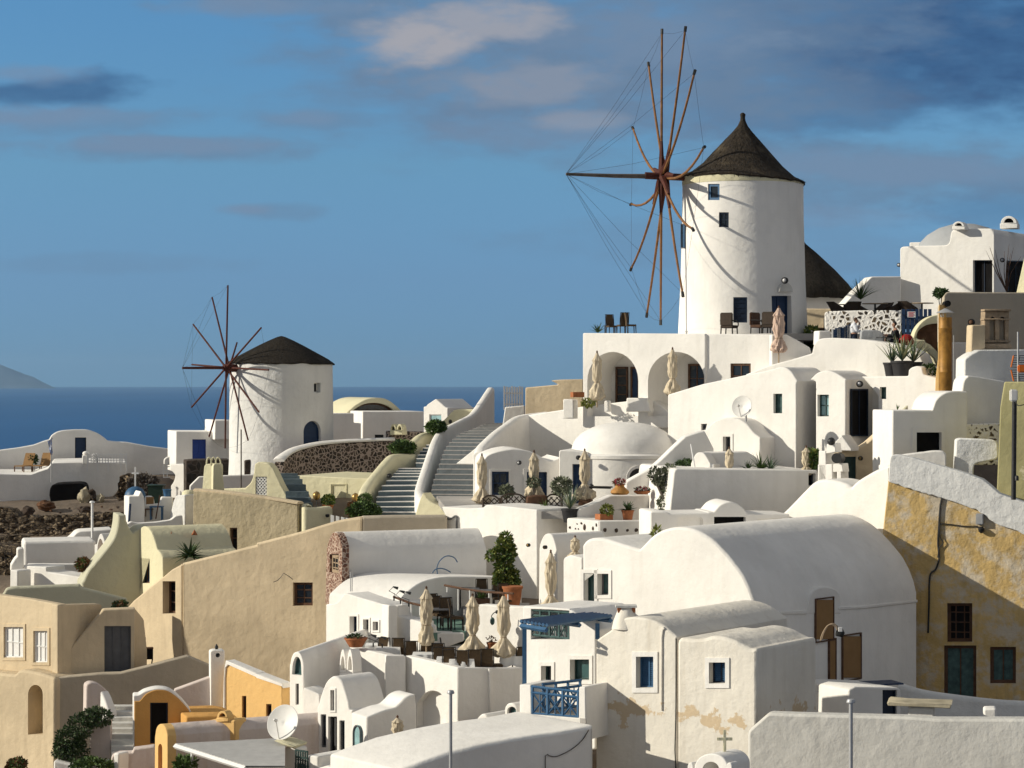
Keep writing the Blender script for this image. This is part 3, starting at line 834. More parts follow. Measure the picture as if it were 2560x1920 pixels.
for k in range(12):
    if k not in (2, 1): tube(bm, [tips[k], tips[k].lerp(tips[(k + 1) % 12], .5) - Vector((0, 0, .1)), tips[(k + 1) % 12]], .005, 3)
obj('rigging', bm, M['darkmetal'], mill)
# ---- larger mill
D2 = 112.0
cx2 = 1857.0
c2m = P3(cx2, 876, D2)
zt2 = P3(0, 462, D2).z - c2m.z
mill2 = thing('windmill', 'larger white windmill with a pointed thatched roof and long bowed wooden arms', 'windmill', c2m, 'windmills on the ridge')
rt, rb = 150.5 / FOC * D2, 163 / FOC * D2
tower2 = mill_tower(mill2, c2m, [(rb * 1.01, -2.0), (rb, 0), (rb * .985, 1.2), (rt * 1.035, zt2 * .40), (rt * 1.005, zt2 * .8), (rt, zt2)], 'white', .004)
bm = bmesh.new(); lathe(bm, c2m, [(rt + .014, zt2 - .04), (rt + .02, zt2 - .03), (rt + .02, zt2 + .2), (rt - .4, zt2 + .21)], 72)
for v in bm.verts:
    if v.co.z > c2m.z + zt2: v.co.z -= .06 * (v.co.x - c2m.x)
obj('eave_band', bm, M['cream'], mill2)
def rad2(py): k = (py - 462) / (876 - 462); return rt + (rb - rt) * max(0, min(1, k))
for (x0, y0, x1, y1, tl, fr_, pn, nx, ny, dp, kd, fw) in ((1275, 1450, 1375, 1590, 'J', 'blue', 'glass', 1, 1, .14, 'window', .12), (1370, 36, 1455, 165, 'K', 'navy', 'glass', 2, 2, .16, 'window', .07),
                                          (1497, 770, 1617, 990, 'K', 'navy', 'navy', 1, 5, .14, 'window', .07), (1845, 757, 2015, 1150, 'K', 'deepblue', 'deepblue', 2, 1, .5, 'door', .06)):
    q = t(tl, x0, y0, x1, y1); tower_open(tower2, mill2, c2m, q[0][0], q[1][0], q[0][1], q[1][1], rad2(q[1][1]), pn, fr_, dp, kd, nx=nx, ny=ny, fw=fw)
q = t('K', 1026, 135, 1058, 350); tower_open(tower2, mill2, c2m, q[0][0] + 1, q[1][0] + 2, q[0][1], q[1][1], rad2(q[1][1]), 'glass', 'greypaint', .12)
# arched hood with a lamp over the mill door
q = t('K', 1880, 645, 1998, 725); F = cyl_frame(c2m, (q[0][0] + q[1][0]) / 2, HY, rad2(730))
bm = bmesh.new(); cxm = (q[0][0] + q[1][0]) / 2; hp = [(cxm + (q[1][0] - cxm) * math.cos(math.pi * (1 - i / 12)), q[1][1] - (q[1][1] - q[0][1]) * math.sin(math.pi * (1 - i / 12))) for i in range(13)]
prism(bm, F, hp, .3, b=.03, rnd=0, out=.13); obj('door_hood', bm, M['white_grey'], mill2)
# thatched roof
jm = .005412 * D2 / 108
zj = lambda y: P3(0, 40 + y * TS, D2).z - c2m.z
prof = [(rt * .97, zj(1418)), (rt * 1.02, zj(1430)), (rt * 1.04, zj(1416)), (445 * jm, zj(1372)), (345 * jm, zj(1290)), (260 * jm, zj(1195)), (172 * jm, zj(1098)), (92 * jm, zj(1010)), (44 * jm, zj(950)), (24 * jm, zj(905)), (20 * jm, zj(880)), (24 * jm, zj(850)), (10 * jm, zj(836))]
cap_roof(mill2, c2m, prof, 'thatch', .06, .05, 96)
bm = bmesh.new()
for k in range(700):                                   # loose straw along the eave and over the courses
    a = random.uniform(0, 2 * math.pi); j = random.choice([1, 2, 2, 2, 3, 4, 5, 6]); f = random.random()
    r0, z0 = prof[j]; r1, z1 = prof[min(j + 1, len(prof) - 1)]
    r, z = r0 + (r1 - r0) * f, z0 + (z1 - z0) * f
    dz = .06 * math.cos(a) * r
    p0 = Vector((c2m.x + r * math.cos(a), c2m.y + r * math.sin(a), c2m.z + z - dz)); ln = random.uniform(.12, .34)
    sl_ = Vector((r0 - r1, 0, z0 - z1)).normalized(); dn = Vector((sl_.x * math.cos(a), sl_.x * math.sin(a), sl_.z))
    a2 = Vector((-math.sin(a), math.cos(a), 0)) * random.uniform(.01, .03); up = Vector((math.cos(a) * .5, math.sin(a) * .5, .7)) * .04
    v = [bm.verts.new(x) for x in (p0 - a2 - dn * .1 + up * .1, p0 + a2 - dn * .1 + up * .1, p0 + dn * ln + up + a2 * random.uniform(-2, 2))]
    bm.faces.new(v)
obj('loose_straw', bm, M['thatch'], mill2, clean=False)['kind'] = 'stuff'
HUB2 = P3(tx('J', 893), 40 + 1386 * TS, D2 - .7)
AX2 = Vector((-math.sin(R(80)), -math.cos(R(80)), .03)).normalized()
bm = bmesh.new(); tube(bm, [HUB2 - AX2 * 1.9, HUB2 + AX2 * .9], [.17, .17], 12); ball(bm, HUB2, .30, 2); obj('axle', bm, M['redwood'], mill2)
B2 = P3(tx('J', 52), 40 + 1366 * TS, D2 - 1.5)
bm = bmesh.new(); tube(bm, [HUB2, HUB2.lerp(B2, .5) - Vector((0, 0, .03)), B2], [.13, .10, .07], 10); obj('bowsprit', bm, M['greywood'], mill2)
tips2 = wheel(mill2, HUB2, AX2, 368 / FOC * D2, 12, 5.5, .072, .052, 'polewood', bowk=.075, board=(1.75, .17), tipmat='darkmetal')
bm = bmesh.new()
for k in range(12): tube(bm, [B2, B2.lerp(tips2[k], .5) - Vector((0, 0, .12)), tips2[k]], .007, 3)
for k in range(12): tube(bm, [tips2[k], tips2[k].lerp(tips2[(k + 1) % 12], .5) - Vector((0, 0, .1)), tips2[(k + 1) % 12]], .0065, 3)
obj('rigging', bm, M['darkmetal'], mill2)
# second thatched cap behind the larger mill
c3m = P3(tx('L', 250), 880, 124)
th = thing('thatched_hut', 'round white hut under a steep black thatched cone just behind the larger windmill', 'hut', c3m)
s3 = TS / FOC * 124; zz = lambda y: P3(0, 520 + y * TS, 124).z - c3m.z
bm = bmesh.new(); lathe(bm, c3m, [(430 * s3, -2.5), (430 * s3, zz(770))], 48); obj('wall', bm, M['white'], th)
cap_roof(th, c3m, [(400 * s3, zz(785)), (495 * s3, zz(790)), (500 * s3, zz(740)), (440 * s3, zz(660)), (330 * s3, zz(540)), (170 * s3, zz(390)), (75 * s3, zz(310)), (20 * s3, zz(225)), (.02, zz(205))], 'thatch_dark', 0, .05)

# ================================================================ THE MILL'S TERRACE AND THE ARCADE
F = Fr(tx('K', 1255), 103.5, 33)
def archpts(tile, x0, y0, x1, y1, ry, n=16):
    return arch(tile, x0, y0, x1, y1, n, ry)
arc = house('arcade_house', 'white flat-roofed arcade with two wide arches under the larger windmill', 'house', F,
            t('K', 196, 1080, 1256, 1086, 1256, 1900, 196, 1900), 7.5, 'white', b=.04, holes=[(archpts('K', 236, 1243, 676, 1800, 250), 2.2), (archpts('K', 760, 1243, 1250, 1800, 250), 2.2)])
Fb = Fr(0, 0, 33, pt=F.at(0, 0, 2.18))
def back_panel(th, Fb, r, fr, pn, nx=1, ny=1, kind='door'):
    w = W(r, fr, pn, nx, ny, dp=0.0, kind=kind, fw=.09); add_opening(th, Fr(0, 0, Fb.yaw, pt=Fb.at(0, 0, -.07)), w)
bm = bmesh.new(); prism(bm, Fb, t('K', 200, 1200, 1300, 1200, 1300, 1800, 200, 1800), .1, b=0, rnd=0); obj('back_wall', bm, M['white'], arc)
back_panel(arc, Fb, rect('K', 482, 1372, 590, 1690), 'wood', 'glass', 1, 4)
back_panel(arc, Fb, rect('K', 612, 1372, 690, 1690), 'wood', 'deepblue')
back_panel(arc, Fb, rect('K', 1110, 1347, 1262, 1600), 'wood', 'glass', 2, 2, 'window')
F = Fr(tx('K', 1825), 102.2, 27)
th = house('side_wing', 'white wing with a half-hidden brown window beside the arcade', 'house', F, t('K', 1258, 1086, 1826, 1092, 1826, 1700, 1258, 1700), 4.2, 'white',
      [W(rect('K', 1472, 1343, 1648, 1560), 'wood', 'glass', 2, 2, dp=.12, fw=.1)])
# terrace floor around the larger mill
def floor(name, pts, z, th, mat, kind='structure'):
    """flat paving: corners (x, y) in metres"""
    bm = bmesh.new(); a = [bm.verts.new((x, y, z)) for x, y in pts]; c = [bm.verts.new((x, y, z - th)) for x, y in pts]; k = len(pts)
    bm.faces.new(a); bm.faces.new(c[::-1])
    for i in range(k): bm.faces.new((a[i], c[i], c[(i + 1) % k], a[(i + 1) % k]))
    return setting(obj(name, bm, M[mat]), kind)
def XY(px, d): return ((px - CX) / FOC * d, d)
zt = P3(0, 832, 103.5).z
floor('mill_terrace', [XY(1475, 109.6), XY(1930, 103), XY(2080, 104), XY(2400, 106), XY(2400, 128), XY(1500, 128)], zt - .03, .3, 'paving')
F = Fr(tx('K', 1830), 101.6, -6)
slab_wall('stair_wall', 'white shaded wall with a sloping top right under the pinkish parasol', F, t('K', 1827, 1092, 1960, 1094, 2050, 1140, 2160, 1205, 2180, 1260, 2180, 1600, 1827, 1600), .4, 'white')
# sloping sunlit wall in front of the arcade: the vaulted row and the wall above it
F = Fr(1920, 101.2, 30)
up = t('K', 1600, 1440) + t('L', 0, 1362, 200, 1310, 380, 1256) + cv(t('L', 384, 1230, 400, 1175, 440, 1135, 520, 1122, 640, 1125, 800, 1135, 960, 1155, 1100, 1180, 1220, 1215, 1310, 1262)) + t('L', 1340, 1330, 1340, 1800) + t('K', 1600, 1800)
slab_wall('terrace_parapet', 'big sunlit white parapet with a humped top below the seated people', F, up, 1.2, 'white', 'wall')
F = Fr(tx('K', 2050), 96.4, 40)
pts = t('C', 1345, 92, 1650, 0) + t('K', 1800, 1402, 1890, 1376) + cv(t('K', 1900, 1373, 1950, 1380, 2000, 1416, 2030, 1460, 2054, 1496)) + t('D', 246, 0, 246, 1200) + t('C', 1345, 1200)
row = house('vaulted_row', 'sunlit white row of small vaulted rooms with dark doors behind a sloping wall', 'house', F, pts, 2.3, 'white',
            [W(rect('D', 46, 84, 122, 253), 'green', 'teal', dp=.22), W(t('C', 1632, 345, 1686, 343, 1672, 398, 1634, 400), 'greypaint', 'glass', dp=.15)])
F2 = Fr(tx('D', 670), 95.6, 40)
pts = t('D', 412, 700) + t('L', 412, 1500, 366, 1480) + cv(t('L', 372, 1474, 420, 1428, 480, 1406, 530, 1406, 590, 1428, 640, 1460, 674, 1482)) + t('D', 672, 700)
mass(row, 'vault', F2, pts, 2.1, 'white', [W(rect('D', 427, 92, 525, 280), 'green', 'paleglass', 2, 2, dp=.25)])
Fd = Fr(tx('D', 900), 97.2, 14)
pts = t('L', 640, 1480, 880, 1480) + t('D', 962, 0, 962, 700, 560, 700) + t('L', 560, 1480)
mass(row, 'door_bay', Fd, pts, 2.0, 'white')
Fs = side(F2, *t('D', 672, 300)[0])
add_opening(row, Fr(0, 0, Fs.yaw, pt=Fs.p0 + Fs.n * .05), W(rect('D', 712, 42, 858, 452), 'navy', 'void', 2, 1, kind='door', dp=0.0, fw=.06))
F3 = Fr(tx('D', 1100), 95.4, 40)
pts = t('L', 806, 1455, 1210, 1452) + cv(t('L', 1214, 1400, 1240, 1378, 1290, 1366, 1330, 1380)) + t('L', 1345, 1440, 1460, 1470) + t('D', 1460, 900, 800, 900, 860, 600, 950, 330, 950, 100)
mass(row, 'end_room', F3, pts, 2.4, 'white', [W(rect('D', 966, 26, 1021, 130), 'green', 'teal', dp=.2)])

# ================================================================ UPPER RIGHT: houses behind and beside the dotted wall
F = Fr(tx('L', 1958), 117, 32)
pts = t('L', 1140, 1000, 1140, 350, 1160, 334, 1300, 326, 1568, 322, 1582, 180, 1958, 176, 1958, 1000)
upper = house('upper_house', 'tall white cube house with arched chimneys and dark doors at the top of the ridge', 'house', F, pts, 7.5, 'white',
              [W(rect('L', 1770, 450, 1938, 790), 'navy', 'void', 2, 1, kind='door', dp=.3)], b=.05, rnd=.3)
bm = bmesh.new(); q = P3(tx('L', 1690), 620, 121.5); lathe(bm, (q.x, q.y, P3(0, 520 + 330 * TS, 121).z), [(2.5, -.4), (2.3, .2), (1.9, .62), (1.3, .98), (.6, 1.18), (.05, 1.22)], 40); obj('dome', bm, M['greyrender'], upper)
Fs = side(F, tx('L', 1958), 700)
add_opening(upper, Fr(0, 0, Fs.yaw, pt=Fs.p0 + Fs.n * .06), W(rect('L', 2068, 455, 2205, 790), 'navy', 'void', 2, 1, kind='door', dp=0.0))
def arch_chimney(name, label, px, py_top, py_base, d, wpx, yaw, mat, n=2, loc_cat='chimney', hole='void'):
    """square stack under little barrel caps with dark round-headed mouths"""
    F = Fr(px, d, yaw); th = thing(name, label, loc_cat, P3(px, py_base, d))
    h = py_base - py_top; w = wpx / 2
    mass(th, 'stack', F, [(px - w, py_top + h * .62), (px + w, py_top + h * .62), (px + w, py_base), (px - w, py_base)], wpx / FOC * d * .9, mat, b=.03)
    for k in range(n):
        c = px - w + (k + .5) * wpx / n; r = wpx / n * .46
        a = [(c + r * math.cos(math.pi * (1 - i / 10)), py_top + h * .62 - h * .6 * math.sin(math.pi * (1 - i / 10))) for i in range(11)]
        r2 = r * .6; a2 = [(c + r2 * math.cos(math.pi * (1 - i / 10)), py_top + h * .56 - h * .36 * math.sin(math.pi * (1 - i / 10))) for i in range(11)]
        mass(th, 'hood', F, a, wpx / FOC * d * .85, mat, b=.02, rnd=0, holes=[(a2, .3)])
        u = [F.uv(F.hit(*p)) for p in a2]
        bm = bmesh.new(); bm.faces.new([bm.verts.new(F.at(*x, .28)) for x in u]); obj('flue', bm, M[hole], th, clean=False)
    return th
arch_chimney('chimney', 'low white chimney with a dark arched mouth at the tall cube house roof edge', tx('L', 1645), 553, 574, 117.4, 32, 30, 'white', 1)
arch_chimney('chimney', 'boxy white double-hooded chimney higher on the roof of the tall cube house', tx('L', 2080), 539, 571, 119, 44, 20, 'white', 1)
slab_wall('roof_parapet', 'low white block on the roof of the tall cube house next to its grey dome', Fr(tx('L', 1300), 122, 20), t('L', 1222, 297, 1345, 293, 1345, 380, 1222, 380), 1.5, 'white')
F = Fr(tx('L', 1150), 119, -8)
slab_wall('gable_wall', 'pale grey sloping wall between the black thatch and the tall cube house', F, t('L', 640, 1000, 640, 850, 760, 720, 895, 592, 1150, 590, 1150, 1000), 1.2, 'white')
F = Fr(tx('L', 400), 116, 10)
slab_wall('garden_wall', 'plain beige garden wall at the foot of the thatched hut', F, t('L', 300, 868, 560, 870, 560, 1040, 300, 1040), .5, 'beige')
F = Fr(tx('L', 400), 112, 10)
slab_wall('garden_rail', 'low brown planter edge below the beige garden wall', F, t('L', 315, 1030, 520, 1038, 520, 1060, 315, 1056), .3, 'wood')
# dotted wall: white wash with bare stones, carries the cafe terrace
F = Fr(tx('L', 1155), 108, 18)
dot = slab_wall('stone_dotted_wall', 'white wall studded with bare dark stones under the wicker cafe chairs', F, t('L', 488, 905, 520, 892, 800, 884, 1156, 884, 1156, 1300, 488, 1300), 1.0, 'stonedots')
floor('cafe_terrace', [XY(tx('L', 480), 109.5), XY(tx('L', 1480), 108.2), XY(tx('L', 1900), 112), XY(tx('L', 1900), 118), XY(tx('L', 480), 118)], P3(0, 520 + 890 * TS, 108.4).z - .35, .3, 'paving')
# blue slatted gate with a warning board
F = Fr(tx('L', 1270), 107.4, 8)
th = thing('slatted_gate', 'dark blue slatted wooden gate carrying a small sign', 'gate', F.hit(tx('L', 1270), 520 + 1150 * TS))
u0, z1 = F.uv(F.hit(tx('L', 1157), 520 + 874 * TS)); u1, z0 = F.uv(F.hit(tx('L', 1395), 520 + 1160 * TS))
bm = bmesh.new()
k = u0
while k < u1: fbox(bm, F, k, k + .16, z0, z1, -.03, .02); k += .20
obj('boards', bm, M['deepblue'], th)
bm = bmesh.new()
for z in (z0 + .35, z1 - .45): fbox(bm, F, u0, u1, z, z + .12, .025, .06)
obj('rails', bm, M['deepblue'], th)
Fsg = Fr(tx('L', 1240), 107.2, 8)
sg = thing('notice_board', 'small white notice with red lines of lettering on the blue slatted gate', 'sign', Fsg.hit(tx('L', 1240), 520 + 945 * TS))
u0, z1 = Fsg.uv(Fsg.hit(tx('L', 1205), 520 + 895 * TS)); u1, z0 = Fsg.uv(Fsg.hit(tx('L', 1275), 520 + 945 * TS))
bm = bmesh.new(); fbox(bm, Fsg, u0, u1, z0, z1, 0, .03); obj('board', bm, M['whitepaint'], sg)
bm = bmesh.new()
for i in range(4): fbox(bm, Fsg, u0 + .04, u1 - .04 - .06 * (i % 2), z1 - (z1 - z0) * (.22 + .21 * i), z1 - (z1 - z0) * (.12 + .21 * i), -.012, -.004)
obj('lettering', bm, M['signred'], sg)
# beam-and-brown-panel oven hood beside the pipe
F = Fr(tx('L', 1400), 102, -4)
hood = cv(t('L', 1250, 1130, 1280, 1050, 1330, 985, 1400, 940, 1480, 920)) + t('L', 1490, 1420, 1440, 1300)
slab = thing('arched_recess', 'cream arched recess closed by a rust-brown woven panel behind the pipe', 'recess', F.hit(tx('L', 1400), 900))
bm = bmesh.new(); prism(bm, F, hood, .6, [(cv(t('L', 1275, 1122, 1300, 1060, 1350, 1020, 1400, 1003, 1470, 996)) + t('L', 1470, 1250, 1400, 1180), .15)], b=.03, rnd=0); obj('arch', bm, M['cream'], slab)
bm = bmesh.new(); prism(bm, F, cv(t('L', 1265, 1130, 1300, 1060, 1350, 1020, 1400, 1003, 1476, 996)) + t('L', 1480, 1290, 1400, 1190), .05, b=0, rnd=0, out=-.14); obj('woven_panel', bm, M['rock_red'], slab)
F = Fr(tx('L', 1280), 101, -4)
slab_wall('low_block', 'pale cream block between the agaves and the rust-brown recess', F, t('L', 1165, 1135, 1360, 1140, 1372, 1330, 1165, 1330), .6, 'cream')
# grey-beige parapet at the top corner, cream sliver of a nearer wall
F = Fr(tx('L', 1540), 95, -8)
pts = t('L', 1515, 830, 1520, 760) + cv(t('L', 1522, 752, 1545, 728, 1580, 726)) + t('L', 2300, 730, 2300, 1240, 1590, 1240, 1590, 1160, 1480, 1160, 1480, 830)
top_r = house('corner_house', 'grey-beige unpainted house with an old stone niche behind the ochre pipe', 'house', F, pts, 3.0, 'beige_grey', az=9)
Fl = Fr(tx('L', 1460), 93.6, 30)
mass(top_r, 'pilaster', Fl, t('L', 1474, 835, 1484, 835, 1484, 1760, 1440, 1760, 1446, 1480, 1468, 1300), .8, 'apricot', b=.02)
F = Fr(tx('L', 1700), 94, -10)
mass(top_r, 'lower_wall', F, t('L', 1586, 1160, 1760, 1160, 1760, 1700, 1560, 1700), .6, 'white')
bm = bmesh.new(); q = P3(tx('L', 1545), 520 + 829 * TS, 94.4); tube(bm, [q + Vector((-.05, -.5, 0)), q + Vector((0, .4, 0))], .125, 16); obj('drain_mouth', bm, M['void'], top_r)
F = Fr(tx('L', 2200), 98, 40)
slab_wall('wall_end', 'cream sunlit end of a wall at the edge beside the tall cube house', F, t('L', 2142, 735, 2215, 410, 2330, 300, 2330, 735), .6, 'cream')
# stone niche with two little columns
F = Fr(tx('L', 1980), 92, -6)
niche = thing('stone_niche', 'weathered carved stone niche with two narrow openings and ledges', 'niche', F.hit(tx('L', 1980), 870))
op = [arch('L', 1915, 940, 1965, 1140), arch('L', 2000, 940, 2050, 1140)]
bm = bmesh.new(); prism(bm, F, t('L', 1872, 895, 2085, 890, 2080, 1180, 1868, 1180), .5, [(o, .25) for o in op], b=.03, rnd=.03); obj('frame', bm, M['palewood'], niche)
for o in op:
    bm = bmesh.new(); prism(bm, F, o, .05, b=0, rnd=0, out=-.22); obj('recess', bm, M['beige_grey'], niche)
for y in ((874, 892, .15), (955, 968, .08), (1145, 1160, .08), (1175, 1215, .2)):
    bm = bmesh.new(); prism(bm, F, t('L', 1862, y[0], 2092, y[0], 2092, y[1], 1862, y[1]), .5, b=.02, rnd=.02, out=y[2]); obj('ledge', bm, M['palewood'], niche)
F = Fr(tx('L', 1760), 91.4, -12)
slab_wall('patched_wall', 'flaking ochre-stained wall end under the stone niche', F, t('L', 1762, 1010, 1880, 1010, 1880, 1215, 1800, 1240, 1750, 1300), .5, 'beige')
F = Fr(tx('L', 1700), 90.8, -14)
slab_wall('rough_wall', 'rough grey plastered wall with a sunlit edge below the stone niche', F, t('L', 1700, 1305, 1760, 1262, 1830, 1225, 2300, 1222, 2300, 1900, 1690, 1900), .8, 'white_rough')
F = Fr(tx('L', 1700), 89.9, -14)
slab_wall('shoulder_wall', 'smooth shaded white wall with a rounded shoulder under the rough grey wall', F, cv(t('L', 1675, 1600, 1690, 1500, 1720, 1460, 1760, 1450, 2010, 1490)) + t('L', 2060, 1500) + t('D', 2040, 500, 1690, 500), .9, 'white')

# the white front with the dark square window
F = Fr(tx('D', 1075), 88.2, -13)
pts = t('D', 1075, 225, 1415, 225) + cv(t('D', 1420, 218, 1450, 140, 1500, 92, 1560, 66, 1640, 60, 1722, 64)) + t('D', 1732, 900, 1075, 900)
house('shaded_front', 'white house front with a stepped round shoulder and one dark square window', 'house', F, pts, 2.0, 'white',
      [W(rect('D', 1282, 418, 1497, 600), 'void', 'void', dp=.25, trim=.18)])
F = Fr(tx('D', 1900), 89.3, -10)
slab_wall('dotted_base', 'white wall base with a few large dark stones beside the olive wall', F, t('D', 1700, 345, 2010, 340, 2010, 700, 1700, 700), .4, 'stonedots')
F = Fr(tx('D', 1640), 86.3, 6)
slab_wall('rough_block', 'rough white rounded block of wall beside the olive wall', F, t('D', 1612, 760, 1625, 480, 1660, 468, 1940, 480, 1985, 500, 1990, 640, 1940, 660, 1780, 690, 1775, 800, 1620, 800), .7, 'white_rough', rnd=.15)
F = Fr(tx('D', 1100), 86.4, 8)
slab_wall('low_parapet', 'small grey-white parapet with a rounded top in front of the dark square window', F, t('D', 1090, 620, 1200, 604, 1330, 588) + cv(t('D', 1340, 588, 1430, 576, 1510, 580, 1540, 610)) + t('D', 1545, 800, 1090, 800), .4, 'white')
F = Fr(tx('D', 2000), 85.6, 22)
olive = house('olive_house', 'olive-yellow peeling house wall at the edge of the view', 'house', F, t('D', 2040, -20, 2330, -20, 2330, 1300, 1960, 1300, 1985, 700, 2005, 200), 3.0, 'olive')
# cream retaining walls stepping down to the stairs
F = Fr(tx('D', 1180), 95, -8)
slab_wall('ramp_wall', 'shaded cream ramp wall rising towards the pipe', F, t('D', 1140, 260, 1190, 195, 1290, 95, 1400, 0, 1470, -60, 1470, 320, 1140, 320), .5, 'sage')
F = Fr(tx('D', 1045), 92.5, -6)
th = house('ramp_house', 'beige shaded ramp wall with a dark green door under a small white roof ridge', 'house', F, t('D', 600, 570, 780, 560, 860, 505, 1052, 335, 1060, 900, 600, 900), .6, 'beige',
      [W(rect('D', 630, 628, 762, 860), 'green', 'green', kind='door', dp=.15)])
bm = bmesh.new(); Fz = Fr(tx('D', 640), 91.9, 30); prism(bm, Fz, t('D', 570, 570, 580, 500, 638, 442, 720, 560, 720, 580), .9, b=.03, rnd=.02); obj('roof_ridge', bm, M['white'], th)

# ================================================================ OCHRE HOUSE AND THE WALLS ABOVE IT
F = Fr(tx('D', 1050), 84.8, 17)
edge = []
for k in range(41):
    s = k / 40; e = [(1040, 835), (1200, 880), (1350, 935), (1500, 965), (1800, 1070), (1950, 1180), (2212, 1288), (2600, 1440)]
    i = min(6, int(s * 7)); f = s * 7 - i
    edge.append((e[i][0] + (e[i + 1][0] - e[i][0]) * f, e[i][1] + (e[i + 1][1] - e[i][1]) * f + random.uniform(-9, 9)))
pts = t('D', *[v for q in edge for v in q]) + t('H', 2600, 1500, 1000, 1500) + t('D', 985, 1340)
ochre = house('ochre_house', 'old ochre house with flaking render, a boarded dark doorway and a teal door', 'house', F, pts, 3.5, 'ochre',
              [W(rect('H', 1547, 235, 1765, 572), 'wood', 'void', 3, 4, dp=.25, fw=.12), W(rect('H', 1520, 600, 1800, 1120), 'wood', 'teal', 2, 1, kind='door', dp=.2, fw=.12), W(rect('H', 1918, 612, 2142, 930), 'wood', 'teal', 2, 1, dp=.2, fw=.12)], b=.04)
Fp = Fr(0, 0, 17, pt=F.at(0, 0, -.12))
e2 = [(x, y + 14) for x, y in edge][::-1]
pts = t('D', 1052, 650, 1060, 622, 1080, 612, 1130, 612, 1250, 638, 1480, 705, 1700, 768, 1850, 822, 1930, 885, 1995, 945, 2212, 1022, 2600, 1140) + t('D', *[v for q in e2 for v in q])
slab_wall('coping_wall', 'sloping grey-white plastered wall along the top of the ochre house', Fp, pts, .7, 'white_rough', 'wall', b=.03)
# white waves between the flat block and the ochre house
F = Fr(tx('D', 1000), 85.6, 44)
pts = t('D', 95, 1190, 98, 1160, 112, 1130) + cv(t('D', 120, 1118, 200, 1040, 330, 905, 390, 850, 450, 826, 520, 824, 600, 838, 680, 866, 714, 888, 730, 872, 780, 830, 900, 758, 1000, 712, 1060, 690)) + t('D', 1062, 1000, 1010, 1450, 95, 1450)
slab_wall('wave_wall', 'bright white wall with two soft wave-like humps beside the ochre house', F, pts, 1.4, 'white', b=.12)

# ================================================================ FLAT WHITE BLOCK AND ARCHED ANNEX
F = Fr(tx('C', 1400), 90.5, -11)
pts = t('C', 1352, 1420) + cv(t('C', 1362, 1110, 1372, 1000, 1388, 860, 1400, 760, 1418, 734, 1440, 730)) + t('D', 0, 738, 430, 745, 430, 1420)
blk = house('flat_block', 'wide flat-topped shaded white block with curved corner in the middle of the slope', 'house', F, pts, 5.5, 'white',
            [W(rect('D', 350, 772, 412, 880), 'navy', 'void', kind='door', dp=.4)])
F = Fr(tx('C', 1400), 86.5, -8)
pts = t('C', 1196, 1420, 1196, 1110, 1215, 1100, 1340, 1104, 1356, 1118, 1690, 1112, 1700, 1104, 1740, 1104) + cv(t('C', 1745, 1100, 1790, 1050, 1840, 1024, 1890, 1016, 1950, 1034, 2000, 1076, 2032, 1118)) + t('C', 2400, 1124, 2400, 1420)
house('arched_annex', 'low white annex with one round gable over a dark opening and shallow wall niches', 'house', F, pts, 2.2, 'white',
      [W(rect('C', 1746, 1148, 2020, 1300), 'void', 'void', dp=.4), W(t('C', 1430, 1175, 1450, 1150, 1630, 1150, 1650, 1175, 1650, 1330, 1430, 1330), 'white', 'white', dp=.12), W(t('C', 2095, 1185, 2130, 1160, 2330, 1160, 2330, 1330, 2095, 1330), 'white', 'white', dp=.12)])

# ================================================================ DOME HOUSE, RAMP AND STAIR TERRACE
F = Fr(tx('C', 1370), 105, 34)
pts = t('C', -500, 700, -200, 460, -60, 370, 20, 318, 100, 274, 320, 240, 700, 182, 990, 150, 1000, 122, 1190, 126, 1290, 190, 1372, 256, 1372, 700)
slab_wall('boundary_wall', 'long sunlit white wall climbing towards the arcade behind the white dome', F, pts, .6, 'white')
dome = thing('dome_house', 'white house with a broad smooth dome on a round drum with an arched window', 'house', P3(tx('C', 980), 1300, 102))
DC = P3(tx('C', 975), 952, 101.5)
def zpx(py, d): return (HY - py) / FOC * d
sD = TS / FOC * 101.5
bm = bmesh.new()
prof = [(468 * sD, zpx(960 + 612 * TS, 101.5)), (464 * sD, zpx(960 + 590 * TS, 101.5))]
for k in range(1, 15):
    a = k / 14 * math.pi / 2; prof.append((462 * sD * math.cos(a) ** .92 if k < 14 else .03, zpx(960 + 590 * TS, 101.5) + 262 * sD * math.sin(a) ** .95))
lathe(bm, (DC.x, DC.y, 0), prof, 72); obj('dome', bm, M['white'], dome)
bm = bmesh.new(); rD = 505 * sD
lathe(bm, (DC.x - .1, DC.y, 0), [(rD, zpx(960 + 1300 * TS, 101.5)), (rD, zpx(960 + 640 * TS, 101.5)), (rD + .05, zpx(960 + 632 * TS, 101.5)), (rD + .05, zpx(960 + 606 * TS, 101.5)), (rD, zpx(960 + 598 * TS, 101.5)), (rD - .3, zpx(960 + 590 * TS, 101.5))], 72)
drum = obj('drum', bm, M['white'], dome)
q = arch('C', 1012, 730, 1170, 900); Fq = cyl_frame((DC.x - .1, DC.y), tx('C', 1090), HY, rD); cut(drum, Fq, q, .3); add_opening(dome, Fq, W(q, 'navy', 'glass', dp=.22, trim=.12))
F = Fr(tx('C', 640), 99.3, 12)
mass(dome, 'wall', F, cv(t('C', 405, 585, 420, 572, 470, 570, 560, 578)) + t('C', 640, 590, 650, 1300, 405, 1300), 2.5, 'white', [W(rect('C', 520, 692, 602, 1080), 'deepblue', 'deepblue', kind='door', dp=.25)])
F = Fr(tx('C', 200), 100.6, -7)
pts = t('B', 1960, 1180, 1962, 690) + cv(t('B', 1968, 650, 2000, 615, 2060, 590, 2140, 570, 2212, 560)) + cv(t('C', 20, 560, 90, 566, 180, 588, 250, 628, 300, 655, 350, 660, 400, 640)) + t('C', 412, 630, 412, 1300)
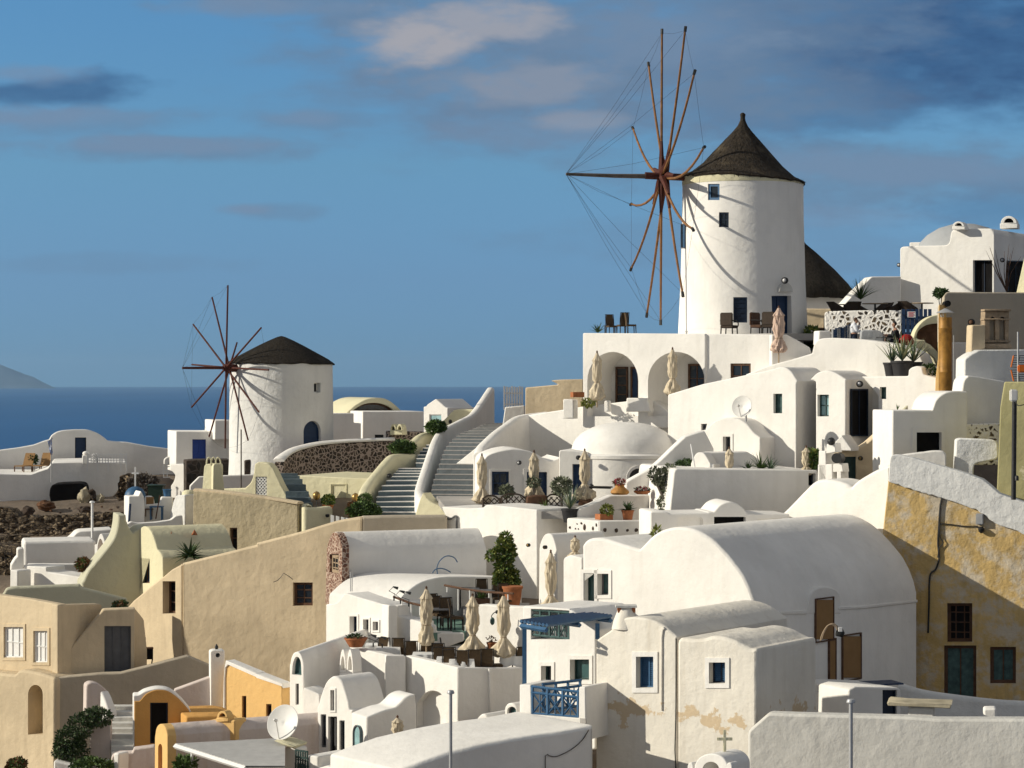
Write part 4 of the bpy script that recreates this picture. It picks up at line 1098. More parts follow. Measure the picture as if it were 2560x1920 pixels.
house('wave_front_house', 'shaded white house front with a wavy top and two blue doors behind the parasols', 'house', F, pts, 4.0, 'white',
      [W(rect('B', 2038, 757, 2185, 960), 'deepblue', 'glass', 2, 2, dp=.15, trim=.08, fw=.1), W(rect('C', 128, 760, 302, 1060), 'deepblue', 'deepblue', 2, 1, kind='door', dp=.2, trim=.14)])
# curved shaded wall between the stairs and the dome
path_wall('curved_wall', 'tall curved shaded wall sweeping from the wide stairs to the dome', [(*t('C', x, y)[0], d) for x, y, d in ((-235, 590, 103.5), (-215, 520, 104), (-120, 430, 105), (0, 340, 107), (110, 272, 109), (320, 240, 110))], -9, .5, 'white')
F = Fr(tx('C', 1500), 94.5, -14)
pts = t('C', 985, 1300, 985, 850, 1010, 834) + cv(t('C', 1170, 745, 1260, 680, 1400, 545, 1500, 452)) + t('C', 1560, 432, 1664, 402, 1700, 470, 1745, 560, 1750, 1300)
slab_wall('ramp_wall', 'shaded white ramp wall climbing diagonally in front of the dome', F, pts, .45, 'white')
F = Fr(tx('C', 800), 93.3, -14)
slab_wall('pot_ledge_wall', 'low white sloping ledge wall carrying the flower pots', F, t('C', 565, 1300, 565, 1086, 700, 1030, 855, 962, 1210, 958, 1260, 960, 1300, 1180, 1300, 1300), .5, 'white')
F = Fr(tx('C', 2140), 96.3, 40)
pts = t('C', 1650, 900, 1662, 402) + cv(t('C', 1668, 398, 1740, 330, 1810, 300, 1880, 292, 1960, 304, 2030, 348, 2085, 415, 2120, 446)) + t('C', 2146, 462, 2146, 900)
house('vault_room', 'sunlit white vaulted room with a single narrow framed window below the satellite dish', 'house', F, pts, 2.4, 'white', [W(rect('C', 1826, 454, 1890, 620), 'greypaint', 'glass', dp=.25, trim=.12)])
F = Fr(tx('C', 1800), 93.2, -10)
slab_wall('low_wall', 'low shaded white wall with a slanting end under the narrow framed window', F, t('C', 1690, 900, 1690, 588, 2030, 583, 2110, 632, 2140, 662, 2140, 900), .6, 'white')

# ---- wide stairs
def stairs(name, label, Lp, Rp, n, mat, nose=None, zdrop=2.5, nm='wide'):
    """flight between two traced edges: Lp and Rp = [(px, py, d)] from foot to head"""
    Lc = cv(Lp, 8); Rc = cv(Rp, 8)
    def samp(c, s):
        x = s * (len(c) - 1); i = min(int(x), len(c) - 2); f = x - i
        return P3(*[a + (b2 - a) * f for a, b2 in zip(c[i], c[i + 1])])
    th = thing(name, label, 'stairs', samp(Lc, 0))
    bm = bmesh.new(); bm2 = bmesh.new()
    for k in range(n):
        a0, b0 = samp(Lc, k / n), samp(Rc, k / n); a1, b1 = samp(Lc, (k + 1) / n), samp(Rc, (k + 1) / n)
        zt_ = (a1.z + b1.z) / 2; zb = zt_ - zdrop
        q = [Vector((v.x, v.y, zt_)) for v in (a0, b0, b1, a1)]; r = [Vector((v.x, v.y, zb)) for v in q]
        v = [bm.verts.new(x) for x in q + r]
        for f in ((0, 1, 2, 3), (4, 5, 1, 0), (5, 6, 2, 1), (7, 4, 0, 3)): bm.faces.new([v[i] for i in f])
        if nose:
            up_ = Vector((0, 0, .006)); e = .62
            w = [q[0] + up_, q[1] + up_, q[1].lerp(q[2], e) + up_, q[0].lerp(q[3], e) + up_]; w2 = [q[0] - Vector((0, .012, .03)), q[1] - Vector((0, .012, .03)), q[1] + up_ - Vector((0, .012, 0)), q[0] + up_ - Vector((0, .012, 0))]
            bm2.faces.new([bm2.verts.new(x) for x in w]); bm2.faces.new([bm2.verts.new(x) for x in w2])
    obj('steps', bm, M[mat], th, sharp=30)
    if nose: obj('painted_nosing', bm2, M[nose], th, sharp=30)
    else: bm2.free()
    return th
Lp = [(*t('B', x, y)[0], d) for x, y, d in ((1515, 1030, 105), (1520, 900, 107.5), (1580, 720, 111), (1640, 560, 114.5), (1760, 440, 118), (1900, 380, 120.5), (2010, 340, 122))]
Rp = [(*t('B', x, y)[0], d) for x, y, d in ((1930, 1075, 104.6), (1930, 920, 107.2), (1930, 740, 110.6), (1965, 580, 113.8), (2060, 455, 117.3), (2140, 390, 120), (2230, 335, 122))]
stairs('stairway', 'wide curving flight of grey-white steps between white parapets', Lp, Rp, 24, 'greystep', 'paving')
Lp = [(*t('B', x, y)[0], d) for x, y, d in ((1040, 1150, 106.5), (1050, 1010, 108.6), (1170, 830, 112), (1250, 735, 114))]
Rp = [(*t('B', x, y)[0], d) for x, y, d in ((1400, 1140, 106.3), (1430, 950, 109.2), (1455, 800, 112), (1490, 715, 114))]
stairs('stairway', 'narrow flight of slate-dark steps with white edges beside the cream parapet', Lp, Rp, 11, 'darkstep', 'white')
Lp = [(*t('B', x, y)[0], d) for x, y, d in ((1380, 720, 114.6), (1395, 640, 116), (1440, 580, 117.4), (1500, 525, 118.5))]
Rp = [(*t('B', x, y)[0], d) for x, y, d in ((1500, 715, 114.6), (1530, 640, 116), (1550, 575, 117.3), (1580, 520, 118.5))]
stairs('stairway', 'short upper flight of slate-dark steps above the landing', Lp, Rp, 6, 'darkstep', 'white')
q0, q1 = P3(*t('B', 1240, 735)[0], 114), P3(*t('B', 1495, 712)[0], 114.8)
floor('landing', [(q0.x, 113.9), (q1.x + .2, 113.9), (q1.x + .3, 115.6), (q0.x + .3, 115.6)], q0.z - .01, 2, 'darkstep')
def bpath(*v): return [(*t('B', v[i], v[i + 1])[0], v[i + 2]) for i in range(0, len(v), 3)]
path_wall('stair_parapet', 'pale curving parapet dividing the wide stairs from the narrow dark flight',
          bpath(1560, 1045, 104.2, 1500, 1010, 105, 1455, 930, 107, 1462, 860, 108.8, 1500, 740, 111.5, 1545, 600, 115, 1590, 470, 118, 1650, 390, 120, 1780, 320, 122, 1900, 255, 124, 1980, 150, 126, 2030, 75, 127.5, 2060, 30, 128.5), -9.5, .45, 'white')
path_wall('stair_parapet', 'cream sunlit parapet beside the lower dark flight', bpath(975, 950, 107.6, 985, 895, 108.4, 1040, 815, 110.4, 1120, 715, 112.6, 1190, 635, 114.2, 1240, 608, 115.2, 1392, 605, 116.2), -8.5, .5, 'cream')
path_wall('stair_parapet', 'cream sunlit parapet beside the short upper flight', bpath(1362, 525, 117, 1420, 470, 118.4, 1480, 425, 119.6, 1600, 405, 120.4), -8.5, .5, 'cream')
F = Fr(tx('B', 1890), 127, 14)
slab_wall('cream_wall', 'sage-cream wall with a rounded end and a round lamp at the head of the dark flight', F, t('B', 1590, 560, 1592, 345) + cv(t('B', 1600, 335, 1650, 285, 1700, 232, 1745, 217)) + t('B', 1895, 220, 1900, 560), .6, 'cream')
F = Fr(tx('B', 1640), 103.4, 32)
slab_wall('stair_foot_wall', 'cream flared wall foot where the two flights meet', F, t('B', 1372, 1230, 1372, 1140, 1410, 1010, 1442, 935, 1470, 975, 1500, 1012, 1560, 1045, 1640, 1075, 1640, 1230), .6, 'cream')
# beige garden wall and pickets at the head of the stairs
F = Fr(tx('C', 600), 115, 12)
slab_wall('garden_wall', 'beige wall with a rounded corner at the head of the wide stairs', F, t('C', 112, 420, 115, 42, 120, 30, 400, 5) + t('K', -80, 1490, 0, 1483, 200, 1478, 200, 1900) + t('C', 600, 420), .5, 'beige')
th = thing('picket_gate', 'little white picket gate at the head of the wide stairs', 'gate', P3(*t('B', 2180, 230)[0], 121))
F = Fr(tx('B', 2180), 121, -4)
for i in range(8):
    x = tx('B', 2146 + i * 22); u = F.uv(F.hit(x, 1000))[0]; za_ = F.uv(F.hit(x, 960 + (18 + 5 * (i % 3)) * TS))[1]; zb_ = F.uv(F.hit(x, 960 + 225 * TS))[1]
    bm = bmesh.new(); fbox(bm, F, u - .045, u + .045, zb_, za_, -.02, .02); obj('picket', bm, M['whitepaint'], th)
bm = bmesh.new()
u0, u1 = F.uv(F.hit(tx('B', 2140), 1000))[0], F.uv(F.hit(tx('B', 2310), 1000))[0]
for y in (80, 175): z = F.uv(F.hit(tx('B', 2150), 960 + y * TS))[1]; fbox(bm, F, u0, u1, z - .04, z + .04, .025, .06)
obj('rails', bm, M['whitepaint'], th)
F = Fr(tx('C', 60), 117, 0)
slab_wall('low_wall', 'short white wall beside the beige garden wall at the stair head', F, t('C', -60, 200, 112, 185, 112, 420, -90, 420), .4, 'white')

# ---- stone terrace walls by the smaller mill
path_wall('stone_terrace_wall', 'curved wall of dark stones in pink mortar under a rounded white coping', bpath(238, 672, 119.2, 262, 640, 119.8, 330, 592, 120.6, 420, 560, 121.4, 560, 528, 122.2, 760, 508, 123, 960, 498, 123.6, 1200, 488, 124), -8.5, .5, 'stonewall')
def coping(name, label, path, th, hgt, mat):
    P = [P3(*q) for q in spath(path)]; bm = bmesh.new(); rings = []
    for i, p in enumerate(P):
        d = P[min(i + 1, len(P) - 1)] - P[max(i - 1, 0)]; d.z = 0; d.normalize(); s = Vector((-d.y, d.x, 0))
        rings.append([bm.verts.new(p + s * a + Vector((0, 0, z))) for a, z in ((-.04, 0), (-.05, hgt * .5), (th * .2, hgt), (th * .8, hgt), (th + .05, hgt * .5), (th + .04, 0))])
    for a, b2 in zip(rings, rings[1:]):
        for k in range(6): bm.faces.new((a[k], a[(k + 1) % 6], b2[(k + 1) % 6], b2[k]))
    bm.faces.new(rings[0]); bm.faces.new(rings[-1][::-1])
    return tag(obj(name, bm, M[mat]), label, 'coping')
coping('wall_coping', 'rounded pale coping lying on the curved dark stone wall', bpath(238, 672, 119.2, 262, 640, 119.8, 330, 592, 120.6, 420, 560, 121.4, 560, 528, 122.2, 760, 508, 123, 960, 498, 123.6, 1200, 488, 124), .5, .17, 'white')
F = Fr(tx('B', 1300), 124.5, -12)
slab_wall('stone_pier_wall', 'short wall of dark stones behind the round bush', F, t('B', 1136, 405, 1460, 412, 1460, 620, 1136, 620), .6, 'stonewall')
arch_chimney('chimney', 'cream double-arched chimney top on the dark stone pier', tx('B', 1212), 960 + 343 * TS, 960 + 440 * TS, 123.9, 32, 20, 'cream', 2)
th = thing('slatted_fence', 'low white slatted fence between the clipped bushes and the beige roofline', 'fence', P3(*t('B', 710, 1200)[0], 103))
F = Fr(tx('B', 710), 103, 10)
for x in (645, 690, 735, 775):
    bm = bmesh.new(); prism(bm, F, t('B', x, 1130 + (x - 645) * .2, x + 28, 1138 + (x - 645) * .2, x + 28, 1260, x, 1260), .06, b=.01, rnd=0); obj('slat', bm, M['whitepaint'], th)
# cream terrace front with the flat panel, small dark flight
F = Fr(tx('B', 1040), 113.5, 22)
th = house('cream_terrace', 'pale cream terrace wall with a blank square panel beside the dark flight', 'wall', F, t('B', 545, 1200, 520, 1055, 350, 790, 440, 794, 1046, 820, 1046, 1200), 5.5, 'cream', [W(rect('B', 650, 866, 780, 1040), 'cream', 'cream', dp=.04, trim=.03, tmat='cream', kind='panel')])
F = Fr(tx('B', 265), 111.3, 20)
cw = house('cream_wing', 'cream wall with a sloping end and a white lattice vent beside the small dark flight', 'wall', F, t('A', 1900, 1100, 1920, 905, 2110, 900) + cv(t('A', 2120, 895, 2165, 850, 2190, 780, 2200, 700, 2212, 684)) + t('B', 20, 672, 110, 684, 150, 730, 215, 870, 265, 960, 265, 1120), .5, 'cream', [W(rect('B', -5, 800, 95, 972), 'whitepaint', 'greypaint', dp=.12)])
bm = bmesh.new(); lattice(bm, F, rect('B', -2, 804, 93, 968), .17, .06, .06); obj('lattice', bm, M['whitepaint'], cw)
Lp = [(*t('B', x, y)[0], d) for x, y, d in ((260, 1060, 110), (255, 960, 111.5), (225, 830, 113.2), (195, 770, 114))]
Rp = [(*t('B', x, y)[0], d) for x, y, d in ((490, 1060, 110), (450, 960, 111.5), (385, 830, 113.2), (345, 770, 114))]
stairs('stairway', 'small dark flight of slate steps between cream walls below the smaller windmill', Lp, Rp, 7, 'darkstep')
# cream chimney tower, raw cement wall, rounded cream pier
F = Fr(tx('m', 1030), 109.5, 24)
ch = thing('chimney', 'tall tapering cream chimney with small ring-like arches on top', 'chimney', F.hit(tx('m', 1030), 1235))
mass(ch, 'stack', F, t('m', 905, 760, 930, 470, 945, 442, 1020, 440, 1030, 470, 1028, 760), .9, 'cream', b=.03)
mass(ch, 'shoulder', Fr(tx('m', 1090), 109.3, -20), t('m', 1030, 470, 1040, 440, 1108, 440, 1130, 500, 1158, 760, 1028, 760), .8, 'cream', b=.03)
for x in (985, 1035, 1085):
    bm = bmesh.new(); c = P3(tx('m', x), 1060 + 440 * 500 / 2212, 109.5)
    tube(bm, [c + Vector((.12 * math.cos(math.pi * i / 10), 0, .30 * math.sin(math.pi * i / 10) + .0)) for i in range(11)], .035, 8); obj('arch_ring', bm, M['cream'], ch)
F = Fr(tx('m', 1960), 105.2, 20)
cem = house('cement_wall', 'tall raw cement wall with rough trowel marks and one narrow dark window', 'wall', F, t('m', 805, 1200, 812, 742, 1000, 756, 1200, 775, 1400, 802, 1600, 830, 1800, 862, 1965, 888, 1965, 1900, 805, 1900), .6, 'cement', [W(rect('m', 1212, 1147, 1296, 1500), 'wood', 'void', 1, 3, dp=.2, fw=.1)], b=.03)
coping('wall_coping', 'thin pale worn coping along the raw cement wall', [(*t('m', x, y)[0], 105.1 + dd) for x, y, dd in ((812, 742, 2.15), (1200, 775, 1.4), (1600, 830, .7), (1965, 888, 0))], .5, .12, 'beige')
def pier(name, label, px, py0, py1, d, r, mat):
    c = P3(px, py1, d); bm = bmesh.new(); h = P3(px, py0, d).z - c.z
    lathe(bm, c, [(r, 0), (r, h - .3), (r * .9, h - .1), (r * .5, h), (.02, h + .01)], 28); return tag(obj(name, bm, M[mat]), label, 'pier')
pier('rounded_pier', 'rounded cream pier at the outer end of the raw cement wall', tx('m', 760), 1060 + 730 * 500 / 2212, 1340, 108.9, .34, 'cream')
path_wall('cream_parapet', 'cream parapet curving away at the end of the raw cement wall', bpath(352, 1046, 106.2, 385, 1035, 105.4, 430, 1062, 105, 560, 1066, 105.4, 660, 1056, 106), -9.6, .5, 'cream')

# ================================================================ BIG BEIGE HOUSE
F = Fr(454, 97.6, 44)
pts = t('E', 1040, 292, 1090, 276, 1150, 210, 1270, 110, 1400, 6) + t('A', 1415, 1655, 1480, 1600, 1560, 1556) + [(456, 1408), (456, 1900)] + t('E', 1040, 1590)
big = house('beige_house', 'big windowed beige house with a long sloping roofline in the lower middle', 'house', F, pts, 1.2, 'beige', [W(rect('E', 1405, 45, 1516, 325), 'wood', 'void', 2, 3, dp=.4, fw=.09)], b=.10, rnd=.02)
F = Fr(456, 97.5, 15)
pts = t('A', 1573, 1548, 1800, 1492, 2212, 1390) + t('B', 0, 1374, 400, 1272, 560, 1222, 700, 1180, 820, 1158, 920, 1148, 922, 2300) + [(456, 1900)]
mass(big, 'front', F, pts, 1.0, 'beige', [W(rect('F', 318, 56, 490, 258), 'wood', 'glass', 2, 3, dp=.22, fw=.11)], b=.10, rnd=.02)
F2 = Fr(0, 0, -6, pt=F.hit(tx('B', 921), 1400))
mass(big, 'rear_wall', F2, t('B', 918, 1148, 1200, 1140, 1640, 1138, 1652, 1150, 1655, 1800, 918, 1800), .8, 'beige_grey', b=.08)
# ---- house with the red stone gable
F = Fr(tx('B', 745), 90.5, 66)
pts = t('B', 612, 1420) + cv(t('B', 618, 1395, 640, 1320, 660, 1290, 680, 1281, 700, 1292, 722, 1335, 742, 1400)) + t('F', 742, 272, 598, 240)
stone = house('stone_gable_house', 'long white vaulted house with a narrow red stone gable and white-framed window', 'house', F, pts, .3, 'redstone', [W(t('B', 636, 1470, 714, 1470, 714, 1640, 636, 1626), 'palewood', 'glass', 3, 4, dp=.15, fw=.12)], b=.02, part='gable', rnd=0)
Fz = Fr(0, 0, 66, pt=F.at(0, 0, .25))
pts2 = t('B', 614, 1420) + cv(t('B', 620, 1395, 642, 1320, 662, 1288, 682, 1278, 702, 1288, 724, 1332, 746, 1402)) + t('B', 762, 1466) + t('F', 764, 400, 612, 400)
mass(stone, 'vault', Fz, pts2, 6.1, 'white', b=.03, rnd=0)

# ================================================================ CENTRE: terrace wall, planter, restaurant
F = Fr(tx('C', 220), 93.2, 40)
pts = t('B', 1640, 1260, 1640, 1148, 1600, 1060, 1830, 1074, 1955, 1070, 1992, 1042) + t('C', 0, 1062, 218, 1086, 220, 1440, 220, 2400) + t('B', 1640, 2400)
slab_wall('terrace_wall', 'tall sunlit white terrace wall with the cypress-like shrub and its shadow', F, pts, 2.1, 'white')
F = Fr(tx('C', 755), 91.5, 40)
pts = t('C', 473, 1158, 600, 1168, 755, 1182, 755, 1700, 473, 1700)
pl = slab_wall('planter_wall', 'white planter wall with a scatter of small dark stones below the flower pots', F, pts, 1.0, 'white')
F2 = Fr(0, 0, -16, pt=F.hit(tx('C', 754), 1320))
mass_pts = t('C', 752, 1182, 1140, 1178, 1192, 1178, 1192, 1700, 752, 1700)
pl2 = slab_wall('planter_wall', 'shaded white planter wall with four round dark stones', F2, mass_pts, .6, 'white')
def stud(F, tile, lst, mat, parent_label, th):
    for x, y, rx, ry in lst:
        bm = bmesh.new(); c = F.hit(*t(tile, x, y)[0]); s = TS / FOC * 91.5
        v = ball(bm, (0, 0, 0), 1.0, 2, (1, 1, 1), .35)
        for q in bm.verts: q.co = c + F.u * (q.co.x * rx * s) + F.n * (q.co.y * .05) + Vector((0, 0, q.co.z * ry * s))
        tag(obj('bare_stone', bm, M[mat]), parent_label, 'stone', 'bare stones set in the white planter wall')
stud(F, 'C', [(500, 1240, 10, 13), (562, 1208, 6, 6), (600, 1203, 11, 10), (549, 1250, 5, 8), (574, 1252, 5, 8), (627, 1238, 14, 30), (700, 1248, 9, 19), (729, 1218, 6, 16)], 'rock', 'small dark stone set flush in the sunlit face of the white planter wall', None)
stud(F2, 'C', [(802, 1260, 16, 18), (900, 1264, 17, 18), (997, 1264, 13, 13), (1074, 1262, 16, 17)], 'rock', 'round dark stone set in the shaded face of the white planter wall', None)
floor('dome_terrace', [XY(tx('B', 1560), 106), XY(tx('B', 1640), 96.4), XY(tx('C', 220), 93.4), XY(tx('C', 700), 93.5), XY(tx('C', 700), 104), XY(tx('B', 1900), 107)], P3(0, 960 + 1078 * TS, 95.5).z, .3, 'paving')
# sloped drop at the white terrace wall: little vault hoods
F = Fr(tx('C', 385), 89, 52)
pts = t('C', 230, 1900) + cv(t('C', 236, 1420, 250, 1360, 280, 1305, 315, 1292, 345, 1310, 370, 1370, 388, 1450)) + t('C', 392, 1520, 392, 1900)
house('hood_vault', 'small white vault hood with two little wall lamps behind the tall parasol', 'vault', F, pts, 2.6, 'white', b=.03)
F = Fr(tx('C', 610), 86, 46)
pts = t('C', 440, 1900, 442, 1530, 450, 1500, 500, 1478, 606, 1502, 606, 1900)
slab_wall('low_block', 'small white wall block with a rounded shoulder beside the big barrel vault', F, pts, 1.2, 'white')

# ---- big barrel vault
F = Fr(tx('G', 2115), 76, 41)
pts = t('C', 608, 1700, 606, 1400) + cv(t('C', 612, 1385, 640, 1352, 690, 1332, 760, 1330, 830, 1344)) + t('C', 960, 1386, 1098, 1427) + cv(t('C', 1110, 1415, 1200, 1322, 1280, 1270, 1360, 1244, 1440, 1235, 1540, 1247, 1640, 1288, 1740, 1355, 1850, 1465, 1940, 1575, 1995, 1650)) + t('G', 2050, 100, 2090, 210, 2116, 330, 2116, 2100, 600, 2100)
vault = house('barrel_vault_house', 'huge whitewashed barrel-vaulted house with tan shutters on its shaded flank', 'house', F, pts, 10.0, 'white',
              [W(rect('G', 622, -25, 716, 302), 'green', 'tealglass', kind='door', dp=.28, trim=.13), W(rect('G', 738, -20, 838, 165), 'greypaint', 'tealglass', dp=.3, trim=.12)], b=.10, rnd=.10)
Fs = side(F, *t('G', 2114, 900)[0])
def board(th, F, r, mat, name='shutter', dp=.06):
    bm = bmesh.new(); prism(bm, F, r, dp + .02, b=.012, rnd=0, out=dp); o = obj(name, bm, M[mat], th)
    q = [F.uv(F.hit(*p)) for p in r]; u0, u1 = min(a[0] for a in q), max(a[0] for a in q); z0, z1 = min(a[1] for a in q), max(a[1] for a in q)
    bm = bmesh.new()
    for a in ((u0 - .04, u0, z0 - .04, z1 + .04), (u1, u1 + .04, z0 - .04, z1 + .04), (u0, u1, z1, z1 + .04), (u0, u1, z0 - .04, z0)): fbox(bm, F, *a, -dp - .02, .01)
    obj('batten', bm, M['wood'], o)
    return o
Fs2 = Fr(0, 0, Fs.yaw, pt=Fs.p0)
board(vault, Fs2, rect('H', 403, 205, 552, 545), 'tan')
board(vault, Fs2, rect('H', 520, 552, 572, 1110), 'tan')
board(vault, Fs2, rect('H', 636, 520, 790, 878), 'tan')
bm = bmesh.new(); prism(bm, Fs2, cv(t('H', 330, 330, 345, 200, 380, 130, 440, 95, 520, 92, 590, 120, 622, 180, 626, 260)) + t('H', 626, 330), .9, b=.06, rnd=.05, out=.03); obj('dormer', bm, M['white'], vault)
bm = bmesh.new(); prism(bm, Fs2, t('H', 0, 305, 330, 292, 330, 330, 0, 330), .4, b=.03, rnd=.03, out=.06); obj('ledge', bm, M['white'], vault)
bm = bmesh.new(); prism(bm, Fs2, t('H', 600, 262, 800, 256, 1285, 205, 1285, 229, 800, 285, 600, 292), .4, b=.03, rnd=.03, out=.05); obj('ledge', bm, M['white'], vault)
# little yard with the navy door at its foot
F = Fr(tx('H', 1150), 76, -30)
yard = house('yard_shed', 'tiny white shed with a navy door at the foot of the barrel vault', 'shed', F, t('H', 700, 985, 760, 955, 1130, 965, 1150, 985, 1150, 1700, 690, 1700), 2.2, 'white', [W(rect('H', 990, 985, 1115, 1250), 'navy', 'navy', kind='door', dp=.12)])
c = P3(tx('H', 955), 1440 + 940 * TS, 76.9); bm = bmesh.new(); box(bm, c + Vector((0, .3, .02)), (1.5, .9, .05), .3, None); obj('hatch', bm, M['deepblue'], yard)
path_wall('yard_wall', 'low shaded white wall with worn patches running to the edge below the teal door', [(*t('H', x, y)[0], d) for x, y, d in ((1120, 930, 79.5), (1310, 985, 79), (1600, 1030, 78.5), (2000, 1075, 77.8), (2400, 1092, 77.2))], -15, .35, 'white_rough')

# ---- weathered white house in front
F = Fr(tx('G', 1425), 66.2, 36)
pts = t('G', 722, 2300, 724, 560, 760, 530, 850, 470, 905, 400) + cv(t('G', 935, 376, 990, 360, 1060, 354, 1150, 364, 1240, 392, 1320, 438, 1380, 486, 1425, 526)) + t('G', 1428, 2300)
worn = house('worn_house', 'weathered white house with peeling plaster, a low vault and two blue shutters', 'house', F, pts, 6.4, 'white_worn', [W(rect('G', 1076, 696, 1226, 966), 'blue', 'blue', 2, 1, dp=.25, trim=.14, slats=True, fw=.04)], b=.06)
F2 = Fr(tx('G', 2115), 64.6, 35)
pts = t('G', 1424, 2300, 1426, 528, 1560, 545, 1650, 540) + cv(t('G', 1665, 537, 1720, 520, 1780, 520, 1850, 533, 1930, 560, 2000, 598, 2055, 626)) + t('G', 2118, 628, 2118, 2300)
mass(worn, 'wing', F2, pts, 3.5, 'white_worn', [W(rect('G', 1706, 746, 1846, 928), 'navy', 'blue', 2, 1, dp=.25, trim=.13, slats=True, fw=.04)], b=.10, rnd=.2)
bm = bmesh.new(); prism(bm, F, cv(t('G', 1290, 640, 1292, 520, 1300, 460, 1312, 440, 1326, 452)) + t('G', 1312, 470, 1304, 530, 1302, 1160, 1290, 1160), .1, b=.012, rnd=0, out=.05); obj('drain_channel', bm, M['white_worn'], worn)
bm = bmesh.new(); tube(bm, [F.hit(*p) + F.n * .03 for p in t('G', 1424, 540, 1424, 900, 1418, 1300, 1412, 1500, 1422, 1700)], .018, 6); obj('cable', bm, M['darkmetal'], worn)
chm = thing('chimney', 'small white chimney with a flat slab cap on little bricks above the worn house', 'chimney', P3(tx('G', 975), 1440 + 360 * TS, 67.6))
c = P3(tx('G', 985), 1440 + 350 * TS, 67.6)
bm = bmesh.new(); lathe(bm, c + Vector((0, 0, -.35)), [(.42, 0), (.36, .25), (.24, .55), (.2, .62)], 20); obj('stack', bm, M['white_worn'], chm)
zc = P3(0, 1440 + 282 * TS, 67.6).z
for dx, dy in ((-.2, -.12), (.22, -.12), (0, .1), (.2, .16), (-.2, .16)):
    bm = bmesh.new(); box(bm, (c.x + dx, c.y + dy, zc), (.1, .1, .2)); obj('brick', bm, M['terracotta'], chm)
bm = bmesh.new(); box(bm, (c.x, c.y, P3(0, 1440 + 259 * TS, 67.6).z), (.62, .5, .06)); obj('cap', bm, M['white_grey'], chm)
# flat skirt roof and near parapet wall
F = Fr(tx('H', 600), 62.5, 16)
slab_wall('yard_parapet', 'wide grey-stained white parapet wall running along the bottom edge', F, t('G', 2038, 1340) + t('H', 0, 1186, 300, 1196, 800, 1208, 1200, 1218, 1450, 1236, 2400, 1236, 2400, 2300) + t('G', 2038, 2300), .5, 'white_grey', b=.07, rnd=.1)
floor('yard', [XY(tx('G', 2050), 64.2), XY(tx('H', 2600), 62.6), XY(tx('H', 2600), 80), XY(tx('G', 2100), 79)], -13.9, .3, 'paving')
F = Fr(tx('H', 1300), 63.2, 12)
tb = thing('stone_bench', 'white masonry bench topped by a long rough stone slab behind the parapet', 'bench', F.hit(tx('H', 1320), 1440 + 1230 * TS))
mass(tb, 'pedestal', F, t('H', 1212, 1130, 1436, 1130, 1436, 2300, 1212, 2300), .6, 'white')
bm = bmesh.new(); prism(bm, F, t('H', 1032, 1090, 1050, 1075, 1200, 1090, 1590, 1102, 1575, 1138, 1400, 1128, 1040, 1112), 1.0, b=.02, rnd=.02, out=.2); obj('slab', bm, M['rock_pale'], tb)
slab_wall('pier_block', 'small square white block on the far side of the parapet', Fr(tx('H', 1920), 63.4, 10), t('H', 1862, 1146, 1975, 1143, 1980, 2300, 1862, 2300), .5, 'white')
# bell arch with a cross
bellF = Fr(tx('G', 1720), 59.5, 40)
ba = thing('bell_arch', 'white rounded bell arch topped by a small stone cross at the bottom edge', 'bell arch', bellF.hit(tx('G', 1720), 2000))
a0 = [(1720 + 145 * math.cos(math.pi * (1 - i / 14)), 1660 - 125 * math.sin(math.pi * (1 - i / 14))) for i in range(15)]
a1 = [(1718 + 72 * math.cos(math.pi * (1 - i / 14)), 1672 - 68 * math.sin(math.pi * (1 - i / 14))) for i in range(15)]
mass(ba, 'arch', bellF, t('G', *[v for q in a0 for v in q], 1865, 1900, 1575, 1900), 1.0, 'white', b=.03, rnd=0, holes=[(t('G', *[v for q in a1 for v in q], 1790, 1860, 1646, 1860), .95)])
for x, dx in ((1545, -30), (1880, 18)):
    mass(ba, 'horn', bellF, cv(t('G', x - 30, 1720, x - 28, 1640, x - 8, 1612, x + 16, 1630, x + 26, 1720)), .3, 'white', b=.02, rnd=0)
bm = bmesh.new(); c = bellF.hit(*t('G', 1742, 1445)[0]) + bellF.inw * .5
box(bm, c + Vector((0, 0, -.06)), (.075, .06, .62)); box(bm, c + Vector((0, 0, .05)), (.40, .055, .075)); box(bm, c + Vector((0, 0, .26)), (.07, .055, .05)); obj('cross', bm, M['cream'], ba)

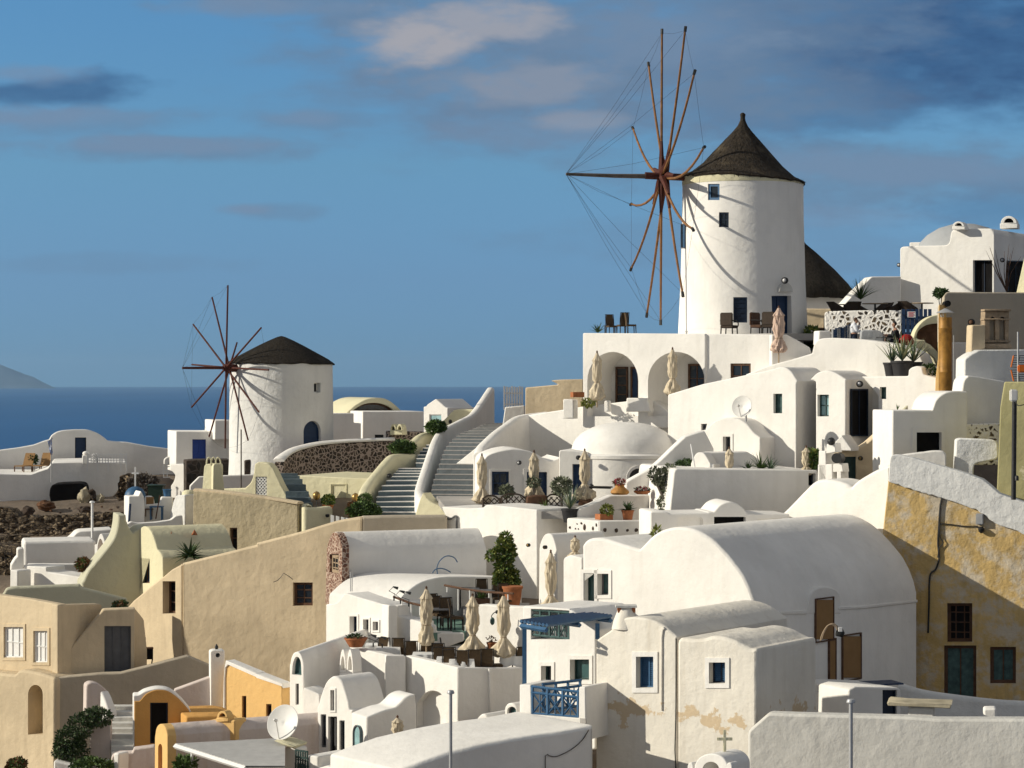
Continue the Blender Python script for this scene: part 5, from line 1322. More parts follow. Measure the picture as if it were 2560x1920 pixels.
# ---- pergola house and blue balcony
F = Fr(tx('G', 720), 71.2, 42)
perg = house('pergola_house', 'bright white house wall with two small windows under a blue pergola', 'house', F, t('G', 92, 1500, 92, 258, 275, 268, 500, 285, 722, 470, 722, 1500), 2.6, 'white',
             [W(rect('G', 256, 776, 344, 1000), 'green', 'glass', dp=.25, trim=.12), W(rect('G', 506, 720, 672, 900), 'green', 'tealglass', dp=.25, trim=.12)], holes=[(rect('G', 162, 284, 498, 548), .5)])
def xrail(name, label, F, r, panels, mat, d0=-.02, tw=.045, group=None, rails=(0, .78, 1)):
    """balustrade of crossed bars between posts"""
    q = [F.uv(F.hit(*p)) for p in r]; u0, u1 = min(a[0] for a in q), max(a[0] for a in q)
    zb0, zb1 = q[3][1], q[2][1]; zt0, zt1 = q[0][1], q[1][1]
    th = thing(name, label, 'railing', F.at((u0 + u1) / 2, min(zb0, zb1)), group)
    def Z(u, f): k = (u - u0) / (u1 - u0); return (zb0 + (zb1 - zb0) * k) * (1 - f) + (zt0 + (zt1 - zt0) * k) * f
    def bar(u, f, v, g, w=tw, nm='rail'):
        bm = bmesh.new(); a, b2 = F.at(u, Z(u, f), d0), F.at(v, Z(v, g), d0); tube(bm, [a, b2], w / 2 * 1.2, 4); return bm
    for i in range(panels + 1): u = u0 + (u1 - u0) * i / panels; obj('post', bar(u, 0, u, 1, tw * 1.6), M[mat], th)
    for f in rails: obj('rail', bar(u0 - .05, f, u1 + .05, f, tw * 1.5), M[mat], th)
    top = rails[-2]
    for i in range(panels):
        a, b2 = u0 + (u1 - u0) * i / panels, u0 + (u1 - u0) * (i + 1) / panels
        obj('crossbar', bar(a, 0, b2, top), M[mat], th); obj('crossbar', bar(a, top, b2, 0), M[mat], th); obj('crossbar', bar((a + b2) / 2, 0, (a + b2) / 2, top, tw * .7), M[mat], th)
    return th
bm = bmesh.new(); prism(bm, Fr(0, 0, 42, pt=F.at(0, 0, .48)), rect('G', 150, 270, 520, 560), .05, b=0, rnd=0); obj('recess_back', bm, M['greyrender'], perg)
xrail('balustrade', 'weathered green crossed-bar balustrade in the wall opening above the blue pergola', Fr(0, 0, 42, pt=F.at(0, 0, .1)), t('G', 168, 292, 495, 318, 495, 542, 168, 505), 4, 'teal')
pg = thing('pergola', 'blue slatted pergola roof on slim posts beside the worn house', 'pergola', P3(tx('G', 110), 1440 + 930 * TS, 69.5))
A0, A1, A2, A3 = P3(tx('G', 78), 1440 + 392 * TS, 68.6), P3(tx('G', 640), 1440 + 318 * TS, 72.6), P3(tx('G', 855), 1440 + 345 * TS, 71.2), P3(tx('G', 300), 1440 + 425 * TS, 67.4)
for i in range(8):
    s = i / 7
    bm = bmesh.new(); a, b2 = A0.lerp(A3, s), A1.lerp(A2, s)
    tube(bm, [a, b2], .06, 4)
    obj('slat', bm, M['blue'], pg)
for (a, b2) in ((A0, A3), (A1, A2), (A0.lerp(A1, .5), A3.lerp(A2, .5))):
    bm = bmesh.new(); tube(bm, [a - Vector((0, 0, .14)), b2 - Vector((0, 0, .14))], .075, 4); obj('beam', bm, M['blue'], pg)
for px, py, d in ((tx('G', 108), 1440 + 940 * TS, 68.7), (tx('G', 738), 1440 + 545 * TS, 70.2)):
    c = P3(px, py, d); zt_ = P3(px, 1440 + 410 * TS, d).z; bm = bmesh.new(); box(bm, ((c.x), c.y, (c.z + zt_) / 2), (.13, .13, zt_ - c.z)); obj('post', bm, M['blue'], pg)
F = Fr(tx('G', 635), 66.6, 34)
balc = slab_wall('balcony_wall', 'white balcony wall framing a bright blue railing', F, t('G', 64, 938, 163, 940, 168, 1192, 576, 1226, 578, 958, 634, 958, 640, 1420, 64, 1420), 1.3, 'white', 'balcony', b=.03, rnd=.03)
xrail('balustrade', 'bright blue crossed-bar balustrade set in the white balcony front', Fr(0, 0, 34, pt=F.at(0, 0, .06)), t('G', 180, 955, 575, 1000, 575, 1218, 180, 1188), 3, 'blue')
xrail('balustrade', 'second blue crossed-bar balustrade along the rear of the same balcony', Fr(tx('G', 585), 68.2, -30), t('G', 270, 935, 585, 900, 585, 1120, 270, 1160), 3, 'blue')
floor('balcony_floor', [XY(tx('G', 66), 69.0), XY(tx('G', 636), 66.5), XY(tx('G', 720), 68.2), XY(tx('G', 300), 71)], P3(0, 1440 + 1215 * TS, 67).z, .2, 'paving')
F = Fr(tx('G', 700), 65.3, -24)
slab_wall('curved_roof_house', 'long white roof sweeping down in a slope with a shaded front at the bottom edge', F, t('F', 1240, 2300, 1240, 1680, 1400, 1615, 1650, 1525, 1960, 1450, 2212, 1402) + t('G', 200, 1372, 420, 1342, 640, 1300, 708, 1286, 708, 2300), 3.4, 'white', 'house', b=.10, az=-38)
house('small_vault', 'tiny white vault hump in front of the blank shaded terrace face', 'vault', Fr(tx('F', 1960), 76.5, 40), cv(t('F', 1885, 1400, 1890, 1290, 1905, 1240, 1935, 1203, 1962, 1191, 1992, 1212, 2015, 1270, 2022, 1400)), 1.5, 'white', rnd=0)
house('arched_window_house', 'small white arched house end with a teal arched window beside the balcony', 'house', Fr(tx('F', 2180), 75.5, 40), t('F', 2146, 1500, 2148, 1150) + cv(t('F', 2152, 1130, 2172, 1104, 2205, 1096)) + t('G', 20, 1112, 44, 1150, 48, 1500), 1.2, 'white', [W(arch('G', -42, 1128, 36, 1222), 'greypaint', 'tealglass', dp=.15, fw=.04)], rnd=0)
# ---- near slope in front of the white arched house
F = Fr(tx('F', 1300), 68.5, 30)
slab_wall('slope_wall', 'sunlit white wall foot in front of the arched white house', F, t('F', 930, 2300, 935, 1565, 1000, 1590, 1240, 1670, 1300, 1690, 1300, 2300), .8, 'white')

# ---- restaurant terraces
F = Fr(tx('F', 1745), 79.5, 46)
pts = t('F', 1285, 1700, 1283, 690, 1300, 688, 1500, 732, 1746, 792, 1746, 1700)
alc = (t('F', 1388, 1105) + cv(t('F', 1400, 1085, 1440, 1030, 1490, 996, 1535, 990, 1590, 1010, 1635, 1070, 1668, 1140)) + t('F', 1640, 1180, 1655, 1300, 1388, 1300))
rest = house('restaurant_terrace', 'white two-stage terrace base with an arched alcove below the brown restaurant chairs', 'terrace', F, pts, .3, 'white', b=.04, rnd=.04, holes=[(alc, .3)])
mass(rest, 'base', F, t('F', 1287, 1700, 1286, 860, 1744, 955, 1744, 1700), 1.8, 'white', b=0, rnd=0, holes=[(alc, 1.3)], out=-.302)
Fr2 = side(F, *t('F', 1745, 1000)[0], dyaw=-74)
mass(rest, 'rear_face', Fr2, t('F', 1746, 792, 1900, 794, 2212, 796) + t('G', 100, 790, 100, 1400) + t('F', 1746, 1500), .3, 'white', b=.03)
bm = bmesh.new(); prism(bm, Fr2, t('F', 2000, 800, 2028, 800, 2030, 1180, 2008, 1180), .3, b=.02, rnd=0, out=.12); obj('pilaster', bm, M['white'], rest)
F0 = Fr(tx('F', 1125), 82.2, 46)
mass(rest, 'upper_face', F0, t('F', 806, 1500, 806, 616, 960, 642, 1125, 680, 1128, 1500), .35, 'white', b=.04, rnd=.04, holes=[(t('F', 882, 860, 884, 700, 895, 676, 910, 690, 914, 860), .3)])
mass(rest, 'recess_wall', Fr(tx('F', 1290), 81.2, -8), t('F', 1120, 685, 1292, 690, 1292, 1300, 1120, 1500), .35, 'white', b=.02)
zf = -10.42
floor('restaurant_floor', [XY(tx('F', 830), 84.6), XY(tx('F', 1295), 82.6), XY(tx('F', 1730), 80.2), XY(tx('G', 100), 81.5), XY(tx('G', 100), 89), XY(tx('F', 1200), 92), XY(tx('F', 900), 89)], zf, .25, 'paving')
Fb = Fr(tx('F', 1225), 84.6, 46)
th = house('upper_terrace', 'white raised terrace with a square corner pier carrying railing and rattan chairs', 'terrace', Fb, t('F', 1118, 1100, 1118, 255, 1150, 250, 1222, 258, 1224, 345, 1430, 398, 1432, 700, 1432, 1100), .6, 'white', b=.03, rnd=.03)
zu = -9.16
floor('upper_restaurant_floor', [XY(tx('F', 1225), 85.2), XY(tx('F', 1440), 83.9), XY(tx('F', 1810), 84.2), XY(tx('F', 1830), 92), XY(tx('F', 1300), 92)], zu, .3, 'greenfloor')
zv = -8.75
floor('top_restaurant_floor', [XY(tx('F', 1790), 86.2), XY(tx('F', 2212), 83.8), XY(tx('G', 150), 83.6), XY(tx('G', 150), 91), XY(tx('F', 1790), 91)], zv, .6, 'paving')
F = Fr(tx('F', 1560), 84.0, -6)
slab_wall('step_wall', 'pale rounded kerb wall at the edge of the green floor', F, t('F', 1430, 500, 1510, 425, 1560, 425, 1562, 485, 1800, 490, 1800, 560, 1430, 700), .4, 'white')
F = Fr(tx('F', 2212), 83.2, 40)
slab_wall('divider_wall', 'sunlit white wall between the two restaurant levels behind the tall parasols', F, t('F', 1800, 1100, 1800, 280, 1830, 268, 1935, 245, 2212, 262) + t('G', 0, 264, 110, 262, 110, 1100), .4, 'white')
mass(th, 'pier', Fr(tx('F', 1145), 84.0, -28), t('F', 1145, 252, 1222, 256, 1222, 700, 1145, 700), .55, 'white', b=.03)
# vault roof beside the chairs
F = Fr(tx('F', 1300), 88, -40)
pts = t('F', 1230, 420, 1240, 205) + cv(t('F', 1270, 175, 1340, 110, 1420, 58, 1500, 30, 1620, 8, 1760, 4)) + t('F', 2060, 8, 2300, 14, 2300, 420)
house('low_vault', 'low white vault roof with a sunlit curved top and shaded front behind the reading lamps', 'vault', F, pts, 3.6, 'white', b=.05, az=-52)
# sunlit white front below the red stone gable
F = Fr(tx('F', 1110), 86.8, 44)
pts = t('F', 600, 1000, 602, 248) + cv(t('F', 605, 246, 700, 225, 760, 150)) + t('F', 780, 150, 900, 188, 1120, 252, 1122, 1000)
house('white_front', 'sunlit white house front with three small framed openings below the stone gable', 'house', F, pts, 2.4, 'white', [W(rect('F', 813, 348, 876, 600), 'navy', 'glass', kind='door', dp=.25, trim=.08), W(rect('F', 930, 374, 978, 520), 'greypaint', 'glass', dp=.2, trim=.07), W(rect('F', 1014, 394, 1060, 470), 'greypaint', 'glass', dp=.2, trim=.07)], b=.05)
# long narrow vault running up to the terrace
F = Fr(tx('F', 410), 80, 42)
pts = t('F', 288, 1500, 290, 770) + cv(t('F', 295, 755, 305, 705, 325, 668, 352, 656, 380, 668, 400, 710, 412, 760)) + t('F', 414, 1500)
lv = house('narrow_vault', 'long narrow white vault roof climbing towards the restaurant with an arched window', 'vault', F, pts, 12.0, 'white', [W(cv(t('F', 310, 850, 318, 760, 335, 710, 352, 697, 372, 708, 388, 750, 394, 862)), 'tealglass', 'tealglass', 1, 1, dp=.18, fw=.04), W(rect('F', 341, 930, 370, 1112), 'greypaint', 'greypaint', dp=.12)], b=.05, az=14)
F = Fr(tx('F', 540), 79.3, 30)
mass(lv, 'side_wall', F, t('F', 395, 1600, 410, 962, 548, 1022, 560, 1600), .8, 'white', [W(rect('F', 456, 1310, 490, 1466), 'greypaint', 'glass', dp=.15)], b=.03)
arch_chimney('chimney', 'white square chimney with two little pointed hoods below the terracotta bowl', tx('F', 780), 1440 + 625 * TS, 1440 + 960 * TS, 80.6, 36, 40, 'white', 2)
# white arched house
F = Fr(tx('F', 825), 76.8, 44)
pts = t('F', 528, 1800, 530, 1138) + cv(t('F', 540, 1110, 562, 1030, 600, 930, 636, 884, 670, 866, 706, 880, 742, 920, 772, 1000, 795, 1080, 808, 1155)) + t('F', 832, 1160, 832, 1800)
house('arched_house', 'tall white house with a parabolic gable, slit window and glazed door', 'house', F, pts, 1.6, 'white',
      [W(rect('F', 648, 985, 682, 1162), 'greypaint', 'greypaint', dp=.15, trim=.06), W(rect('F', 558, 1195, 606, 1482), 'greypaint', 'glass', dp=.12), W(rect('F', 623, 1214, 700, 1640), 'greypaint', 'void', 2, 1, kind='door', dp=.15), W(rect('F', 720, 1248, 766, 1534), 'greypaint', 'glass', dp=.12)], b=.05)
F = Fr(tx('F', 955), 74.6, -30)
pts = t('F', 954, 1900, 955, 1222) + cv(t('F', 970, 1214, 1050, 1180, 1120, 1155, 1190, 1138, 1230, 1108, 1280, 1056, 1330, 1030, 1376, 1022)) + t('F', 1386, 1110, 1400, 1900)
gw = house('garden_screen', 'shaded white screen wall with a wavy top and an arched opening in its sunlit end', 'wall', F, pts, 1.1, 'white', b=.06, rnd=.1)
Fs = side(F, *t('F', 955, 1500)[0], dyaw=90)
add_opening(gw, Fr(0, 0, Fs.yaw, pt=Fs.p0 + Fs.n * .05), W(arch('F', 845, 1285, 911, 1612, 12, 70), 'greypaint', 'paleglass', dp=0.0, fw=.04))
# white forecourt below
F = Fr(tx('F', 530), 73, 40)
slab_wall('court_wall', 'low white court wall beside the dark green gate', F, t('F', 246, 2300, 250, 1475, 330, 1482, 345, 1500, 345, 2300), .5, 'white')
F = Fr(tx('F', 535), 72.4, 40)
slab_wall('court_wall', 'low white court wall with a grey top in front of the glazed door', F, t('F', 440, 2300, 442, 1545, 535, 1560, 538, 1660, 600, 1640, 860, 1700, 860, 2300), 1.4, 'white')
th = thing('iron_gate', 'narrow dark green iron gate between low white court walls', 'gate', P3(tx('F', 395), 1920, 72.8))
F = Fr(tx('F', 395), 72.8, 40); q = [F.uv(F.hit(*p)) for p in rect('F', 345, 1500, 445, 1720)]
for i in range(6):
    u = q[0][0] + (q[1][0] - q[0][0]) * i / 5; bm = bmesh.new(); fbox(bm, F, u - .02, u + .02, q[3][1], q[0][1], -.02, .02); obj('bar', bm, M['green'], th)
for z in (q[0][1] - .04, q[0][1] - .25):
    bm = bmesh.new(); fbox(bm, F, q[0][0], q[1][0], z, z + .05, -.025, .03); obj('rail', bm, M['green'], th)
for i in range(5):
    u = q[0][0] + (q[1][0] - q[0][0]) * (i + .5) / 5; bm = bmesh.new(); tube(bm, [F.at(u + .09 * math.cos(a * .7), q[0][1] - .5 + .2 * math.sin(a * .7)) for a in range(10)], .015, 5); obj('scroll', bm, M['green'], th)
slab_wall('ledge_stone', 'pale stone ledge under the big satellite dish', Fr(tx('F', 260), 73.6, 20), t('F', 150, 1425, 200, 1422, 340, 1470, 330, 1490, 280, 1482), .9, 'cream')

# ================================================================ LOWER LEFT: beige houses, orange houses
F = Fr(tx('E', 520), 90, 38)
pts = t('E', -300, 120, 0, 165, 260, 200, 515, 247, 505, 760, 490, 780, 490, 1300, -300, 1300)
bl = house('beige_block', 'beige cube house with two white panelled shutters', 'house', F, pts, .35, 'beige', [W(rect('E', 36, 440, 205, 704), 'whitepaint', 'whitepaint', 3, 2, dp=.10, trim=.12, tmat='beige'), W(rect('E', 292, 474, 414, 746), 'whitepaint', 'whitepaint', 3, 2, dp=.10, trim=.12, tmat='beige')], b=.05)
mass(bl, 'side_wall', side(F, *t('E', 515, 600)[0]), t('E', 500, 248, 870, 240, 882, 260, 882, 1300, 500, 1300), .35, 'beige', b=.04)
q = [F.at(u_, P3(0, 1440 + 330 * TS, 91).z, d_) for u_, d_ in ((-7, .2), (-.1, .2), (-.1, 4.6), (-7, 4.6))]
floor('roof_terrace', [(v.x, v.y) for v in q], q[0].z - 1.2, .2, 'paving')
F = Fr(tx('E', 100), 96.5, -10)
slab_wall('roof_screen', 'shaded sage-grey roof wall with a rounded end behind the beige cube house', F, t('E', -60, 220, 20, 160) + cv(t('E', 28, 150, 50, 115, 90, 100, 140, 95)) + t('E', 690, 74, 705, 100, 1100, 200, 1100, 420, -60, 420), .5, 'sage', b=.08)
F = Fr(tx('E', 1165), 91, -12)
pts = t('E', 556, 1100, 556, 690, 892, 290, 1170, 278, 1168, 1100)
st = house('porch_wall', 'beige porch wall with a steep sunlit edge and a tall grey wooden door', 'house', F, pts, .6, 'beige', [W(rect('E', 902, 432, 1132, 860), 'greypaint', 'greypaint', 3, 1, kind='door', dp=.12)], b=.05)
mass(st, 'return_wall', Fr(tx('E', 1200), 91.6, -44), t('E', 1166, 278, 1244, 375, 1272, 640, 1272, 1100, 1166, 1100), .4, 'beige', b=.03)
F = Fr(tx('E', 480), 89.2, 34)
pts = t('E', -300, 810, -100, 832, 125, 852) + cv(t('E', 140, 838, 160, 818, 210, 814, 330, 835)) + t('E', 478, 880, 470, 2300, -300, 2300)
low = house('lower_beige_house', 'lower beige house front with a tall round-headed opening', 'house', F, pts, 1.2, 'beige', [W(arch('E', 242, 940, 370, 1370, 12, 85), 'void', 'void', dp=1.0, fw=.02)], b=.10, rnd=.15)
F = Fr(tx('E', 480), 89.4, -9)
pts = t('E', 474, 1700, 476, 878, 880, 842, 1040, 838, 1300, 772, 1612, 690, 1630, 694, 1818, 776, 1830, 1700)
slab_wall('yard_wall', 'long dirty beige yard wall rising to a peak behind the orange houses', F, pts, .5, 'beige_grey', b=.05)
slab_wall('chimney', 'bluish white rounded chimney stub against the dirty beige yard wall', Fr(tx('E', 850), 86.6, -20), t('E', 740, 1300, 745, 960) + cv(t('E', 752, 938, 790, 920, 850, 930, 900, 965, 942, 1010)) + t('E', 948, 1300), .6, 'pinkwash', 'chimney')
F = Fr(tx('E', 900), 82.6, 50)
slab_wall('stair_fin', 'narrow white sloping fin wall beside the little grey stairs', F, t('E', 860, 1180, 866, 992, 900, 1060, 946, 1190, 946, 1300, 860, 1300), .3, 'white')
Lp = [(*t('E', x, y)[0], d) for x, y, d in ((965, 1560, 79.4), (955, 1330, 81.4), (950, 1110, 83.6))]
Rp = [(*t('E', x, y)[0], d) for x, y, d in ((1150, 1560, 79.4), (1148, 1330, 81.4), (1146, 1110, 83.6))]
stairs('stairway', 'little grey masonry stairs beside the orange arched house', Lp, Rp, 9, 'white_grey')
F = Fr(tx('E', 960), 80.4, -6)
slab_wall('stair_wall', 'pink-stained white wall beside the little grey stairs', F, t('E', 770, 1800, 775, 1275, 960, 1235, 964, 1800), .5, 'pinkwash')
F = Fr(tx('E', 1150), 79.8, -11)
pts = t('E', 1152, 1900, 1152, 1036, 1170, 1030, 1195, 1030) + cv(t('E', 1210, 1022, 1250, 998, 1320, 978, 1380, 972, 1460, 985, 1530, 1030, 1590, 1090, 1640, 1150)) + t('E', 1660, 1200, 1660, 1900)
oh = house('orange_arched_house', 'small orange house with a round white-edged gable and a dark door', 'house', F, pts, .8, 'white', b=.03, rnd=.03, holes=[(rect('E', 1290, 1090, 1460, 1456), .5)])
Fo = Fr(0, 0, -11, pt=F.at(0, 0, -.05))
pts2 = t('E', 1162, 1900, 1162, 1082, 1205, 1082) + cv(t('E', 1220, 1066, 1260, 1022, 1320, 992, 1380, 984, 1450, 996, 1520, 1040, 1580, 1098, 1630, 1156)) + t('E', 1650, 1200, 1650, 1900)
mass(oh, 'front', Fo, pts2, .3, 'orange', [W(rect('E', 1297, 1094, 1452, 1450), 'navy', 'void', kind='door', dp=.2)], b=.02, rnd=.02)
F = Fr(tx('F', 222), 82.2, 38)
pts = t('E', 1934, 1700, 1936, 880, 1945, 790, 1965, 765, 2212, 872) + t('F', 0, 878, 215, 950, 224, 970, 224, 1700)
ap = house('apricot_house', 'bright apricot house wall under a thick white coping', 'house', F, pts, .5, 'apricot', [W(rect('E', 2090, 1036, 2128, 1306), 'wood', 'void', dp=.12, fw=.06), W(rect('F', 86, 1106, 134, 1330), 'wood', 'void', dp=.12, fw=.06)], b=.03)
mass(ap, 'coping', Fr(0, 0, 38, pt=F.at(0, 0, -.06)), t('E', 1925, 1200, 1932, 880, 1940, 790, 1950, 730, 2212, 838) + t('F', 0, 842, 222, 928, 232, 970, 222, 955, 0, 880) + t('E', 2212, 874, 1968, 768, 1948, 792, 1940, 880, 1940, 1200), .45, 'white', b=.02, rnd=0)
F = Fr(tx('E', 1880), 84.4, -14)
chm2 = thing('chimney', 'tall white chimney with one round flue hole between beige and apricot walls', 'chimney', F.hit(*t('E', 1880, 1130)[0]))
ring_ = [(1882 + 20 * math.cos(a * .5236), 685 + 20 * math.sin(a * .5236)) for a in range(12)]
mass(chm2, 'stack', F, t('E', 1822, 1140, 1818, 650, 1850, 640, 1942, 640, 1936, 1140), .5, 'white', b=.03, holes=[(t('E', *[v for q in ring_ for v in q]), .2)])
bm = bmesh.new(); lathe(bm, F.at(*F.uv(F.hit(*t('E', 1878, 640)[0])), .25), [(.05, 0), (.07, .1), (.03, .16), (.01, .2)], 10); obj('cowl', bm, M['darkmetal'], chm2)
slab_wall('pink_wall', 'pink-stained white slope wall beside the tall white chimney', Fr(tx('E', 1800), 84.6, -8), t('E', 1500, 985, 1815, 870, 1930, 1000, 1930, 1300, 1600, 1300), .4, 'pinkwash')
slab_wall('orange_block', 'flat orange roof block between the arched house and the apricot wall', Fr(tx('E', 1606), 79.0, -12), t('E', 1606, 1500, 1606, 1215, 1950, 1205, 2060, 1222, 2060, 1500), 2.6, 'orange', 'house', az=-18)
arch_chimney('chimney', 'squat orange chimney with a small arched bell hood on the orange roof', tx('E', 1920), 1440 + 1165 * TS, 1440 + 1262 * TS, 76.5, 30, 25, 'apricot', 1)
slab_wall('chimney_plinth', 'wide low apricot plinth under the squat orange chimney', Fr(tx('E', 1905), 76.6, 25), t('E', 1780, 1420, 1782, 1250, 2030, 1245, 2032, 1420), .7, 'apricot', 'plinth')
F = Fr(tx('E', 1445), 74.6, 62)
pts = t('E', 1333, 2300, 1338, 1400) + cv(t('E', 1340, 1380, 1350, 1320, 1368, 1288, 1390, 1278, 1412, 1290, 1432, 1322, 1446, 1380)) + t('E', 1448, 2300)
av = house('apricot_vault', 'narrow apricot vault end with an arched red opening over a pale grey awning', 'vault', F, pts, .3, 'apricot', [W(arch('E', 1366, 1450, 1402, 1900, 12, 40), 'terracotta', 'terracotta', dp=.2)], b=.02, part='gable')
mass(av, 'vault', Fr(0, 0, 62, pt=F.at(0, 0, .28)), pts, 7.6, 'pinkwash', b=.02)
slab_wall('pink_wall', 'low pink-stained wall below the orange arched house', Fr(tx('E', 1335), 77.2, -6), t('E', 955, 2300, 960, 1560, 1025, 1530, 1145, 1525, 1150, 1495, 1340, 1470, 1340, 2300), .5, 'pinkwash')
slab_wall('small_pier', 'small sunlit white pier at the foot of the little grey stairs', Fr(tx('E', 1000), 76.6, 30), t('E', 980, 1700, 982, 1528, 1028, 1535, 1024, 1700), .5, 'white')
slab_wall('kerb_wall', 'low white kerb below the dark ivy', Fr(tx('E', 640), 79, 0), t('E', 440, 2300, 465, 1595, 640, 1640, 960, 1600, 965, 2300), .5, 'white')
aw = thing('awning', 'pale grey corrugated awning roof at the bottom beside the big satellite dish', 'awning', P3(tx('E', 1900), 1920, 72))
a, b2, c, d = P3(tx('E', 1512), 1440 + 1448 * TS, 74), P3(tx('F', 250), 1440 + 1398 * TS, 75.2), P3(tx('F', 250), 1440 + 1640 * TS, 70.5), P3(tx('E', 2120), 1440 + 1640 * TS, 70.5)
bm = bmesh.new(); N = 44; r0 = []; r1 = []
for i in range(N + 1):
    k = i / N; off = Vector((0, 0, .025 * (i % 2)))
    r0.append((bm.verts.new(a.lerp(d, k) + off), bm.verts.new(b2.lerp(c, k) + off))); r1.append((bm.verts.new(a.lerp(d, k) + off - Vector((0, 0, .05))), bm.verts.new(b2.lerp(c, k) + off - Vector((0, 0, .05)))))
for i in range(N):
    bm.faces.new((r0[i][0], r0[i + 1][0], r0[i + 1][1], r0[i][1])); bm.faces.new((r1[i][0], r1[i][1], r1[i + 1][1], r1[i + 1][0])); bm.faces.new((r0[i][0], r1[i][0], r1[i + 1][0], r0[i + 1][0]))
obj('sheet', bm, M['awning'], aw, sharp=20)
bm = bmesh.new(); dn = Vector((0, 0, -.09)); tube(bm, [a + dn, d + dn], .08, 4); obj('edge_beam', bm, M['whitepaint'], aw)
for q in (a.lerp(d, .25), d):
    bm = bmesh.new(); tube(bm, [q + dn, Vector((q.x, q.y, q.z - 2.6))], .05, 6); obj('post', bm, M['whitepaint'], aw)

# ================================================================ LEFT: cream curved wall, vaults, low white houses, rubble
F = Fr(tx('w', 1640), 101.5, -16)
pts = t('w', 1120, 2200, 1130, 1420) + cv(t('w', 1150, 1400, 1210, 1270, 1300, 1160, 1430, 1000, 1530, 870, 1590, 760, 1622, 620, 1634, 480)) + t('w', 1740, 478, 1745, 560, 1800, 690, 1835, 730, 1915, 660, 2060, 640, 2060, 2200)
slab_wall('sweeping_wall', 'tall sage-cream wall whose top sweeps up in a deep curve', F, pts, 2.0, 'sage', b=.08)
F = Fr(tx('m', 330), 100.8, 58)
pts = t('m', 205, 1900, 203, 1300) + cv(t('m', 205, 1250, 215, 1180, 240, 1140, 275, 1132, 315, 1155, 355, 1220, 385, 1300, 410, 1390)) + t('m', 440, 1420, 470, 1480, 480, 1900)
cvh = house('cream_vault', 'pale cream barrel-vaulted house with a blue-brown door in its sunlit end', 'house', F, pts, 3.6, 'cream', [W(t('m', 198, 1480, 328, 1490, 328, 1760, 200, 1760), 'wood', 'deepblue', 2, 1, kind='door', dp=.2)], b=.04)
for x, y in ((570, 1215), (818, 1210)):
    bm = bmesh.new(); c = P3(*t('m', x, y)[0], 101.2); bmesh.ops.create_cone(bm, cap_ends=True, segments=3, radius1=.17, radius2=.05, depth=.3, matrix=Matrix.Translation(c) @ Matrix.Rotation(R(90), 4, 'X')); obj('vent', bm, M['terracotta'], cvh)
# white chapel-like yard
F = Fr(tx('m', 200), 108, -20)
th = house('belfry_wall', 'narrow white belfry wall with pointed finial beside the blue dome', 'wall', F, t('m', 98, 1400, 98, 800, 205, 798, 215, 770, 232, 738, 248, 770, 262, 800, 272, 900, 272, 1400), 1.2, 'white', b=.03)
dm = thing('chapel_dome', 'tiny blue chapel dome carrying a white cross', 'dome', P3(*t('m', 168, 800)[0], 110))
bm = bmesh.new(); c = P3(*t('m', 168, 800)[0], 110); lathe(bm, c, [(.5, -.6), (.5, .05), (.46, .2), (.34, .36), (.16, .45), (.02, .48)], 24); obj('cupola', bm, M['blue'], dm)
bm = bmesh.new(); box(bm, c + Vector((0, 0, .9)), (.07, .07, 1.0)); box(bm, c + Vector((0, 0, 1.1)), (.34, .06, .08)); obj('cross', bm, M['whitepaint'], dm)
F = Fr(tx('m', 400), 109, -12)
slab_wall('yard_wall', 'low white wall of the small yard beside the white belfry', F, t('m', 270, 1400, 270, 898, 300, 890, 440, 880, 455, 805, 585, 806, 590, 1400), .3, 'white')
F = Fr(tx('m', 560), 108.2, 40)
slab_wall('rough_slope_wall', 'bright rough white wall tapering upward beside the cream pier', F, t('m', 525, 1400, 545, 1050, 590, 850, 620, 790, 720, 780, 720, 1400), .6, 'white_rough')
pier('post', 'short round white post behind the low yard wall', tx('m', 315), 1060 + 795 * 500 / 2212, 1265, 110, .28, 'white')
F = Fr(tx('m', 300), 106.6, -14)
slab_wall('yard_edge', 'white yard edge with a little pointed drop above the cream vault', F, t('m', 62, 1120, 120, 1080, 200, 1098, 400, 1085, 560, 1062, 620, 1015, 690, 1010, 700, 1130, 215, 1150, 150, 1205, 130, 1150), .5, 'white', b=.03)
# low white houses at the left
F = Fr(tx('w', 355), 108.5, -14)
th = house('low_vault_house', 'long low shaded white vault with a sunlit end', 'house', F, t('w', 340, 1500, 322, 900, 335, 862, 352, 848, 940, 835, 1330, 830, 1330, 1500), 2.6, 'white', b=.12, rnd=.2)
F = Fr(tx('w', 1100), 112, -14)
slab_wall('terrace_block', 'shaded white wall stepping up behind the long low vault', F, t('w', 930, 1000, 935, 840) + cv(t('w', 945, 832, 1000, 790, 1060, 730, 1110, 708)) + t('w', 1560, 678, 1560, 1000), 2.0, 'white')
F = Fr(tx('w', 1400), 107, 40)
th = house('arched_niche_wall', 'small pointed white wall with a brick-red arched opening', 'wall', F, t('w', 1306, 1200, 1306, 890, 1330, 892) + cv(t('w', 1340, 880, 1358, 800, 1385, 745, 1415, 760, 1440, 820, 1450, 870)) + t('w', 1450, 1200), .8, 'white', [W(cv(t('w', 1345, 985, 1352, 900, 1370, 830, 1390, 812, 1410, 840, 1424, 890)) + t('w', 1424, 985), 'terracotta', 'terracotta', dp=.3)], b=.03)
F = Fr(tx('w', 640), 104, 32)
slab_wall('front_terrace', 'sunlit white terrace wall with a notched top below the long low vault', F, t('w', 246, 1800, 252, 1180, 640, 1204, 645, 1268, 850, 1300, 1110, 1340, 1110, 1800), 1.2, 'white')
F = Fr(tx('w', 700), 106.4, -10)
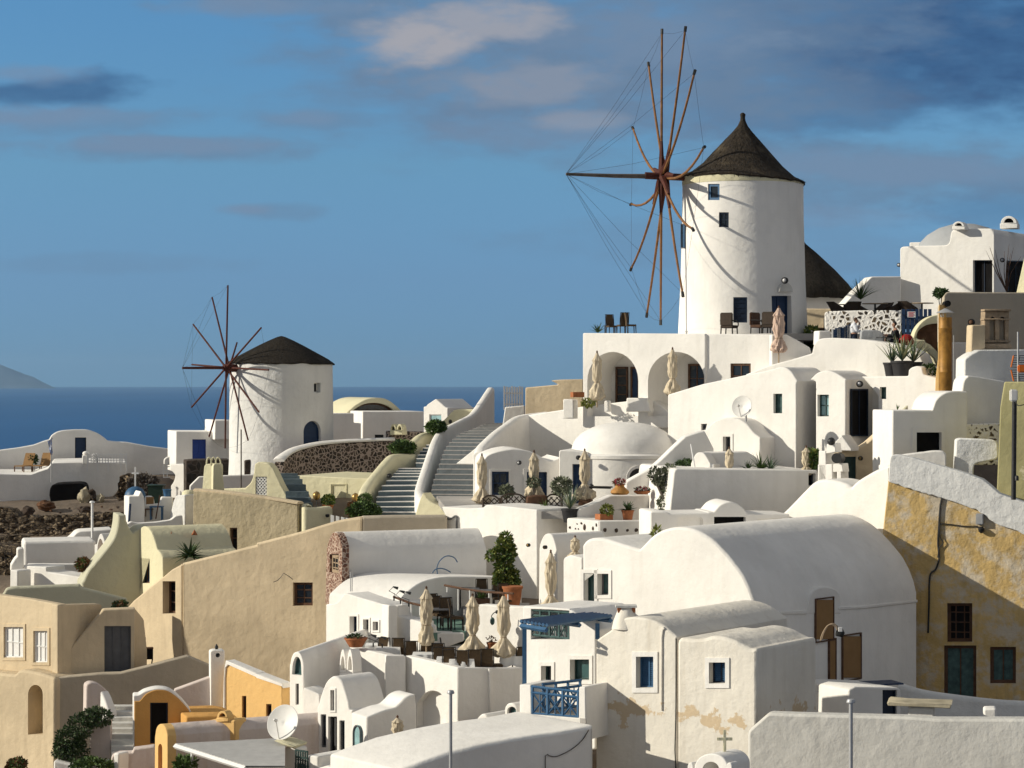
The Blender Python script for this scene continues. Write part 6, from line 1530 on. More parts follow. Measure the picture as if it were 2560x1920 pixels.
slab_wall('terrace_strip', 'pale shaded strip of wall between the long low vault and its sunlit terrace', F, t('w', 380, 1190, 380, 1160, 1100, 1160, 1100, 1400, 640, 1400), .4, 'white')
F = Fr(tx('w', 245), 104.6, -14)
slab_wall('curved_gable', 'small shaded white gable with curved shoulders at the edge of the low houses', F, t('w', 150, 1260) + cv(t('w', 152, 1180, 180, 1130, 210, 1085, 236, 1060)) + t('w', 238, 960, 270, 945, 330, 948, 330, 1260), 1.0, 'white')
F = Fr(tx('w', 245), 103.4, 34)
slab_wall('front_terrace', 'narrow sunlit white wall end at the edge beside the notched terrace wall', F, t('w', 132, 1800, 140, 1240, 244, 1252, 246, 1800), .8, 'white')
# dry stone walls and rubble slope
def rough_wall(name, label, F, pts, L, amp=.11, cat='wall'):
    bm = bmesh.new(); uv = [F.uv(F.hit(*p)) for p in pts]
    us = [q[0] for q in uv]; u0, u1 = min(us), max(us); nx = int((u1 - u0) / .15); 
    topl = sorted([q for q in uv[:len(uv) - 2]]); zb = min(q[1] for q in uv); rows = []
    def topz(u):
        for (a, za_), (b2, zb_) in zip(topl, topl[1:]):
            if a <= u <= b2: return za_ + (zb_ - za_) * (u - a) / max(1e-6, b2 - a)
        return topl[-1][1]
    ny = 22
    for j in range(ny + 3):
        row = []
        for i in range(nx + 1):
            u = u0 + (u1 - u0) * i / nx; zt_ = topz(u) + .13 * noise.noise(Vector((u * 2.1, 0, 5)))
            if j <= ny: z = zb + (zt_ - zb) * j / ny; dep = 0
            else: z = zt_ - .02 * (j - ny); dep = L * (j - ny) / 2
            nv = Vector((u * 3.2, z * 5.6, dep))
            p = F.at(u, z, dep) + F.n * amp * (noise.noise(nv) + .6 * noise.cell(nv * 1.3)) + Vector((0, 0, amp * .4 * noise.noise(nv + Vector((9, 9, 9)))))
            row.append(bm.verts.new(p))
        rows.append(row)
    for a, b2 in zip(rows, rows[1:]):
        for i in range(nx): bm.faces.new((a[i], a[i + 1], b2[i + 1], b2[i]))
    return tag(obj(name, bm, M['rubble'], sharp=30), label, cat)
rough_wall('dry_stone_wall', 'rough dry stone retaining wall of brown rubble above the low white houses', Fr(tx('w', 700), 119, 8), t('w', -300, 380, 0, 375, 130, 395, 240, 500, 900, 488, 1100, 462, 1780, 440, 1780, 900, -300, 900), 1.2)
rough_wall('dry_stone_wall', 'lower dark dry stone wall at the edge beside the low white houses', Fr(tx('w', 200), 114, 5), t('w', -300, 790, 0, 782, 250, 760, 420, 770, 420, 940, -300, 940), 1.4, .08)
rough_wall('dry_stone_wall', 'sunlit heap-like dry stone wall beside the small curved white gable', Fr(tx('w', 60), 109.5, 22), t('w', -300, 900, 0, 925, 200, 925, 235, 960, 200, 1100, 200, 1700, -300, 1700), 2.2, .25)
rough_wall('dry_stone_wall', 'golden sunlit pile of stones at the corner of the deck-chair terrace wall', Fr(tx('A', 1090), 127, 40), t('A', 1010, 960, 1040, 850, 1060, 785, 1120, 782, 1190, 795, 1190, 1010, 1010, 1010), 1.4, .3)

# ================================================================ MOVABLE THINGS
def Q(tile, x, y, d): return P3(*t(tile, x, y)[0], d)
def onz(tile, x, z, d): v = P3(tx(tile, x), HY, d); return Vector((v.x, v.y, z))
# ---- closed parasols
def dpar(px):
    """distance of the restaurant parapet at a pixel column"""
    return 79.5 + (1145 - px) * .0144 if px < 1145 else 79.5 + (px - 1145) * .0075
def parasol(label, tile, x, ytop, ybot, d, zbase, wide=.26, mat='canvas', flare=1.0, tie=.70, lean=0.0):
    top, bot = Q(tile, x, ytop, d), Q(tile, x, ybot, d); base = Vector((top.x, top.y, zbase))
    th = thing('parasol', label, 'parasol', base, 'closed parasols on the terraces')
    H = top.z - bot.z; wide *= 1.18; seed = random.uniform(0, 6); nl = random.choice([6, 7, 8])
    bm = bmesh.new(); tube(bm, [base, top + Vector((0, 0, -.05))], .03, 8); obj('pole', bm, M['palewood'], th)
    bm = bmesh.new(); lathe(bm, top, [(.035, -.1), (.05, -.05), (.03, .0), (.045, .03), (.005, .08)], 10); obj('finial', bm, M['wood'], th)
    bm = bmesh.new(); seg = 48; rings = []
    prof = [(.05, 0), (.16, .03), (.32, .10), (.50, .155), (.60, .19), (.50, .20), (.52, .26), (.56, .36), (.55, .5), (.47, .6), (.30 / max(flare, .6), tie), (.52, tie + .08), (.80 * flare, tie + .18), (.92 * flare, .97), (.86 * flare, 1.0)]
    for j, (r, h) in enumerate(prof):
        ring = []
        for k in range(seg):
            a = 2 * math.pi * k / seg; tw = seed + h * 2.2
            pl = .05 + .26 * min(1, h * 1.5)
            if abs(h - tie) < .04: pl = .10
            rr = wide * r * (1 + pl * math.cos(nl * (a + tw)) + .10 * math.cos((nl * 2 + 1) * a + seed * 3))
            zz_ = -h * H + (.035 * H * math.cos(nl * (a + tw)) if h > .9 else 0)
            ring.append(bm.verts.new(top + Vector((rr * math.cos(a) + lean * h, rr * math.sin(a), zz_))))
        rings.append(ring)
    for a, b2 in zip(rings, rings[1:]):
        for k in range(seg): bm.faces.new((a[k], a[(k + 1) % seg], b2[(k + 1) % seg], b2[k]))
    bm.faces.new(rings[0][::-1]); bm.faces.new(rings[-1])
    obj('canopy', bm, M[mat], th, sharp=80)
    bm = bmesh.new(); rr = wide * .36 / max(flare, .6)
    tube(bm, [top + Vector((rr * math.cos(a * .6283) + lean * tie, rr * math.sin(a * .6283), -tie * H)) for a in range(11)], .012, 5); obj('tie', bm, M['palewood'], th)
    return th
zFR, zUP, zTOP, zDOME = -10.42, -9.16, -8.75, P3(0, 960 + 1078 * TS, 95.5).z
parasol('tall closed cream parasol at the outer end of the brown chairs, tied below its middle', 'r', 1088, 575, 1190, 82.4, zFR, .30, flare=.75, tie=.66)
parasol('twisted closed cream parasol between the two other tall ones by the brown chairs', 'r', 1600, 655, 1290, 81.6, zFR, .31, flare=1.15)
parasol('closed cream parasol with a full skirt nearest the blue pergola post', 'r', 1942, 650, 1320, 81.2, zFR, .31, flare=1.2)
parasol('closed cream parasol standing beside the little white vault hood', 'C', 335, 1448, 1960, 83, zTOP, .28, flare=1.15, tie=.74)
parasol('tip of a small cream parasol above the low white block by the vault hood', 'C', 545, 1322, 1500, 88.5, -8.4, .24)
parasol('closed cream parasol in front of the wide stairs, beside the lattice fence', 'B', 1952, 612, 1020, 99.2, zDOME, .29, flare=1.1)
parasol('closed cream parasol between the two blue doors of the wavy-topped house', 'C', 190, 585, 975, 98.2, zDOME, .29, flare=1.1, tie=.66)
parasol('tall closed cream parasol with a red tie in front of the white drum house', 'C', 628, 572, 990, 96.9, zDOME, .30, flare=1.25, tie=.68)
parasol('small cream parasol behind the flat white block, below the narrow framed window', 'C', 1878, 555, 800, 92.2, -5.2, .23)
parasol('small closed cream parasol among green leaves next to the stack of white chimneys', 'D', 330, 545, 780, 92.0, -5.2, .24)
parasol('cream parasol standing in the outer arch below the larger windmill', 'K', 320, 1245, 1650, 104.4, -1.2, .29, tie=.64)
parasol('cream parasol standing before the inner arch below the larger windmill', 'K', 972, 1215, 1610, 103.2, -1.2, .29, tie=.66)
parasol('pinkish closed parasol in front of the larger windmill door', 'K', 1890, 858, 1240, 101.2, .1, .34, 'canvas_pink', .85, .70)
parasol('tiny cream parasol top behind the curved roof at the bottom', 'F', 1222, 1222, 1430, 72.5, -13.2, .25)

# ---- restaurant chairs
def make_chair():
    th = thing('rattan_chair', 'x', 'chair')
    bm = bmesh.new(); box(bm, (0, 0, .45), (.46, .46, .09)); bmesh.ops.bevel(bm, geom=bm.edges[:], offset=.02, segments=2, affect='EDGES'); obj('seat', bm, M['rattan'], th, world=False)
    bm = bmesh.new()
    for j in range(7):
        z = .46 + .6 * j / 6; y = .21 + .08 * (j / 6) ** 2; w = .20 - .015 * abs(j - 3) / 3
        a = [bm.verts.new((s * w, y + o, z)) for s, o in ((-1, 0), (1, 0), (1, .035), (-1, .035))]
        if j:
            for k in range(4): bm.faces.new((p_[k], p_[(k + 1) % 4], a[(k + 1) % 4], a[k]))
        else: bm.faces.new(a[::-1])
        p_ = a
    bm.faces.new(a); o = obj('backrest', bm, M['rattan'], th, world=False)
    bm = bmesh.new(); pts = [Vector((s * .225, .225 + .08 * f * f, .46 + .61 * f)) for s, f in ((-1, 0), (-1, .5), (-1, 1), (1, 1), (1, .5), (1, 0))]
    tube(bm, pts, .022, 6); obj('back_frame', bm, M['chairframe'], o, world=False)
    for x in (-.2, .2):
        for y in (-.2, .2):
            bm = bmesh.new(); tube(bm, [(x, y, .42), (x * 1.05, y * 1.08, 0)], [.026, .018], 6); obj('leg', bm, M['chairframe'], th, world=False)
    return th
CH = make_chair()
chairs_done = []
def chair(lab, tile, x, ytop, zf, rz, dmin=0, H=1.06, sc=1.0, grp='rattan restaurant chairs'):
    y = t(tile, x, ytop)[0][1]; d = max(dmin, (zf + H * sc) / ((HY - y) / FOC)) if y != HY else dmin
    loc = onz(tile, x, zf, d)
    if not chairs_done: CH.location = loc; CH.rotation_euler.z = R(rz); CH.scale = (sc,) * 3; CH['label'] = lab; CH['group'] = grp; chairs_done.append(CH); return CH
    o = dup(CH, loc, R(rz), sc, lab, grp); chairs_done.append(o); return o
# rz: 0 = the chair's back towards the sea-side rear; 180 = its back towards the viewer
for lab, x, y, rz in (
    ('brown chair at the striped cloth table behind the terracotta bowl', 645, 1118, 165), ('tall dark-backed chair behind the parapet between bowl and tall parasol', 795, 1124, 172),
    ('dark-backed chair touching the tall one, with a pale tag between them', 928, 1156, 178), ('brown chair right under the outermost tall parasol', 1085, 1172, 182),
    ('low brown chair half hidden behind the parasol-side row', 1228, 1182, 175), ('brown chair angled in the middle row behind the parapet corner', 1218, 1222, 190),
    ('brown chair at the parapet corner with another dark chair in front of it', 1348, 1224, 176), ('darkest chair pressed to the parapet corner', 1336, 1276, 184),
    ('brown chair near the parapet corner facing the white cloth table', 1490, 1296, 178), ('dark-backed chair of the pair at the front parapet, with a tag at its side', 1625, 1326, 180),
    ('dark-backed chair of the front parapet pair, nearer the blue pergola', 1762, 1332, 180), ('golden sunlit chair turned sideways by the pale kerb', 1282, 1120, 75),
    ('golden chair right behind the sideways one by the kerb', 1345, 1124, 80), ('golden chair under the twisted middle parasol', 1690, 1196, 70),
    ('slanting golden chair between the middle and last tall parasols', 1752, 1196, 85), ('brown chair seen edge-on at the foot of the last tall parasol', 1858, 1262, 95),
    ('dark chair at the blue pergola post', 2122, 1296, 200)):
    chair(lab, 'r', x, y, zFR, rz, dpar(tx('r', x)) + .75)
for lab, x, y, rz in (('golden chair behind the tall parasol on the green floor', 1170, 652, 20), ('rattan chair next to the lamp railing on the green floor', 1235, 676, 30),
                      ('large golden chair facing the small table on the green floor', 1322, 694, 15), ('dark chair seen edge-on at the end of the green floor', 1425, 708, 95)):
    chair(lab, 'r', x, y, zUP, rz, 84.6, sc=1.06)
for lab, x, y, rz in (('rattan chair behind the long wooden rail, furthest from the shrub', 1712, 486, 10), ('rattan chair behind the long rail, beside the green planter', 1890, 513, 8), ('rattan chair squeezed against the big terracotta pot', 1978, 535, 30)):
    chair(lab, 'r', x, y, zTOP, rz, 84.5)
# ---- tables
def cloth_table(lab, tile, x, ytop, zf, dmin, r=.42, cloth=True, square=True):
    y = t(tile, x, ytop)[0][1]; d = max(dmin, (zf + .75) / ((HY - y) / FOC)); c = onz(tile, x, zf, d)
    th = thing('restaurant_table', lab, 'table', c, 'restaurant tables')
    bm = bmesh.new(); box(bm, c + Vector((0, 0, .725)), (r * 2, r * 2, .04)); obj('tabletop', bm, M['greypaint'] if not cloth else M['cloth'], th)
    for sx in (-1, 1):
        for sy in (-1, 1):
            bm = bmesh.new(); tube(bm, [c + Vector((sx * r * .85, sy * r * .85, .7)), c + Vector((sx * r * .85, sy * r * .85, 0))], .025, 6); obj('leg', bm, M['chairframe'], th)
    if cloth:
        bm = bmesh.new(); N = 48; top = []; low = []
        for k in range(N):
            a = 2 * math.pi * k / N; m_ = max(abs(math.cos(a)), abs(math.sin(a)))
            e = Vector((math.cos(a) / m_ * (r + .012), math.sin(a) / m_ * (r + .012), .75)); top.append(bm.verts.new(c + e))
            cor = abs(math.sin(2 * a)); fl = 1 + .07 * math.cos(9 * a) + .06 * cor
            low.append(bm.verts.new(c + Vector((e.x * fl, e.y * fl, .75 - .30 - .10 * cor))))
        bm.faces.new(top)
        for k in range(N): bm.faces.new((top[k], low[k], low[(k + 1) % N], top[(k + 1) % N]))
        o = obj('tablecloth', bm, M['cloth']); tag(o, 'white cloth on the ' + lab, 'tablecloth', 'white tablecloths')
    return th
for lab, x, y in (('table beside the terracotta bowl', 545, 1196), ('table behind the two tall dark-backed chairs', 668, 1232), ('table in front of the tall outer parasol', 1072, 1296),
                  ('table by the parapet corner', 1340, 1372), ('table wedged against the front parapet', 1480, 1410), ('table in the shade of the middle parasol', 1450, 1205), ('table beside the blue pergola post', 2040, 1372)):
    cloth_table(lab, 'r', x, y, zFR, dpar(tx('r', x)) + .95)
for lab, x, y in (('bare table behind the lamp railing', 905, 690), ('small bare table beside the large golden chair', 1235, 802)):
    cloth_table(lab, 'r', x, y, zUP, 84.8, .38, False)
for lab, x, y in (('bare table along the long wooden rail', 1560, 575), ('bare table below the rattan chair at the green planter', 1730, 596)):
    cloth_table(lab, 'r', x, y, zTOP, 85, .4, False)
# ---- wooden rails with white posts, reading lamps clamped to them
def rail(label, pts, posts, mat='wood'):
    P = [Q(*p) for p in pts]; th = thing('terrace_railing', label, 'railing', Vector((P[0].x, P[0].y, P[0].z - .9)))
    bm = bmesh.new(); tube(bm, P, .045, 6); obj('handrail', bm, M[mat], th)
    for a, b2 in posts:
        bm = bmesh.new(); tube(bm, [Q(*a), Q(*b2)], .028, 6); obj('post', bm, M['whitepaint'], th)
    return th
rail('brown handrail on white posts above the sunlit pier, carrying three black lamps', [('r', 725, 672, 85.3), ('r', 890, 735, 84.8), ('r', 1035, 770, 84.3)],
     [(('r', 820, 715, 85), ('r', 820, 880, 85)), (('r', 920, 745, 84.7), ('r', 920, 905, 84.7)), (('r', 1016, 765, 84.4), ('r', 1016, 940, 84.4))])
rail('long brown handrail sloping along the raised tables towards the big pot', [('r', 1290, 545, 88), ('r', 1500, 585, 87), ('r', 1750, 620, 86), ('r', 2050, 637, 85)],
     [(('r', 1318, 560, 87.9), ('r', 1318, 622, 87.9)), (('r', 1440, 580, 87.3), ('r', 1440, 822, 87.3)), (('r', 1568, 600, 86.7), ('r', 1568, 700, 86.7)), (('r', 1780, 625, 85.9), ('r', 1780, 752, 85.9)), (('r', 1990, 637, 85.2), ('r', 1990, 712, 85.2))])
def desk_lamp(label, pts, d):
    P = [Q(x[0], x[1], x[2], d) for x in pts]; th = thing('reading_lamp', label, 'lamp', P[0], 'black reading lamps on the restaurant terraces')
    bm = bmesh.new(); tube(bm, P, .014, 6)
    for p in P[1:-1]: ball(bm, p, .024, 1)
    obj('arm', bm, M['darkmetal'], th)
    bm = bmesh.new(); ax = Vector((.93, -.1, -.30)); e = P[-1]; tube(bm, [e - ax * .02, e + ax * .04, e + ax * .13, e + ax * .19], [.016, .035, .05, .055], 12); obj('shade', bm, M['darkmetal'], th)
    bm = bmesh.new(); box(bm, P[0] + Vector((0, 0, -.05)), (.05, .05, .13)); obj('clamp', bm, M['darkmetal'], th)
desk_lamp('black reading lamp at the seaward end of the terrace rail', [('r', 730, 680), ('r', 735, 640), ('r', 678, 608), ('r', 722, 562)], 85.2)
desk_lamp('black reading lamp in the middle of the terrace rail', [('r', 803, 715), ('r', 805, 690), ('r', 748, 652), ('r', 795, 606)], 84.9)
desk_lamp('black reading lamp at the inner end of the terrace rail', [('r', 893, 745), ('r', 895, 708), ('r', 820, 678), ('r', 862, 618)], 84.6)
desk_lamp('black reading lamp reaching over the terracotta bowl', [('r', 600, 1200), ('r', 540, 1170), ('r', 405, 1112), ('r', 480, 1094)], 83.4)
desk_lamp('black reading lamp just above the brown chair behind the bowl', [('r', 500, 1190), ('r', 525, 1162), ('r', 560, 1130), ('r', 590, 1116)], 83.6)
th = thing('wall_lamp', 'thin curved wall lamp with a hanging green glass shade between the tall parasols', 'lamp', Q('r', 1820, 960, 82.9))
bm = bmesh.new(); tube(bm, [Q('r', *p, 82.9) for p in cv([(1820, 920), (1808, 890), (1825, 860), (1850, 842), (1868, 835)])], .018, 6); obj('arm', bm, M['darkmetal'], th)
bm = bmesh.new(); ball(bm, Q('r', 1870, 840, 82.8), .07, 2); obj('bulb_holder', bm, M['darkmetal'], th)
bm = bmesh.new(); ball(bm, Q('r', 1818, 942, 82.9), .11, 2, (.8, .8, 1.3)); obj('shade', bm, M['teal'], th)

# ---- plants
def leaf(bm, c, d, n, ln, wd):
    s = d.cross(n)
    if s.length < 1e-3: s = Vector((1, 0, 0))
    s.normalize(); m_ = c + d * ln * .5 + n * ln * .08; e = c + d * ln
    v = [bm.verts.new(x) for x in (c, m_ + s * wd, e, m_ - s * wd)]
    bm.faces.new(v)
def rv(): 
    while True:
        v = Vector((random.uniform(-1, 1), random.uniform(-1, 1), random.uniform(-1, 1)))
        if .01 < v.length < 1: return v
def foliage(c, r, n, ls, gap=.02, seed=None):
    """leaves through an uneven crown; r = (rx, ry, rz)"""
    bm = bmesh.new(); off = Vector((random.random() * 99, 3, 7)); k = 0; tries = 0
    while k < n and tries < n * 12:
        tries += 1; q = rv(); rad = q.length
        edge = 1 + .35 * noise.noise(q.normalized() * 1.8 + off)
        if rad > edge: continue
        if noise.noise(q * 2.6 + off) < -gap and random.random() < .85: continue
        if rad < .55 and random.random() < .6: continue
        p = Vector(c) + Vector((q.x * r[0], q.y * r[1], q.z * r[2])); d = (q.normalized() * .8 + rv() * .9).normalized()
        leaf(bm, p, d, rv().normalized(), ls * random.uniform(.7, 1.35), ls * random.uniform(.22, .38)); k += 1
    return bm
def shrub(name, label, c, r, mat='leaf', n=500, ls=.13, pot=None, stem=None, cat='shrub', mat2=None, group=None):
    """pot = (radius, height, material): the pot is a thing of its own under the plant"""
    zb = c.z - r[2] * .9
    if pot:
        pr, ph, pm = pot; pc = Vector((c.x, c.y, zb - ph + .03))
        if stem: pc.z = c.z - stem - ph
        bm = bmesh.new(); lathe(bm, pc, [(pr * .68, 0), (pr * .9, ph * .6), (pr, ph * .86), (pr * 1.1, ph * .87), (pr * 1.1, ph), (pr * .9, ph), (pr * .85, ph * .9)], 20)
        tag(obj('plant_pot', bm, M[pm]), ' '.join((pot_label(pm) + label).split()[:16]), 'pot', 'plant pots')
    th = thing(name, label, cat, Vector((c.x, c.y, zb if not stem else c.z - stem)), group)
    obj('foliage', foliage(c, r, n, ls), M[mat], th, clean=False, sharp=180)
    if mat2: obj('foliage', foliage(c + Vector((random.uniform(-.2, .2) * r[0], -.2 * r[1], .15 * r[2])), [x * .85 for x in r], n // 3, ls), M[mat2], th, clean=False, sharp=180)
    bm = bmesh.new(); b0 = Vector((c.x, c.y, zb if not stem else c.z - stem))
    for k in range(5):
        q = rv(); tube(bm, [b0, b0.lerp(c, .6) + Vector((q.x * r[0] * .2, q.y * r[1] * .2, 0)), c + Vector((q.x * r[0] * .6, q.y * r[1] * .6, abs(q.z) * r[2] * .5))], [.03, .022, .008], 5)
    obj('stem', bm, M['greywood'], th, clean=False)
    return th
def pot_label(pm): return {'terracotta': 'terracotta pot under the ', 'blackpot': 'black pot under the ', 'ochrepot': 'ochre jar under the ', 'wood': 'wooden tub under the '}[pm]
def rosette(name, label, c, n, ln, wd, mat='agave', spread=.9, pot=None, mat2=None, cat='plant', arch_=.25):
    if pot:
        pr, ph, pm = pot; bm = bmesh.new(); lathe(bm, c - Vector((0, 0, ph)), [(pr * .72, 0), (pr * .9, ph * .6), (pr, ph * .86), (pr * 1.08, ph * .88), (pr * 1.08, ph), (pr * .9, ph), (pr * .85, ph * .92)], 20)
        tag(obj('plant_pot', bm, M[pm]), ' '.join((pot_label(pm) + label).split()[:16]), 'pot', 'plant pots')
    th = thing(name, label, cat, c)
    for mm, k0, k1 in ((mat, 0, n if not mat2 else int(n * .6)), (mat2, int(n * .6), n)):
        if not mm: continue
        bm = bmesh.new()
        for k in range(k0, k1):
            a = k * 2.4 + random.uniform(-.2, .2); e = random.uniform(.15, 1.0) ** .8 * spread
            d = Vector((math.cos(a) * math.sin(e), math.sin(a) * math.sin(e), math.cos(e))); L_ = ln * random.uniform(.75, 1.1); s = d.cross(Vector((0, 0, 1)));
            s = s.normalized() if s.length > .01 else Vector((1, 0, 0)); up = s.cross(d)
            pr_ = []
            for j in range(5):
                f = j / 4; p = c + d * L_ * f - Vector((0, 0, arch_ * L_ * f * f * math.sin(e))); w_ = wd * (.55 + 1.1 * f * (1 - f) * 2 if f < .5 else (1 - f) * 2.1 * .55 + .02)
                pr_.append((bm.verts.new(p + s * w_), bm.verts.new(p - up * w_ * .5), bm.verts.new(p - s * w_)))
            for a_, b_ in zip(pr_, pr_[1:]):
                bm.faces.new((a_[0], a_[1], b_[1], b_[0])); bm.faces.new((a_[1], a_[2], b_[2], b_[1]))
        obj('leaves', bm, M[mm], th, clean=False, sharp=60)
    return th
pxm = lambda w, d: w * TS / FOC * d
# stair shrubs
shrub('round_bush', 'round dark green bush at the head of the upper dark flight', Q('B', 1556, 372, 119.6), (pxm(85, 120), .75, pxm(52, 120)), 'leaf', 900, .16, mat2='leaf_dark')
shrub('round_bush', 'round dark green bush on the cream parapet by the dark stone wall', Q('B', 1268, 552, 116.6), (pxm(120, 117), .9, pxm(56, 117)), 'leaf', 1100, .16, mat2='leaf_dark')
shrub('small_bush', 'small round bush in front of the blank square panel', Q('B', 622, 1005, 110.2), (pxm(55, 110), .5, pxm(48, 110)), 'leaf', 450, .12, (.26, .3, 'terracotta'), mat2='leaf_yellow')
shrub('topiary', 'clipped ball bush on a thin stem at the foot of the dark flight', Q('B', 944, 992, 106.4), (pxm(56, 106), .5, pxm(42, 106)), 'leaf', 500, .11, stem=.7)
shrub('wide_bush', 'wide bright green bush with rusty leaves at the foot of the dark flight', Q('B', 930, 1092, 105.6), (pxm(150, 106), .9, pxm(64, 106)), 'leaf', 1300, .15, mat2='leaf_dark')
shrub('rusty_bush', 'rust-coloured bush beside the wide green one at the foot of the dark flight', Q('B', 838, 1080, 105.9), (pxm(50, 106), .6, pxm(64, 106)), 'leaf_rust', 500, .13)
rosette('sago_palm', 'dark sago palm rosette on the roof edge of the cream vault', Q('A', 1640, 1492, 99.0), 44, 1.0, .085, 'leaf_dark', 1.55, arch_=.35)
shrub('rusty_bush', 'rusty bush peeking over the curve of the sage-cream wall', Q('A', 720, 1560, 102.6), (pxm(60, 103), .6, pxm(55, 103)), 'leaf_rust', 420, .14, mat2='leaf')
shrub('dry_bush', 'big dry grey-brown bush behind the blue chapel dome', Q('A', 1240, 880, 125), (pxm(130, 125), 1.3, pxm(95, 125)), 'greywood', 1500, .22)
# terrace plants
rosette('agave', 'grey-green agave with long blades in a black pot at the terrace corner', Q('C', 500, 1078, 93.2), 22, 1.15, .045, 'agave', .85, (.34, .55, 'blackpot'), 'agave_edge')
rosette('small_aloe', 'small bright aloe behind the terrace edge between the parasols', Q('C', 280, 1070, 95.3), 16, .5, .03, 'leaf', .9)
shrub('oleander_bush', 'loose grey-green bush beside the white drum house door', Q('C', 430, 880, 96.2), (pxm(85, 96), .7, pxm(70, 96)), 'leaf_olive', 600, .15, stem=1.3)
shrub('small_bush', 'dark potted bush behind the parasol between the blue doors', Q('C', 190, 850, 97.6), (pxm(60, 97), .5, pxm(38, 97)), 'leaf_olive', 350, .12, stem=1.2)
shrub('small_bush', 'dark bush at the lattice fence in front of the blue framed window', Q('B', 2165, 925, 97.5), (pxm(62, 97), .5, pxm(50, 97)), 'leaf_olive', 450, .12, stem=1.0)
def vase(label, c, prof, mat, name='plant_pot'):
    bm = bmesh.new(); lathe(bm, c, prof, 24); return tag(obj(name, bm, M[mat]), label, 'pot', 'plant pots')
vase('ochre glazed jar with a flared neck on the sloping ledge wall', Q('C', 932, 956, 93), [(.30, 0), (.38, .08), (.36, .16), (.20, .30), (.17, .36), (.22, .40), (.15, .40)], 'ochrepot')
shrub('pink_flowers', 'pink flowering plant in the ochre jar on the ledge wall', Q('C', 930, 850, 93), (pxm(60, 93), .28, pxm(28, 93)), 'leaf_rust', 160, .09, mat2='flower', stem=.35, cat='plant')
vase('shallow terracotta bowl on the ledge wall beside the ochre jar', Q('C', 1124, 952, 93.2), [(.20, 0), (.32, .08), (.35, .13), (.28, .13)], 'terracotta')
shrub('pink_flowers', 'low mound of pink and olive flowers in the shallow terracotta bowl', Q('C', 1124, 915, 93.2), (pxm(66, 93), .28, pxm(26, 93)), 'leaf_olive', 200, .09, mat2='flower', cat='plant')
th = tag(obj('plant_pot', (lambda b_: (box(b_, Q('C', 795, 1150, 92.2), (.60, .4, .26), .5), b_)[1])(bmesh.new()), M['terracotta']), 'rectangular terracotta trough on the corner of the planter wall', 'pot', 'plant pots')
shrub('small_bush', 'yellow-green round bush in the rectangular terracotta trough', Q('C', 820, 1092, 92.2), (pxm(54, 92), .28, pxm(48, 92)), 'leaf_yellow', 420, .10)
rosette('potted_yucca', 'dark leafy yucca against the ledge wall', Q('C', 1000, 1090, 92.4), 36, .50, .05, 'leaf_dark', 1.4, (.24, .42, 'terracotta'))
# olive tree
ot = thing('olive_tree', 'gnarled little olive tree with a thin grey crown beside the ramp wall', 'tree', Q('C', 1335, 1095, 91.6))
bm = bmesh.new(); tr = [Q('C', 1335, 1100, 91.6), Q('C', 1330, 1020, 91.6), Q('C', 1300, 950, 91.7), Q('C', 1262, 870, 91.6), Q('C', 1225, 810, 91.6), Q('C', 1190, 795, 91.6)]
tube(bm, tr, [.12, .10, .09, .08, .06, .04], 8)
for a, b2 in ((2, (1360, 860)), (2, (1330, 800)), (3, (1290, 770)), (3, (1240, 760))): tube(bm, [tr[a], Q('C', *b2, 91.8)], [.06, .02], 6)
obj('trunk', bm, M['greywood'], ot)
bmx = bmesh.new()
for x, y, rx, ry, n_ in ((1235, 780, 50, 60, 260), (1300, 800, 60, 70, 360), (1360, 760, 55, 70, 340), (1330, 880, 50, 55, 260), (1260, 840, 40, 35, 140), (1345, 960, 45, 60, 220), (1300, 1020, 45, 50, 220), (1330, 1080, 50, 40, 240)):
    b_ = foliage(Q('C', x, y, 91.7), (pxm(rx, 92), .45, pxm(ry, 92)), n_, .12, .05); me_ = bpy.data.meshes.new('tmp'); b_.to_mesh(me_); b_.free(); bmx.from_mesh(me_)
obj('crown', bmx, M['leaf_olive'], ot, clean=False, sharp=180)
shrub('dark_bush', 'dark bushy crown showing above the ramp beside the white bell hood', Q('C', 1495, 700, 93.9), (pxm(75, 94), .6, pxm(40, 94)), 'leaf_dark', 500, .13)
rosette('spiky_plant', 'spiky green plant behind the flat white block beside the small parasol', Q('C', 2150, 735, 92.4), 30, .9, .04, 'leaf', 1.2)
rosette('spiky_plant', 'small spiky plant showing above the flat white block near the low slanting wall', Q('C', 2040, 740, 92.2), 24, .5, .035, 'leaf_dark', 1.3)
th = shrub('prickly_pear', 'pale young prickly pear in front of the planter wall end', Q('C', 1158, 1250, 89.6), (pxm(30, 90), .25, pxm(60, 90)), 'leaf_yellow', 90, .2, cat='cactus')
shrub('prickly_pear', 'pale cactus pads over the hump of the big barrel vault', Q('C', 1245, 1290, 80.5), (pxm(26, 82), .25, pxm(40, 82)), 'leaf_yellow', 60, .2, cat='cactus')
shrub('prickly_pear', 'green prickly pear around the small parasol by the white chimneys', Q('D', 385, 650, 92.3), (pxm(60, 92), .5, pxm(75, 92)), 'leaf', 260, .22, cat='cactus', mat2='leaf_yellow')
rosette('agave', 'grey agave peeking over the flat white block in front of the teal window', Q('D', 20, 740, 92.4), 16, .75, .04, 'agave', 1.0)
rosette('small_aloe', 'tiny cactus shoots on the shoulder of the shaded white front', Q('D', 1118, 222, 88.6), 6, .28, .03, 'leaf', .5)
